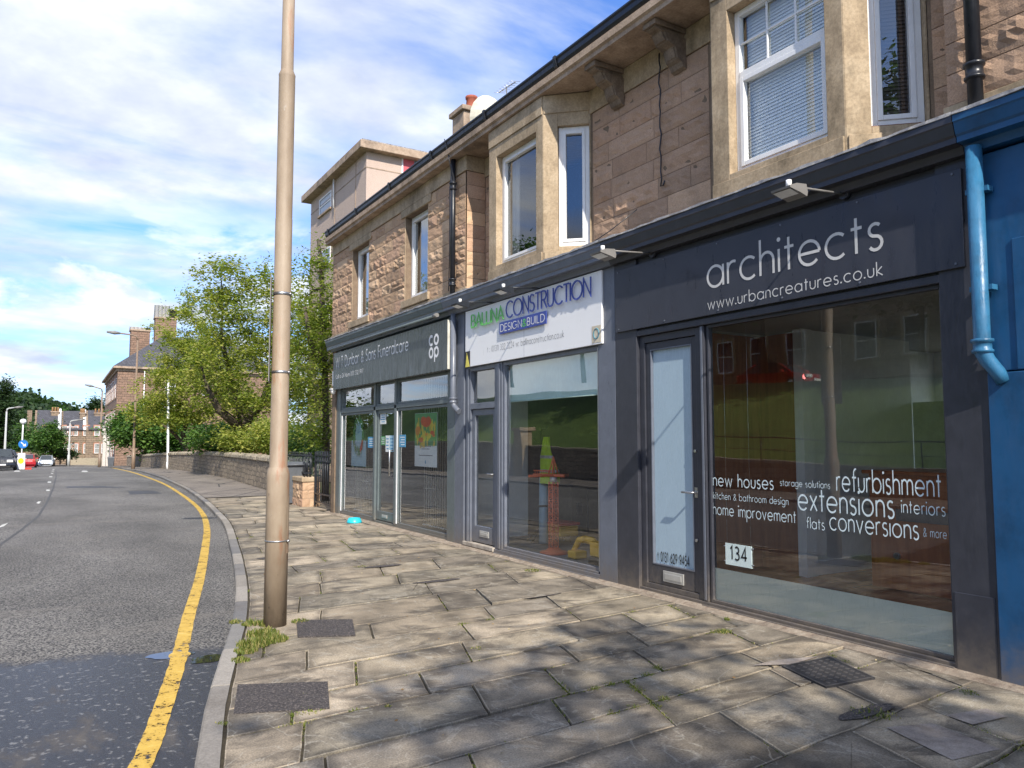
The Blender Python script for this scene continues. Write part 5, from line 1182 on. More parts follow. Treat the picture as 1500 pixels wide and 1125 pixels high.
# puddles at the seam
m,nt,b,o_=new_mat('puddle_water'); b.inputs['Base Color'].default_value=(.02,.02,.022,1); b.inputs['Roughness'].default_value=.03; b.inputs['Specular IOR Level'].default_value=.8; M['pud']=m
def puddle(px,py,rx,ry,label):
    mb=MB(); cx_,cy_=G(px,py,RZ); n=22; P=[]
    for i in range(n):
        a_=2*PI*i/n; k=1+.45*noise.noise(Vector((math.cos(a_)*1.3,math.sin(a_)*1.3,px*.1))); P.append((cx_+rx*k*math.cos(a_),cy_+ry*k*math.sin(a_)))
    mb.face([Vector((x,y,roadz(x,y)+.0035)) for x,y in P]); tag(mb.build('puddle',M['pud'],None,fixn=False),kind='structure')
puddle(248,961,.17,.10,''); puddle(305,966,.13,.10,''); 
# ---- weeds and moss
def blades(mb,cx,cy,z,r,n,hmin,hmax,rd,lean=.5,wd=.004,cr=(0.,1.)):
    for _ in range(n):
        a=rd.uniform(0,2*PI); q=r*math.sqrt(rd.random()); x=cx+q*math.cos(a); y=cy+q*math.sin(a); h=rd.uniform(hmin,hmax)*(1-.5*q/r); b=rd.uniform(0,2*PI); l=rd.uniform(.1,lean)*h; c=rd.uniform(*cr)
        d=Vector((math.cos(b),math.sin(b),0)); s=Vector((-d.y,d.x,0))*wd*rd.uniform(.6,1.5); p=Vector((x,y,z))
        mb.face([p-s,p+s,p+s*.7+d*l*.5+Vector((0,0,h*.6)),p-s*.7+d*l*.5+Vector((0,0,h*.6))],(c,c,c)); mb.face([p-s*.7+d*l*.5+Vector((0,0,h*.6)),p+s*.7+d*l*.5+Vector((0,0,h*.6)),p+d*l+Vector((0,0,h*.9))],(c,c,c))
rd=random.Random(21); mb=MB()
for px,py,r,n,h in ((385,930,.13,420,.10),(372,945,.13,420,.09),(400,938,.12,420,.08),(360,955,.09,220,.07),(395,915,.10,260,.10),(368,915,.08,160,.08),(352,968,.07,180,.05),(440,911,.08,140,.05),(345,912,.06,120,.05)):
    x,y=G(px,py); blades(mb,x,y,.0,r,n,h*.4,h,rd,.9)
tag(mb.build('weeds',M['grassb'],None,fixn=False),'clump of yellow-green weeds growing at the foot of the brown lamp column','weeds',kind='stuff')
mb=MB()
for (p,q) in jo:
    if not(-1<p[1]<14): continue
    for k in range(8):
        t=(k+rd.random())/8; x,y=lerp(p[0],q[0],t),lerp(p[1],q[1],t)
        if x<KX(y)+.1 or x>5.35: continue
        v=noise.noise(Vector((x*1.1+5,y*1.1,4)))
        if v>.02: blades(mb,x,y,-.012,.016+.022*rd.random(),int(8+40*(v-.02)*1.6),.006,.022,rd,1.2,.003)
        if v>.30 and rd.random()<.4: blades(mb,x,y,-.01,.05,60,.01,.035,rd,1.2,.003)
for px,py,r,n,h in ((568,1035,.02,60,.03),(780,836,.10,120,.05),(1280,1046,.14,150,.05),(1060,925,.08,120,.04),(700,950,.07,70,.03),(1385,915,.02,30,.05),(1065,908,.03,40,.05),(325,1060,.04,60,.03),(1420,1015,.06,80,.03),(455,1040,.09,130,.03),(530,830,.1,60,.03)):
    x,y=G(px,py); blades(mb,x,y,-.005,r,n,h*.4,h,rd,.9)
tag(mb.build('moss',M['grassb'],None,fixn=False),'bright green moss and small weeds in the joints between the paving slabs','moss',kind='stuff')
# fallen leaves / litter scraps
mb=MB()
for _ in range(130):
    x=rd.uniform(.8,5.3); y=rd.uniform(1.5,14)
    if x<KX(y)+.15: continue
    a=rd.uniform(0,6.28); s=rd.uniform(.006,.016); c=rd.random()
    mb.face([(x+s*math.cos(a),y+s*math.sin(a),.008),(x-s*.5*math.sin(a),y+s*.5*math.cos(a),.012),(x-s*math.cos(a),y-s*math.sin(a),.007),(x+s*.5*math.sin(a),y-s*.5*math.cos(a),.006)],(c,c,c))
M['litter']=leafmat('fallen_leaf',(.20,.10,.04),(.35,.22,.08),(.5,.42,.25),.1)
tag(mb.build('leaf_litter',M['litter'],None,fixn=False),'tiny dry leaves scattered over the paving slabs','leaf litter',kind='stuff')
# ================================================================== brown lamp column
PX_,PY_=1.748,6.93
m,nt,b,o_=new_mat('column_paint'); p=pos(nt); n1=nz(nt,5,7,.65,mapv(nt,p,(1,1,.35))); n2=nz(nt,16,8,.7,mapv(nt,p,(1,1,.5)))
c=ramp(nt,n1,[(.3,(.25,.185,.125)),(.55,(.33,.255,.18)),(.75,(.41,.33,.24))]).outputs[0]
c=mix(nt,c,(.30,.11,.045),ramp(nt,nz(nt,2.2,7,.7,mapv(nt,p,(3,3,.6))),[(.55,0.),(.66,.6)]).outputs[0])
c=mix(nt,c,(.42,.38,.33),ramp(nt,n2,[(.655,0.),(.69,.8)]).outputs[0]); c=mix(nt,c,(.05,.035,.03),ramp(nt,nz(nt,13,7,.7,mapv(nt,p,(1,1,.4),(0,0,1))),[(.67,0.),(.69,.85)]).outputs[0])
sz=N(nt,'ShaderNodeSeparateXYZ'); L(nt,p,sz.inputs[0]); c=mix(nt,c,(.07,.055,.04),ramp(nt,math_(nt,'ADD',sz.outputs[2],math_(nt,'MULTIPLY',n2,.3)),[(.12,.85),(.3,.2),(.5,0.)]).outputs[0])
L(nt,c,b.inputs['Base Color']); b.inputs['Roughness'].default_value=.6; bump(nt,b,n2,.003); M['post']=m
lp=thing('lamp_column',(PX_,PY_,0),'tall brown painted street lamp column standing at the kerb in the foreground','lamp column','street lamp columns')
mb=MB(); mb.lathe(PX_,PY_,[(.098,-.05),(.098,1.30),(.096,1.315),(.086,1.36),(.077,1.375),(.075,3.6),(.073,3.61),(.073,4.93),(.075,4.95),(.060,4.985),(.056,5.0),(.050,7.6)],36); mb.build('shaft',M['post'],lp)
mb=MB(); mb.tube([(PX_,PY_,7.6),(PX_-.05,PY_+.02,8.2),(PX_-.4,PY_+.1,8.55),(PX_-1.2,PY_+.3,8.65)],[.05,.045,.04,.035],12); mb.build('bracket_arm',M['post'],lp)
mb=MB(); mb.tube([(PX_-1.15,PY_+.29,8.66),(PX_-1.4,PY_+.35,8.68),(PX_-1.85,PY_+.46,8.68)],[.06,.13,.08],12); mb.build('lantern',M['lampshell'],lp)
# access door on the column, facing the shops side
zt=atX(420,708,PX_)[1]
an0=math.atan2(-.45,.9)
mb=MB(); R_=.1005
for k in range(6):
    a0=an0-.42+.14*k; a1=a0+.14
    mb.face([(PX_+R_*math.cos(a0),PY_+R_*math.sin(a0),.62),(PX_+R_*math.cos(a1),PY_+R_*math.sin(a1),.62),(PX_+R_*math.cos(a1),PY_+R_*math.sin(a1),1.12),(PX_+R_*math.cos(a0),PY_+R_*math.sin(a0),1.12)],sm=True)
mb.build('access_door',M['post'],lp,fixn=False)
def band(z,r,h=.022,mat='steel'):
    mb=MB(); n=28; mb.lathe(PX_,PY_,[(r,z-h),(r+.004,z-h),(r+.005,z),(r+.004,z+h),(r,z+h)],n)
    mb.tube([(PX_+r*.7,PY_-r*.8,z),(PX_+r*.85,PY_-r*.95,z)],.012,8); return mb.build('band',M[mat],lp)
def zat(py): return atY(415,py,PY_-.05)[1]
band(zat(430),.0745,.014); band(zat(545),.0748,.012); band(zat(792),.0985,.006); 
mb=MB(); za,zb=zat(555),zat(415); mb.box(Fr((PX_,PY_),(.966,-.257),(.257,.966)),-.100,-.093,-.15,.15,za-.03,zb+.05)
pl_=mb.build('traffic_sign_plate',M['lampshell'],None); tag(pl_,'thin grey sign plate seen edge-on, strapped to the brown lamp column','sign')
# ================================================================== trees
def tree(name,label,cat,base,trunks,crown,nleaf,lsize,mat,seed,group=None,twigs=260,arch=.25,flat=.5,trunk_r=.12,bark='bark',spread=.22,limbs=14,colr=(0,1),sub=1):
    """crown: list of (cx,cy,cz,rx,ry,rz,weight) ellipsoids; trunks: list of point lists"""
    rd=random.Random(seed); r=thing(name,base,label,cat,group); wood_=MB(); nodes=[]
    for pts in trunks:
        pts=[Vector(p) for p in pts]; n=len(pts); rr=[trunk_r*(1-.62*i/(n-1)) for i in range(n)]; wood_.tube(pts,rr,9)
        for i in range(1,n):
            for t in (0,.5): nodes.append((pts[i-1].lerp(pts[i],t) if t else pts[i],rr[i]))
    wts=[c[6] for c in crown]
    def pick(shell=.35):
        c=rd.choices(crown,wts)[0]
        while True:
            v=Vector((rd.uniform(-1,1),rd.uniform(-1,1),rd.uniform(-1,1)))
            if shell<=v.length<=1: break
        k=1+.28*noise.noise(Vector((v.x*1.9+seed,v.y*1.9,v.z*1.9))); v*=k
        return Vector((c[0]+v.x*c[3],c[1]+v.y*c[4],c[2]+v.z*c[5])),v.length,c
    def conn(p,rmax,segs=5,up=arch):
        q,rq=min(nodes,key=lambda t:(t[0]-p).length*(1+.3*max(0,t[0].z-p.z)))
        d=(p-q).length; mid=q.lerp(p,.5)+Vector((0,0,d*up)); P=[]
        for i in range(segs+1):
            t=i/segs; a=q.lerp(mid,t); b=mid.lerp(p,t); v=a.lerp(b,t)
            if 0<i<segs: v=v+Vector((rd.uniform(-1,1),rd.uniform(-1,1),rd.uniform(-1,1)))*d*.04
            P.append(v)
        r0=min(rq*.7,rmax); rr=[max(.004,r0*(1-.75*i/segs)) for i in range(segs+1)]
        return P,rr
    for _ in range(limbs):
        p,l,c=pick(.3); p=Vector((c[0],c[1],c[2]))+(p-Vector((c[0],c[1],c[2])))*.7
        P,rr=conn(p,trunk_r*.5,6); wood_.tube(P,rr,6,caps=False)
        for v,q in zip(P[1:],rr[1:]): nodes.append((v,q))
    tips=[]
    for _ in range(twigs):
        p,l,c=pick(.45); P,rr=conn(p,.02,4); wood_.tube(P,[min(a,.018)*1 for a in rr],4,caps=False); tips.append((P,l))
        if rd.random()<.35: nodes.append((P[-2],rr[-2]))
    lf=MB(); per=max(1,nleaf//len(tips))
    for P,l in tips:
        cb=rd.uniform(.15,.85)
        for _ in range(per):
            t=rd.random()**.6; f=t*(len(P)-1); i=min(int(f),len(P)-2); p=P[i].lerp(P[i+1],f-i)
            g=spread*(.5+t); p=p+Vector((rd.gauss(0,g),rd.gauss(0,g),rd.gauss(0,g*.65)-.1*spread))
            a=rd.uniform(0,2*PI); s=lsize*rd.uniform(.6,1.35); tl=rd.gauss(0,flat)
            u=Vector((math.cos(a),math.sin(a),rd.gauss(-.25,.35))).normalized(); w_=u.cross(Vector((tl,rd.gauss(0,flat),1))).normalized()*.5
            c=min(1,max(0,cb+rd.gauss(0,.2))); c=lerp(colr[0],colr[1],c); q=u.cross(w_)*s*.12
            lf.face([p,p+u*s*.45+w_*s*.55+q,p+u*s,p+u*s*.45-w_*s*.55+q],(c,c,c))
    wood_.build('trunk',M[bark],r,fixn=False); lf.build('crown',M[mat],r,fixn=False)
    return r
def at(px,py,Y): x,z=atY(px,py,Y); return Vector((x,Y,z))
def crown_px(items):
    out=[]
    for (px,py,Y,wpx,hpx,ry,wt) in items:
        c=at(px,py,Y); e=at(px+wpx/2,py,Y); u=at(px,py-hpx/2,Y); out.append((c.x,Y,c.z,abs(e.x-c.x),ry,abs(u.z-c.z),wt))
    return out
GB='garden trees behind the stone wall'
def garden_tree(name,label,px,Y,sc,trunks,crown,n,ls,mt,seed,**k):
    b=at(px,668,Y)
    tr=[[(b.x,Y,gz(Y)-.3)]+[at(x,y,Y+d) for x,y,d in t] if k_==0 else [at(x,y,Y+d) for x,y,d in t] for k_,t in enumerate(trunks)]
    return tree(name,label,'tree' if 'tree' in name else ('bush' if 'bush' in name else 'shrub'),(b.x,Y,gz(Y)-.3),tr,crown_px([(a,b_,Y+d,w_,h,ry,wt) for a,b_,d,w_,h,ry,wt in crown]),n,ls,mt,seed,GB,**k)
garden_tree('cherry_tree','yellow-green cherry tree with a forked dark trunk just left of the brown lamp column',357,37,1,
  [[(357,648,0),(356,622,0),(340,560,-.3),(325,500,-.6)],[(356,622,0),(385,590,0),(410,520,-.3),(415,450,-.6)],[(357,630,0),(320,600,-.6),(300,560,-1)]],
  [(375,560,0,150,130,4.,3),(345,470,-.5,130,110,3.4,2.2),(325,405,-1,90,70,2.,.5),(400,450,0,110,160,3.2,2),(305,545,-.5,90,120,3.,1.3),(440,520,.5,90,170,3.,1.6)],
  30000,.165,'leafY',3,twigs=620,trunk_r=.25,limbs=34,arch=.2,colr=(.1,1))
garden_tree('cherry_tree','broad yellow-tipped cherry tree with slanting bare stems above the wall, behind the thin white pole',272,59,1,
  [[(272,655,0),(255,635,0),(237,620,-.5)],[(272,655,0),(268,635,0),(280,600,0),(290,560,0)],[(273,655,0),(290,620,0),(296,590,0)]],
  [(300,560,0,140,160,4.4,3),(262,560,0,125,140,4.,2.6),(232,600,0,100,70,2.8,1.),(275,490,-.5,110,100,3.4,1.6),(335,600,0,100,90,3.4,1.2),(290,440,-1,70,50,2.,.5)],
  30000,.215,'leafY',5,twigs=560,trunk_r=.2,limbs=30,arch=.15,colr=(.3,1))
garden_tree('dark_stemmed_tree','narrow leafy tree with a black trunk squeezed against the far end of the terrace',478,20.5,1,
  [[(478,640,0),(476,540,0),(472,460,-.1),(471,385,-.1),(466,352,-.1)],[(476,540,0),(455,500,-.1),(446,450,-.2)]],
  [(466,430,0,60,150,1.3,1.2),(455,520,0,80,120,1.5,1.8),(462,610,.1,60,110,1.4,1.1),(484,470,.1,24,120,1.,.5)],
  12500,.095,'leafY',8,twigs=260,trunk_r=.11,limbs=22,colr=(.0,.8))
garden_tree('green_bush','dense dark green bush spilling over the stone wall, left of the cherry trees',215,78,1,
  [[(215,648,0),(213,622,0)]],
  [(205,630,0,90,66,4.,2),(240,636,-1,70,62,3.6,1.5),(186,628,0,54,44,2.8,1.),(265,640,-1,50,50,3.4,.8),(222,612,0,60,46,3.4,1)],
  22000,.32,'leafG',9,twigs=300,trunk_r=.25,limbs=10,arch=.3,flat=.8,spread=.45)
for i,(px,py,Y,w_,h,lab,mt,n) in enumerate(((315,642,43,84,44,'low green shrub just behind the wall under the cherry trees','leafG',7000),(400,640,30,80,56,'sunlit yellow-green shrub behind the brown lamp column','leafY',7000),(448,650,25.5,56,80,'dark shrub filling the gap behind the wheelie bin','leafG',6000),(360,646,36,90,40,'pale shrub behind the cherry trunk in the garden','leafY',6000))):
    garden_tree('shrub',lab,px,Y,1,[[(px,662,0),(px,py,0)]],[(px,py,0,w_,h,1.6,1),(px+12,py+4,.5,w_*.7,h*.9,1.4,.7)],n,.0042*Y,mt,30+i,twigs=130,trunk_r=.06,limbs=8,flat=.7,colr=(.2,1))
# dark climber leaves spilling on wall
# ================================================================== garden wall
M['wallst']=rubble('garden_wall_stone',(.42,.34,.245),(.28,.23,.17),(.15,.125,.10),w=.42,h=.17,bd=.06,jit=.5)
M['cope']=stone('wall_coping',(.26,.22,.17),(.37,.32,.24),(.47,.41,.31),bd=.03,sc=7,stain=.55)
gw=thing('garden_wall',(WX(40),40,0),'long rubble garden wall with upright coping stones curving along the pavement','wall')
mb=MB(); ys_=rng(23.6,50,1.)+rng(50,92,3.)[1:]
for y0,y1 in zip(ys_,ys_[1:]):
    for dx in (0,):
        A_=[(WX(y0),y0,gz(y0)-.1),(WX(y0),y0,gz(y0)+.96),(WX(y0)+.34,y0,gz(y0)+.96),(WX(y0)+.34,y0,gz(y0)-.3)]; B_=[(WX(y1),y1,gz(y1)-.1),(WX(y1),y1,gz(y1)+.96),(WX(y1)+.34,y1,gz(y1)+.96),(WX(y1)+.34,y1,gz(y1)-.3)]
        for i in range(3): mb.face([A_[i],A_[i+1],B_[i+1],B_[i]])
    if y0==ys_[0]: mb.face(A_)
mb.build('wall_face',M['wallst'],gw,fixn=False)
mb=MB(); y=23.55; rk=random.Random(12)
while y<92:
    l=rk.uniform(.10,.19)*(1 if y<55 else 3); h=rk.uniform(.13,.19); x=WX(y)-.03+rk.uniform(-.015,.015); fr=Fr((x,y),(0,1),(-1,0)); z=gz(y)+.95
    sec=[(-.40,z),(-.40,z+h*.6),(-.30,z+h),(-.10,z+h*1.02),(0.,z+h*.62),(.01,z)]
    mb.ext(sec,fr,.004,l-.006); y+=l
mb.build('coping_stones',M['cope'],gw)
# wheelie bin
bxx,byy=G(430,738); 
wb=thing('wheelie_bin',(bxx,byy,0),'dark grey wheelie bin beside the low wall and railings, half behind the lamp column','wheelie bin'); BIN=paint('grey_bin_plastic',(.10,.11,.125),.5,dirt=.2)
fr=Fr((bxx,byy),(1,0),(0,-1)); mb=MB()
def frust(mb,fr,w0,d0,w1,d1,z0,z1,off=(0,0)):
    A=[fr(-w0/2,-d0/2,z0),fr(w0/2,-d0/2,z0),fr(w0/2,d0/2,z0),fr(-w0/2,d0/2,z0)]; B=[fr(-w1/2+off[0],-d1/2+off[1],z1),fr(w1/2+off[0],-d1/2+off[1],z1),fr(w1/2+off[0],d1/2+off[1],z1),fr(-w1/2+off[0],d1/2+off[1],z1)]
    mb.face(A[::-1]); mb.face(B)
    for i in range(4): mb.face([A[i],A[(i+1)%4],B[(i+1)%4],B[i]])
frust(mb,fr,.44,.48,.55,.62,.04,.98); mb.build('body',BIN,wb,bevel=.03)
mb=MB(); frust(mb,fr,.60,.70,.59,.68,.982,1.03); frust(mb,fr,.56,.62,.44,.5,1.031,1.07); mb.build('lid',BIN,wb,bevel=.015)
mb=MB(); mb.tube([fr(-.25,.36,1.0),fr(.25,.36,1.0)],.018,8); mb.build('handle',BIN,wb)
for s_ in (-.24,.24): mb=MB(); mb.tube([fr(s_-.03,-.22,.1),fr(s_+.03,-.22,.1)],.1,14); mb.build('wheel',M['blackink'],wb)
# low wall, railings, gate
lx0,lx1,ly=5.32,5.76,18.75
lw=thing('low_wall',(5.54,19.7,0),'short low sandstone wall topped with black railings beside the wheelie bin','wall')
mb=MB(); rnd=random.Random(3)
rockwall(mb,Fr((lx0,ly),(1,0),(0,-1)),0,.44,0,.60,cols=STC,ch=.2,bl=(.15,.3)); rockwall(mb,Fr((lx0,ly),(0,1),(-1,0)),0,2.2,0,.60,cols=STC,ch=.2,bl=(.2,.4)); mb.wbox(lx0+.004,lx1,ly+.004,ly+2.2,0,.60); mb.build('stones',M['sand'],lw,fixn=False)
mb=MB(); mb.wbox(lx0-.03,lx1+.02,ly-.03,ly+2.25,.603,.72); mb.build('coping',M['dressed'],lw,bevel=.02)
rl=thing('railings',(5.5,19.7,.72),'black iron railings standing on the low sandstone wall','railings'); mb=MB()
for z in (.80,1.22): mb.wbox(5.52,5.56,ly,ly+2.2,z,z+.03)
mb.wbox(5.36,5.54,ly+.01,ly+.04,1.22,1.25); mb.wbox(5.36,5.54,ly+.01,ly+.04,.8,.83)
mb.build('rail',M['iron'],rl)
for k in range(16): q=MB(); y=ly+.08+k*.135; q.tube([(5.54,y,.72),(5.54,y,1.27)],.011,6); q.tube([(5.54,y,1.27),(5.54,y,1.33)],[.016,.002],6); q.build('bar',M['iron'],rl)
for k in range(3): q=MB(); x=5.37+k*.07; q.tube([(x,ly+.025,.72),(x,ly+.025,1.3)],.011,6); q.build('bar',M['iron'],rl)
gt=thing('iron_gate',(5.6,17.9,0),'black iron gate between the far end of the terrace and the low wall','gate')
mb=MB(); 
for z in (.12,.32,1.10,1.24): mb.wbox(5.585,5.615,17.05,18.68,z,z+.035)
for y in (17.05,18.64): mb.wbox(5.58,5.62,y,y+.04,.05,1.34)
mb.build('frame',M['iron'],gt)
for k in range(11): q=MB(); y=17.18+k*.135; q.tube([(5.6,y,.12),(5.6,y,1.36)],.010,6); q.build('bar',M['iron'],gt)
tf=thing('trellis_fence',(5.9,21.3,0),'pale green wooden trellis fence behind the wheelie bin','fence'); GT=paint('pale_green_wood',(.16,.21,.13),.8,dirt=.3)
mb=MB()
for k in range(9): x=5.15+k*.16; mb.wbox(x,x+.05,21.3,21.325,.0,1.12)
mb.build('picket',GT,tf)
mb=MB()
for z in (.2,.62,1.0,1.12): mb.wbox(5.12,6.55,21.27,21.299,z,z+.045)
mb.build('rail',GT,tf)
# ================================================================== rendered block behind
def facade_windows(root,fr,wins,d=.0,frame='upvc',pane='glassup',name='window',surround=None,th=.05):
    for (s0,s1,z0,z1) in wins:
        mb=MB(); framed=[(s0,s0+.07,z0,z1),(s1-.07,s1,z0,z1),(s0+.07,s1-.07,z0,z0+.07),(s0+.07,s1-.07,z1-.07,z1),(s0+.07,s1-.07,(z0+z1)/2-.03,(z0+z1)/2+.03)]
        for a,b,c,e in framed: mb.box(fr,a,b,d-.02,d+th-.02,c,e)
        w_=mb.build(name,M[frame],root)
        q=MB(); q.face([fr(s0+.07,d+.003,z0+.07),fr(s1-.07,d+.003,z0+.07),fr(s1-.07,d+.003,z1-.07),fr(s0+.07,d+.003,z1-.07)]); q.build('pane',M[pane],w_,fixn=False)
        q=MB(); q.box(fr,s0-.06,s1+.06,d,d+.10,z0-.09,z0-.002); q.build('sill',M['conc'],w_)
        if surround:
            q=MB(); q.box(fr,s0-.16,s0-.005,d+.001,d+.03,z0,z1); q.box(fr,s1+.005,s1+.16,d+.001,d+.03,z0,z1); q.box(fr,s0-.16,s1+.16,d+.001,d+.035,z1+.002,z1+.2); q.build('surround',M[surround],w_)
M['darkglass']=paint('dark_pane',(.035,.045,.055),.08,dirt=.2,bumpd=0); M['glasslite']=paint('sky_pane',(.20,.25,.30),.08,dirt=.1,bumpd=0)
YB=31.; cB=at(537,222,YB); ztop=cB.z; XBk=cB.x
ylen=None
yL=atX(456,292,XBk)[0]
hb=thing('apartment_block',(XBk,YB,0),'pale pink roughcast apartment block with a flat overhanging roof rising behind the terrace','apartment block')
mb=MB(); mb.wbox(XBk,XBk+14,YB,yL,-.3,ztop); mb.build('wall',M['harl'],hb)
mb=MB(); mb.wbox(XBk-.42,XBk+14.4,YB-.42,yL+.4,ztop+.001,ztop+.34); mb.build('roof',M['conc'],hb,bevel=.02)
mb=MB(); mb.wbox(XBk-.30,XBk+14,YB-.30,yL+.3,ztop+.35,ztop+.43); mb.build('roof_upstand',M['lead'],hb)
frL=Fr((XBk,0),(0,1),(-1,0)); frN=Fr((0,YB),(1,0),(0,-1))
def sz(px,py): return atX(px,py,XBk)
a=sz(486,278); b=sz(468,318); wl=[(a[0],b[0],b[1],a[1])]
for k in (2.75,5.5,8.25,11): wl.append((a[0],b[0],b[1]-k,a[1]-k))
facade_windows(hb,frL,wl,.0,pane='glasslite')
x0,z0=atY(588,258,YB); x1,z1=atY(612,232,YB)
facade_windows(hb,frN,[(x0,x0+1.3,z0-1.0,z1+.2),(x0+3.5,x0+4.8,z0-1.0,z1+.2)],.0,pane='redpane' if 0 else 'glasslite')
mb=MB(); mb.box(frN,x0+.08,x0+.6,.006,.012,z0-.5,z1+.0); mb.build('red_curtain',paint('pink_red_curtain',(.55,.10,.12),.6),hb)
mb=MB()
for s_ in (YB+(yL-YB)*.16,YB+(yL-YB)*.52): mb.box(frL,s_-.02,s_+.02,0,.02,0,ztop)
for k in range(1,6): mb.box(frL,YB,yL,0,.015,ztop-.7-2.75*(k-1),ztop-.66-2.75*(k-1)); mb.box(frN,XBk,XBk+14,0,.015,ztop-.7-2.75*(k-1),ztop-.66-2.75*(k-1))
mb.build('panel_joint',M['conc'],hb)
mb=MB(); s0=sz(492,278)[0]; mb.tube([(XBk-.12,s0,ztop+.3),(XBk-.1,s0,ztop-1.4)],.04,6); mb.build('overflow_pipe',M['upvc'],hb)
# ================================================================== sandstone villa
YV=98.; M['rub1']=rubble('brown_rubble',(.30,.19,.135),(.22,.145,.105),(.16,.12,.09),w=.6,h=.28,bd=.05)
M['redstone']=stone('red_sandstone_trim',(.34,.15,.09),(.42,.20,.12),(.48,.26,.17),bd=.004,sc=4,stain=.3)
cv=at(173,540,YV); zt_=cv.z; XV=cv.x; zg=gz(YV)-.4
vl=thing('tenement_house',(XV,YV,zg),'tall brown sandstone house with slate hipped roof and two chimney stacks behind the trees','house')
# side facing the street runs away slightly to the left
far_=at(154,560,126.); uL=Vector((far_.x-XV,28.)).normalized(); frS=Fr((XV,YV),(uL.x,uL.y),(-uL.y,uL.x)); frG=Fr((XV,YV),(uL.y,-uL.x),(-uL.x,-uL.y))
LV,WV=26.,18.
mb=MB()
P=[frG(0,0,0),frG(WV,0,0),frG(WV,-LV,0),frG(0,-LV,0)]
for i in range(4):
    a,b=P[i],P[(i+1)%4]; mb.face([a+Vector((0,0,zg)),b+Vector((0,0,zg)),b+Vector((0,0,zt_)),a+Vector((0,0,zt_))])
mb.build('wall',M['rub1'],vl)
mb=MB(); o_v=.5
E=[frG(-o_v,o_v,zt_+.28),frG(WV+o_v,o_v,zt_+.28),frG(WV+o_v,-LV-o_v,zt_+.28),frG(-o_v,-LV-o_v,zt_+.28)]; Rr=[frG(5,-5,zt_+4.6),frG(WV-5,-5,zt_+4.6),frG(WV-5,-LV+5,zt_+4.6),frG(5,-LV+5,zt_+4.6)]
for i in range(4): mb.face([E[i],E[(i+1)%4],Rr[(i+1)%4],Rr[i]])
mb.face(Rr); mb.build('roof',M['slate'],vl)
mb=MB(); mb.box(frG,-.5,WV+.5,-LV-.5,.5,zt_+.05,zt_+.28); mb.box(frG,-.15,WV+.1,-LV-.1,.12,zt_-.25,zt_+.05); mb.build('eaves',M['conc'],vl)
mb=MB()
for s_ in (0,):
    for k in range(46): z=zg+.3*k; w_=.55 if k%2 else .32; mb.box(frG,-.02,w_,-.02,.025,z,z+.29) if z<zt_-.3 else None
mb.build('quoin_stones',M['rub1'],vl)
wl=[]
for fl in range(4):
    for k in range(6): s0=2.+k*2.9; z0=zt_-2.9-fl*3.1; 
    for k in range(8): wl.append((2.+k*2.9,3.1+k*2.9,zt_-3.2-fl*3.7,zt_-.9-fl*3.7))
facade_windows(vl,frS,[w_ for w_ in wl if w_[2]>zg+.5],.0,surround='redstone',pane='darkglass')
facade_windows(vl,frG,[(5.,6.1,zt_-2.8,zt_-.9),(9.,10.1,zt_-2.8,zt_-.9),(5.,6.1,zt_-6,zt_-4)],.0,surround='dressed',pane='darkglass')
for (p0,p1,pyb,pyt,Yc,npot,mt) in ((192,220,560,484,YV+9,5,'conc'),(228,259,500,466,YV+5,6,'conc')):
    a=at(p0,pyt,Yc); b=at(p1,pyt,Yc); mb=MB(); mb.wbox(a.x,b.x,Yc,Yc+1.6,zt_+.3,a.z); ch=mb.build('chimney',M['rub1'],vl)
    q=MB(); q.wbox(a.x-.1,b.x+.1,Yc-.1,Yc+1.7,a.z+.001,a.z+.18); q.build('coping',M['conc'],ch)
    for k in range(npot):
        x=lerp(a.x+.2,b.x-.2,k/(npot-1)); q=MB(); hh=.25 if p0<200 else (1.1 if k<4 else .8); q.lathe(x,Yc+.8,[(.34,a.z+.18),(.29,a.z+.18+hh*1.4),(.34,a.z+.2+hh*1.4)],10); q.build('chimney_pot',M['upvc'] if k<4 else M['iron'],ch)
mb=MB(); c0=at(196,600,YV-.3); z1=at(195,520,YV-.3); mb.tube([(c0.x+1.,YV-.25,zg),(c0.x+1.,YV-.25,zt_)],.06,6); mb.build('downpipe',M['upvc'],vl)
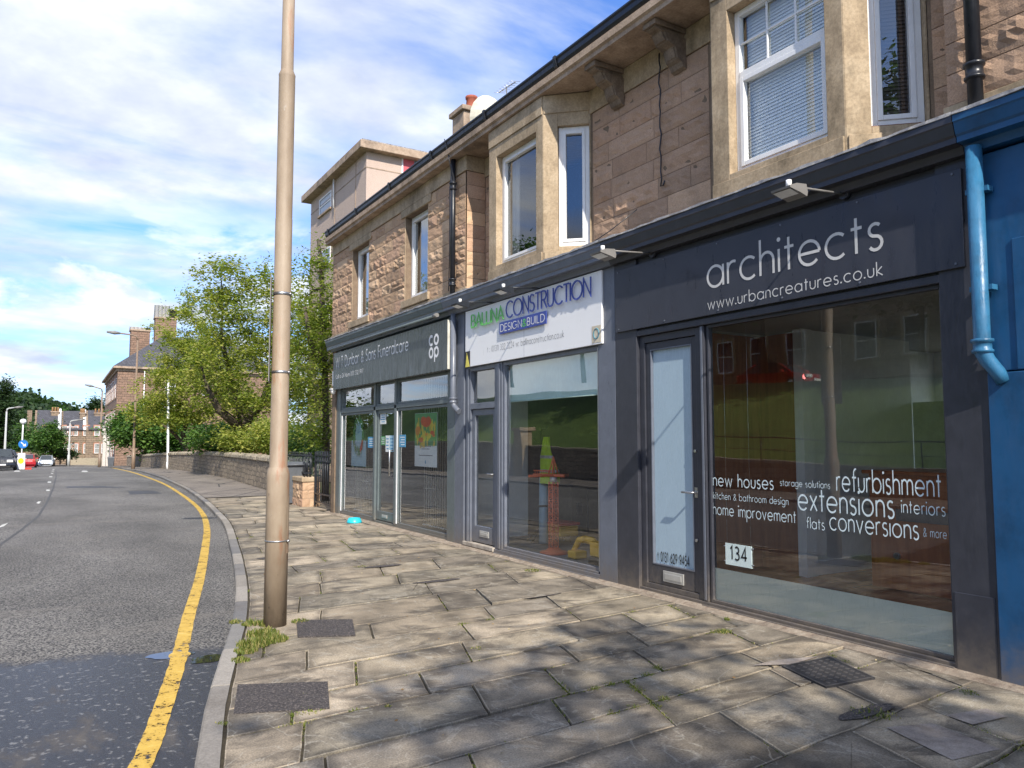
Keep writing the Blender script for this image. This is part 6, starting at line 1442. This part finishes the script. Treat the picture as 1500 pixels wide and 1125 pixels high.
# ================================================================== far tenement row
YT=150.; M['rub2']=rubble('far_rubble',(.30,.22,.15),(.22,.165,.12),(.17,.14,.11),w=.7,h=.35,bd=.05)
def row_house(px0,px1,pye,pyr,Y,label,chim,wins,seed,depth=9.,rows=((624,638),(650,664))):
    a=at(px0,pye,Y); b=at(px1,pye,Y); zg=gz(Y)-.4; r=thing('terraced_house',(a.x,Y,zg),label,'house','old stone houses at the far bend of the road'); rd=random.Random(seed)
    ze=a.z; zr=at(px0,pyr,Y).z+1.4; x0,x1=a.x,b.x
    mb=MB(); mb.wbox(x0,x1,Y,Y+depth,zg,ze); fr=Fr((x0,Y),(1,0),(0,-1)); mb.ext([(-depth,ze),(0,ze),(-depth/2,zr)],fr,0,.3) ; mb.ext([(-depth,ze),(0,ze),(-depth/2,zr)],fr,x1-x0-.3,x1-x0); mb.build('wall',M['rub2'],r)
    mb=MB(); mb.prism(Fr((x0+.31,0),(0,1),(1,0)),[(Y-.3,ze-.05),(Y+depth/2,zr+.06),(Y+depth+.3,ze-.05),(Y+depth+.3,ze-.2),(Y+depth/2,zr-.1),(Y-.3,ze-.2)],0,x1-x0-.62); mb.build('roof',M['slate'],r)
    mb=MB(); mb.box(fr,-.02,.3,-depth-.1,.1,ze,ze+.1); mb.box(fr,0,x1-x0,.0,.14,ze-.3,ze-.15); mb.build('eaves',M['conc'],r)
    mb=MB(); mb.prism(Fr((x1-.42,0),(0,1),(1,0)),[(Y-.35,ze-.0),(Y+depth/2,zr+.35),(Y+depth+.3,ze+.3),(Y+depth+.3,ze),(Y+depth/2,zr+.1),(Y-.3,ze-.2)],0,.45); mb.build('skew',M['upvc'],r)
    for (p0,p1,pt,col_) in chim:
        q=at(p0,pt,Y+depth*.4); w_=at(p1,pt,Y+depth*.4); mb=MB(); mb.wbox(q.x,w_.x,Y+depth*.33,Y+depth*.55,ze-.3,q.z); ch=mb.build('chimney',M['rub2'],r)
        n=max(3,int((w_.x-q.x)/.45))
        mb=MB(); mb.wbox(q.x-.1,w_.x+.1,Y+depth*.33-.1,Y+depth*.55+.1,q.z+.001,q.z+.18); mb.build('coping',M['conc'],ch)
        for k in range(n): x=lerp(q.x+.2,w_.x-.2,k/(n-1)); mb=MB(); mb.lathe(x,Y+depth*.44,[(.17,q.z+.18),(.14,q.z+.85),(.17,q.z+.9)],8); mb.build('chimney_pot',M['buffpot'],ch)
    wl=[]
    for (pw0,pw1) in wins:
        for (q0,q1) in rows:
            u=at(pw0,q1,Y); v=at(pw1,q0,Y); wl.append((u.x-x0,max(v.x-x0,u.x-x0+.8),u.z,v.z))
    facade_windows(r,fr,wl,.0,surround='redstone',pane='whitepane',th=.08)
    return r
M['buffpot']=paint('buff_pot',(.45,.27,.13),.8); M['whitepane']=paint('bright_pane',(.30,.30,.28),.2,dirt=.1,bumpd=0)
row_house(50,89,627,612,YT,'far stone house with slate roof at the left end of the distant row',[(75,87,604,0)],[(63,68)],1)
row_house(89.2,126,628,613,YT+1,'far stone house with white-edged slate roof in the middle of the distant row',[(126,136,612,0)],[(91,95),(99,104),(106,109),(122,126)],2)
row_house(126.3,160,628,612,YT+.5,'far stone house at the right end of the distant row, next to the lamp post',[(117,125,606,0),(138,152,606,0)],[(138,141.5),(148,152)],3)
# stub tower chimney left of row and garden wall
mb=MB(); a=at(40,606,YT); b=at(47,606,YT); mb.wbox(a.x,b.x,YT,YT+2,-3,a.z+.6); o=mb.build('stone_pillar',M['rub2'],None); tag(o,'tall stone stack standing free at the left end of the far houses','pillar')
mb=MB(); a=at(40,668,128); b=at(62,668,128); mb.wbox(a.x-6,b.x,128,128.4,-3,at(50,662,128).z); o=mb.build('boundary_wall',M['rub2'],None); tag(o,'low stone wall behind the silver car in the distance','wall')
mb=MB(); a=at(50,676,133); b=at(115,676,133); mb.wbox(b.x-1,b.x+14,134,134.4,-3,at(110,671,134).z); o=mb.build('boundary_wall',M['cope'],None); tag(o,'pale low garden wall in front of the far houses on the right','wall')
b=at(75,672,124)
tree('round_tree','rounded green tree in front of the far row of houses','tree',(b.x,124,gz(124)-.4),[[(b.x,124,gz(124)-.4),at(76,655,124),at(76,640,124)]],crown_px([(75,640,124,40,46,2.6,2),(62,648,124,26,30,2.,.8),(88,650,124,24,34,2.,.8)]),6000,.34,'leafG',41,twigs=140,trunk_r=.2,limbs=10,spread=.4,flat=.8,colr=(0,.9))
b=at(98,670,126)
tree('low_bush','low dark bush spreading beside the rounded tree near the far houses','bush',(b.x,126,gz(126)-.4),[[(b.x,126,gz(126)-.4),at(98,668,126),at(98,664,126)]],crown_px([(95,666,126,44,14,2.,1),(80,664,126,20,14,2,.5)]),2500,.3,'leafD',42,twigs=70,trunk_r=.1,limbs=6,spread=.3,flat=.8)
for i,(px,py,Y,w_,h,mt,lab) in enumerate(((5,600,105,34,110,'leafD','dark tall tree at the left edge of the picture'),(28,640,140,60,70,'leafG','green tree behind the beacon and the parked cars'),(-15,620,118,50,120,'leafD','dark tree just outside the left edge behind the parked cars'),(142,600,190,26,34,'leafD','distant tree showing above the roofs beside the tall sandstone house'),(88,612,185,20,26,'leafG','distant tree behind the chimneys of the far houses'),(-60,600,100,80,150,'leafG','large green tree off the left side of the road'))):
    b=at(px,670,Y)
    tree('distant_tree',lab,'tree',(b.x,Y,gz(Y)-.4),[[(b.x,Y,gz(Y)-.4),at(px,660,Y),at(px,py,Y)]],crown_px([(px,py,Y,w_,h,w_*Y/2400.,2),(px+w_*.2,py+h*.2,Y,w_*.7,h*.7,w_*Y/2600.,1),(px-w_*.2,py+h*.25,Y,w_*.7,h*.7,w_*Y/2600.,1)]),5500,.0030*Y,mt,50+i,'distant trees',twigs=120,trunk_r=.3,limbs=10,spread=.0032*Y,flat=.8,colr=(0,.8))
# wooded hill
m,nt,b,o_=new_mat('wooded_hill'); p=pos(nt); n1=nz(nt,.09,6,.7,p); n2=nz(nt,.4,4,.7,p)
L(nt,mix(nt,ramp(nt,n1,[(.35,(.022,.045,.022)),(.6,(.05,.085,.035)),(.75,(.075,.10,.045))]).outputs[0],ramp(nt,n2,[(.3,.6),(.7,1.3)]).outputs[0],1.,'MULTIPLY'),b.inputs['Base Color']); b.inputs['Roughness'].default_value=1; bump(nt,b,n2,2.)
prof=curve([(-600,642),(-200,600),(-60,588),(0,583),(20,581),(45,584),(66,592),(85,597),(100,601),(120,606),(140,609),(170,615),(260,640)])
mb=MB(); pxs=[(-600+4*i) for i in range(216)]; rowsh=[]
for j in range(10):
    t=j/9; Y=480+t*160; rw_=[]
    for px in pxs:
        zt=atY(px,prof(px),640)[1]; x=atY(px,646,Y)[0]
        z=-8+(zt+8)*math.sin(t*PI/2)**.8; z+=4.5*abs(noise.noise(Vector((px*.09,j*.9,0))))*(1 if j else 0)+2.5*noise.noise(Vector((px*.35,j*2.,5)))-1.5
        rw_.append(Vector((x,Y,z)))
    rowsh.append(rw_)
for A_,B_ in zip(rowsh,rowsh[1:]):
    for i in range(len(pxs)-1): mb.face([A_[i],A_[i+1],B_[i+1],B_[i]],sm=True)
tag(mb.build('hill',m,None,merge=True,fixn=False),kind='structure')
# tree masses on the hill: leafy lumps
rd=random.Random(77); mb=MB()
for _ in range(2600):
    i=rd.randrange(100,len(pxs)-20); j=rd.choice([3,4,5,6,7,8,9,9,9]); p=rowsh[j][i]+Vector((rd.uniform(-3,3),rd.uniform(-8,8),rd.uniform(-1,2))); s=rd.uniform(1.5,3.5); c=rd.uniform(0,.9)
    for k in range(7):
        q=p+Vector((rd.gauss(0,s*.6),rd.gauss(0,s*.6),rd.gauss(0,s*.45))); u=Vector((rd.gauss(0,1),rd.gauss(0,1),rd.gauss(0,.6))).normalized()*s*.55; w_=u.cross(Vector((rd.gauss(0,1),rd.gauss(0,1),rd.gauss(0,1)))).normalized()*s*.45
        mb.face([q-u,q-w_,q+u,q+w_],(c,c,c))
tag(mb.build('hill_wood',M['leafD'],None,fixn=False),'wooded hillside rising behind the distant houses','wood',kind='stuff')
# ================================================================== street furniture in the distance
def lampcol(px,pyt,Y,armpx,label,col_='lampshell',r=.07,hd=True,dy=0):
    t=at(px,pyt,Y); e=at(px+armpx,pyt-3 if armpx<0 else pyt-1,Y+dy); z0=gz(Y)
    o=thing('lamp_column',(t.x,Y,z0),label,'lamp column','street lamp columns')
    mb=MB(); mb.tube([(t.x,Y,z0-.1),(t.x,Y,z0+1.4),(t.x,Y,z0+1.41),(t.x,Y,t.z-.35)],[r*1.5,r*1.5,r,r*.7],10); mb.build('shaft',M[col_],o)
    mb=MB(); mb.tube([(t.x,Y,t.z-.35),(t.x+(e.x-t.x)*.08,Y,t.z-.08),(t.x+(e.x-t.x)*.3,Y,t.z),(e.x,Y+dy,e.z)],[r*.7,r*.65,r*.6,r*.55],8); mb.build('arm',M[col_],o)
    d=(e-t).normalized(); mb=MB(); mb.tube([e-d*.1,e+d*.25,e+d*.75],[.06,.13,.06],8); mb.build('lantern',M['lampshell'],o)
    return o
M['brownpost']=paint('brown_post_paint',(.24,.17,.12),.5)
M['greypost']=paint('grey_galvanised',(.42,.43,.42),.5,dirt=.15)
lampcol(202,491,60,-28,'brown lamp column rising in front of the tall sandstone house, arm towards the road','brownpost',.085)
lampcol(150,569,92,-14,'lamp column left of the tall sandstone house, arm pointing left','brownpost',.1)
lampcol(10,598,100,12,'pale lamp column at the far left, arm pointing right','greypost',.12)
lampcol(103,616,118,13,'pale lamp column in front of the far houses, arm pointing right','greypost',.12)
x,y=G(245.5,687); t=atY(246.5,557,y)
o=thing('signpost',(x,y,gz(y)),'slim white-painted pole standing against the garden wall','pole'); mb=MB(); mb.tube([(x,y,gz(y)-.05),(x,y,gz(y)+.45),(x,y,gz(y)+.46),(t[0],y,t[1])],[.11,.10,.075,.07],10); mb.build('pole',M['upvc'],o)
mb=MB(); mb.tube([(t[0],y,t[1]),(t[0]-.02,y,t[1]+.05)],.08,10); mb.build('cap',M['greypost'],o)
# beacon with direction sign
Yb=84.; z0=gz(Yb); c=at(34,617,Yb); s_=at(34,650.5,Yb)
o=thing('traffic_beacon',(c.x,Yb,z0),'white post with a pale globe on top and a round blue arrow sign','traffic beacon')
mb=MB(); mb.tube([(c.x,Yb,z0-.1),(c.x,Yb,c.z-.2)],.06,8); mb.build('post',M['upvc'],o)
mb=MB(); mb.lathe(c.x,Yb,[(.01,c.z-.28),(.16,c.z-.24),(.25,c.z-.1),(.27,c.z),(.22,c.z+.13),(.1,c.z+.2),(.01,c.z+.22)],14); mb.build('globe',M['whitesign'],o)
fr=Fr((s_.x,Yb-.1),(1,0),(0,-1)); sb=MB(); sb.prism(fr,[(.38*math.cos(2*PI*i/24),s_.z+.38*math.sin(2*PI*i/24)) for i in range(24)],0,.02); sg=sb.build('sign_disc',paint('sign_blue',(.01,.16,.50),.4,dirt=.05),o)
q=MB(); q.prism(fr,[(-.2,s_.z+.14),(-.14,s_.z+.2),(.1,s_.z-.04),(.2,s_.z+.06),(.22,s_.z-.2),(-.04,s_.z-.18),(.04,s_.z-.1)],.021,.025); q.build('arrow',M['letterwhite'],sg)
# bollard on the island
Yb=76.; c=at(31,679,Yb); z0=gz(Yb)-.05; o=thing('island_bollard',(c.x,Yb,z0),'white traffic island bollard with a yellow face and red base','bollard')
zt=at(31,664,Yb).z
mb=MB(); fr=Fr((c.x,Yb),(1,0),(0,-1)); mb.box(fr,-.28,.28,-.2,.2,z0,zt); mb.build('body',M['upvc'],o,bevel=.06)
mb=MB(); mb.prism(fr,[(.20*math.cos(2*PI*i/16)-.02,(z0+zt)/2+.05+.24*math.sin(2*PI*i/16)) for i in range(16)],.201,.21); mb.build('yellow_face',paint('sign_yellow',(.80,.62,.02),.4),o)
mb=MB(); mb.box(fr,.3,.75,-.1,.22,z0,z0+.16); mb.build('base',RP,o)
# small bin far down the pavement and gate pillars
Yb=86.; c=at(162,680,Yb); z0=gz(Yb); zt=at(162,669,Yb).z
o=thing('litter_bin',(c.x,Yb,z0),'small dark litter bin on the far pavement where the wall begins','litter bin'); fr=Fr((c.x,Yb),(1,0),(0,-1))
mb=MB(); frust(mb,fr,.42,.42,.56,.56,z0,zt-.15); mb.build('body',BIN,o,bevel=.03)
mb=MB(); frust(mb,fr,.60,.60,.54,.54,zt-.149,zt); mb.build('lid',BIN,o,bevel=.03)
for px,lb in ((152.5,'pale stone gate pillar furthest left in front of the tall house'),(157,'pale stone gate pillar beside the small litter bin')):
    Yb=97.; c=at(px,678,Yb); zt=at(px,631,Yb).z; mb=MB(); mb.wbox(c.x-.2,c.x+.2,Yb,Yb+.4,gz(Yb)-.2,zt); o=mb.build('gate_pillar',M['pillar'] if 'pillar' in M else paint('pale_pillar',(.55,.50,.44),.8),None,bevel=.03); tag(o,lb,'gate pillar','pillars by the tall house')
    q=MB(); q.wbox(c.x-.28,c.x+.28,Yb-.08,Yb+.48,zt+.002,zt+.25); q.build('cap',paint('pale_pillar',(.55,.50,.44),.8),o)
# ================================================================== cars
def car(px,py,Y,hdg,color,label,kind='hatch',z=None,x=None):
    z0=(gz(Y)+RZ) if z is None else z; x0=at(px,py,Y).x if x is None else x
    r=thing('parked_car' if kind!='drive' else 'oncoming_car',(0,0,0),label,'car'); 
    Lc,Wc,Hc=(4.3,1.76,1.46) if kind!='suv' else (4.6,1.85,1.70)
    pc=paint('car_'+'_'.join(str(int(q*100)) for q in color),color,.22,metal=.3,dirt=.05,bumpd=0,sc=2)
    mb=MB(); h=Hc
    prof=[(-Lc/2,.32,.80),(-Lc/2+.04,.55,.86),(-Lc/2+.12,.78,.88),(-Lc/2+.9,.93,.90),(-Lc/2+1.15,.97,.9),(Lc/2-.7,1.0,.9),(Lc/2-.12,.98,.88),(Lc/2-.03,.7,.86),(Lc/2,.35,.80)]
    k=h/1.46; secs=[]
    for (l,zt,wf) in prof:
        w_=Wc/2*wf; secs.append([Vector((l,y_,z_)) for y_,z_ in ((-w_*.92,.2),(-w_*1.08,.42*k),(-w_*1.1,.6*k*min(1,zt/.7)),(-w_*.98,zt*k*.96),(-w_*.8,zt*k),(w_*.8,zt*k),(w_*.98,zt*k*.96),(w_*1.1,.6*k*min(1,zt/.7)),(w_*1.08,.42*k),(w_*.92,.2))])
    for A_,B_ in zip(secs,secs[1:]):
        for i in range(10): mb.face([A_[i],A_[(i+1)%10],B_[(i+1)%10],B_[i]],sm=True)
    mb.face(secs[0]); mb.face(secs[-1][::-1])
    mb.build('body',pc,r)
    mb=MB(); cb=[(-Lc/2+.95,.94*k,.80),(-Lc/2+1.75,h-.05,.66),(-Lc/2+2.3,h,.64),(Lc/2-1.1,h-.04,.63),(Lc/2-.35,1.02*k,.76)]
    C2=[[Vector((l,s__*Wc/2*wf,z_)) for s__ in(-1,1)]+[Vector((l,s__*Wc/2*.86,.93*k)) for s__ in(1,-1)] for l,z_,wf in cb]
    for A_,B_ in zip(C2,C2[1:]):
        for i in range(4): mb.face([A_[i],A_[(i+1)%4],B_[(i+1)%4],B_[i]],sm=False)
    gh=mb.build('windows',M['darkglass'],r)
    mb=MB()
    roof=[[Vector((l,s__*Wc/2*(wf-.0),z_+.012)) for s__ in(-1,1)] for l,z_,wf in cb[1:4]]
    for A_,B_ in zip(roof,roof[1:]): mb.face([A_[0],A_[1],B_[1],B_[0]])
    for s__ in (-1,1):
        for i,j in ((0,1),(3,4)): mb.tube([Vector((cb[i][0],s__*Wc/2*cb[i][2],cb[i][1])),Vector((cb[j][0],s__*Wc/2*cb[j][2],cb[j][1]))],.04,6)
        mb.tube([Vector((.25,s__*Wc/2*.86,.93*k)),Vector((.25,s__*Wc/2*.64,h-.02))],.035,6)
    mb.build('roof',pc,r,fixn=False)
    for l in (-Lc/2+.78,Lc/2-.82):
        for s__ in (-1,1):
            q=MB(); y_=s__*(Wc/2*.93); q.tube([(l,y_-.1,.33),(l,y_+.1,.33)],.33,18); wl_=q.build('wheel',M['blackink'],r)
            q=MB(); q.tube([(l,y_+s__*.101,.33),(l,y_+s__*.11,.33)],.2,12); q.build('rim',M['steel'],wl_)
    for s__ in (-1,1):
        q=MB(); q.wbox(-Lc/2-.012,-Lc/2+.14,s__*.52-.2,s__*.52+.2,.60*k,.76*k); q.build('headlight',M['whitesign'],r,bevel=.03)
        q=MB(); q.wbox(Lc/2-.12,Lc/2+.01,s__*.66-.13,s__*.66+.13,.72*k,.95*k); q.build('tail_light',RP,r,bevel=.03)
        q=MB(); q.wbox(-Lc/2+1.25,-Lc/2+1.4,s__*.93-.1,s__*.93+.1,.92*k,1.06*k); q.build('mirror',pc,r,bevel=.03)
    q=MB(); q.wbox(-Lc/2-.02,-Lc/2+.02,-.55,.55,.30,.44); q.build('grille',M['blackink'],r)
    q=MB(); q.wbox(-Lc/2-.03,-Lc/2+.0,-.26,.26,.46,.57); q.build('number_plate',M['whitesign'],r)
    # the car's front is at -x in its own frame; hdg is where the front points (degrees, 0 = towards -Y)
    r.rotation_euler=(0,0,R(90+hdg)); r.location=(x0,Y,z0); return r
car(68,677,118,-3,(.50,.54,.58),'silver car coming towards the camera in the distance','drive')
car(3,682,74.,2,(.02,.022,.028),'dark parked car cut off by the left edge of the picture','suv')
car(8.5,680,81.,2,(.025,.03,.05),'dark blue parked off-roader, second from the left edge','suv')
car(21,678,92,0,(.50,.52,.54),'pale silver parked car between the dark cars and the beacon')
car(39.5,677,98,180,(.45,.015,.02),'small red car beside the traffic island')
# ================================================================== across the street (seen in the shop glass)
GRASS=bpy.data.materials.new('grass_bank'); GRASS.use_nodes=True; nt=GRASS.node_tree; b=nt.nodes['Principled BSDF']; p=pos(nt)
L(nt,mix(nt,ramp(nt,nz(nt,.35,6,.6,p),[(.3,(.08,.14,.03)),(.6,(.16,.24,.05)),(.8,(.25,.30,.08))]).outputs[0],ramp(nt,nz(nt,9,6,.8,p),[(.3,.6),(.7,1.35)]).outputs[0],1.,'MULTIPLY'),b.inputs['Base Color']); b.inputs['Roughness'].default_value=.9; bump(nt,b,nz(nt,9,6,.8,p),.08)
def opx(Y): return KX(min(max(Y,-12),75))-ROADW-2.9
def wtop(Y): return .75+max(0,min(1,(Y-14)/22))*.75
mb=MB(); ys_=rng(-25,70,2.5)
offs=[(0.35,0),(1.2,.6),(3,1.7),(5.,2.75),(6.4,3.15),(9,2.95),(14,3.0),(60,4.0)]
def bz(Y,dz): k=1 if Y<55 else max(0,1-(Y-55)/15); return (wtop(Y)-.15+dz)*k-.2*(1-k)+.12*noise.noise(Vector((Y*.4,dz*2,0)))
for y0,y1 in zip(ys_,ys_[1:]):
    for (o0,z0),(o1,z1) in zip(offs,offs[1:]):
        mb.face([(opx(y0)-o0,y0,bz(y0,z0)),(opx(y0)-o1,y0,bz(y0,z1)),(opx(y1)-o1,y1,bz(y1,z1)),(opx(y1)-o0,y1,bz(y1,z0))],sm=True)
tag(mb.build('grass_bank',GRASS,None,merge=True,fixn=False),kind='structure')
rw=thing('retaining_wall',(opx(15),15,0),'stone retaining wall across the street holding back the grass bank','wall')
mb=MB()
for y0,y1 in zip(ys_,ys_[1:]):
    mb.face([(opx(y0),y0,-.1),(opx(y1),y1,-.1),(opx(y1),y1,wtop(y1)),(opx(y0),y0,wtop(y0))]); mb.face([(opx(y0),y0,wtop(y0)),(opx(y1),y1,wtop(y1)),(opx(y1)-.4,y1,wtop(y1)),(opx(y0)-.4,y0,wtop(y0))])
mb.build('wall_face',M['wallst'],rw,fixn=False)
mb=MB()
for y0,y1 in zip(ys_,ys_[1:]):
    A_=[(opx(y0)+.04,y0,wtop(y0)+.003),(opx(y0)+.04,y0,wtop(y0)+.11),(opx(y0)-.42,y0,wtop(y0)+.11)]; B_=[(opx(y1)+.04,y1,wtop(y1)+.003),(opx(y1)+.04,y1,wtop(y1)+.11),(opx(y1)-.42,y1,wtop(y1)+.11)]
    for i in range(2): mb.face([A_[i],A_[i+1],B_[i+1],B_[i]])
mb.build('coping',M['cope'],rw,fixn=False)
for yy in (21.5,30.5):
    q=MB(); q.wbox(opx(yy)-.35,opx(yy)+.25,yy-.35,yy+.35,-.1,wtop(yy)+.75); q.wbox(opx(yy)-.45,opx(yy)+.35,yy-.45,yy+.45,wtop(yy)+.752,wtop(yy)+.9); q.build('pier',M['dressed'],rw,bevel=.02)
fr_=thing('guard_rail',(opx(10),10,.9),'thin iron rail fixed on top of the wall across the street','railings'); mb=MB()
P=[(opx(y)-.2,y,wtop(y)+.85) for y in rng(-5,20,1.)]; mb.tube(P,.022,6); P=[(opx(y)-.2,y,wtop(y)+.45) for y in rng(-5,20,1.)]; mb.tube(P,.012,6); mb.build('rail',M['iron'],fr_)
for y in rng(-5,20,2.5): q=MB(); q.tube([(opx(y)-.2,y,wtop(y)),(opx(y)-.2,y,wtop(y)+.85)],.02,6); q.build('post',M['iron'],fr_)
# houses on the bank
for i,(y0,y1,lab) in enumerate(((4,14,'stone house on the bank opposite, nearest the red car'),(14.5,26,'stone house in the middle of the bank opposite'),(26.5,39,'stone house at the far end of the bank opposite'))):
    X0=opx(15)-15.; zb=bz(20,4.1)-.2; r=thing('hillside_house',(X0,y0,zb),lab,'house','stone houses on the bank across the street'); fr=Fr((X0,0),(0,1),(1,0))
    mb=MB(); mb.wbox(X0-9,X0,y0,y1,zb,zb+6.2); mb.build('wall',M['rub2'],r)
    mb=MB(); mb.prism(Fr((0,y0),(1,0),(0,1)),[(X0+.4,zb+6.2),(X0-4.5,zb+9.6),(X0-9.4,zb+6.2)],0,y1-y0); mb.build('roof',M['slate'],r)
    facade_windows(r,fr,[(y0+1+k*2.6,y0+2.2+k*2.6,zb+1.+f*3,zb+2.9+f*3) for k in range(int((y1-y0)/2.6)) for f in (0,1)],.0,surround='dressed',pane='darkglass')
car(0,0,26.1,0,(.42,.01,.015),'red car parked on the terrace above the grass bank, reflected in the right-hand window',z=bz(26,2.97)+.03,x=-20.3)
for i,(x,y,h,rr_,lab,mt) in enumerate(((-13.5,11,7.,2.6,'dark leafy tree on the bank opposite, nearest','leafG'),(-12,22.5,7.,2.6,'second leafy tree on the bank opposite','leafG'),(-10,35,9,4.4,'third leafy tree on the bank opposite','leafG'),(-9,49,9,4.4,'leafy yellow-green tree on the bank opposite, past the houses','leafY'),(-7,58,9,4.6,'tall dark tree on the bank opposite, past the houses','leafG'),(-6,68,10,5,'furthest leafy tree on the bank opposite','leafG'),(-13.,16.5,6.5,2.4,'tree between the nearest two on the bank opposite','leafD'),(-11.5,29,8,3.,'tree between the second and third on the bank opposite','leafD'),(-9.5,41.5,9,4.2,'tree between the third and furthest on the bank opposite','leafD'))):
    zb=bz(y,3.9)-.3; X0=opx(y)+x+(5.2 if y<34 else 3)
    tree('bank_tree',lab,'tree',(X0,y,zb),[[(X0,y,zb),(X0+.1,y,zb+1.2),(X0-.1,y+.1,zb+h*.6)]],[(X0,y,zb+h*.72,rr_,rr_,h*.34,2),(X0+rr_*.5,y+rr_*.4,zb+h*.55,rr_*.6,rr_*.7,h*.22,1),(X0+rr_*.3,y-rr_*.5,zb+h*.6,rr_*.6,rr_*.6,h*.22,1)],9000,.28,mt,60+i,'trees on the bank across the street',twigs=150,trunk_r=.16,limbs=14,spread=.3,flat=.8,colr=(0,.9))
for i,(x,y,h,lab) in enumerate(((-3.5,60,6,'low spreading roadside tree past the end of the grass bank'),(-3.5,72,7,'second roadside tree past the end of the grass bank'),(-4.,85,8,'third roadside tree past the end of the grass bank'),(-4.5,100,8,'furthest roadside tree past the end of the grass bank'))):
    X0=opx(y)+x; zb=gz(y)-.4
    tree('roadside_tree',lab,'tree',(X0,y,zb),[[(X0,y,zb),(X0,y,zb+2),(X0,y,zb+h*.6)]],[(X0,y,zb+h*.5,3.4,5.5,h*.5,2),(X0,y+3,zb+h*.35,3,4,h*.33,1)],9000,.34,'leafG' if i%2 else 'leafY',90+i,'trees on the bank across the street',twigs=150,trunk_r=.16,limbs=14,spread=.4,flat=.8,colr=(0,.9))
# a tree behind the camera whose crown shades the near pavement
tree('street_tree','street tree behind the camera whose shade falls on the near paving','tree',(.6,-9.5,-.1),[[(.6,-9.5,-.1),(.7,-9.5,3),(.5,-9.4,9)]],
  [(.1,-9.5,8.7,2.3,2.2,2.9,2.4),(1.5,-7.6,6.3,1.5,1.7,1.5,1.)],5200,.28,'leafG',81,twigs=170,trunk_r=.22,limbs=20,spread=.28,flat=.8)
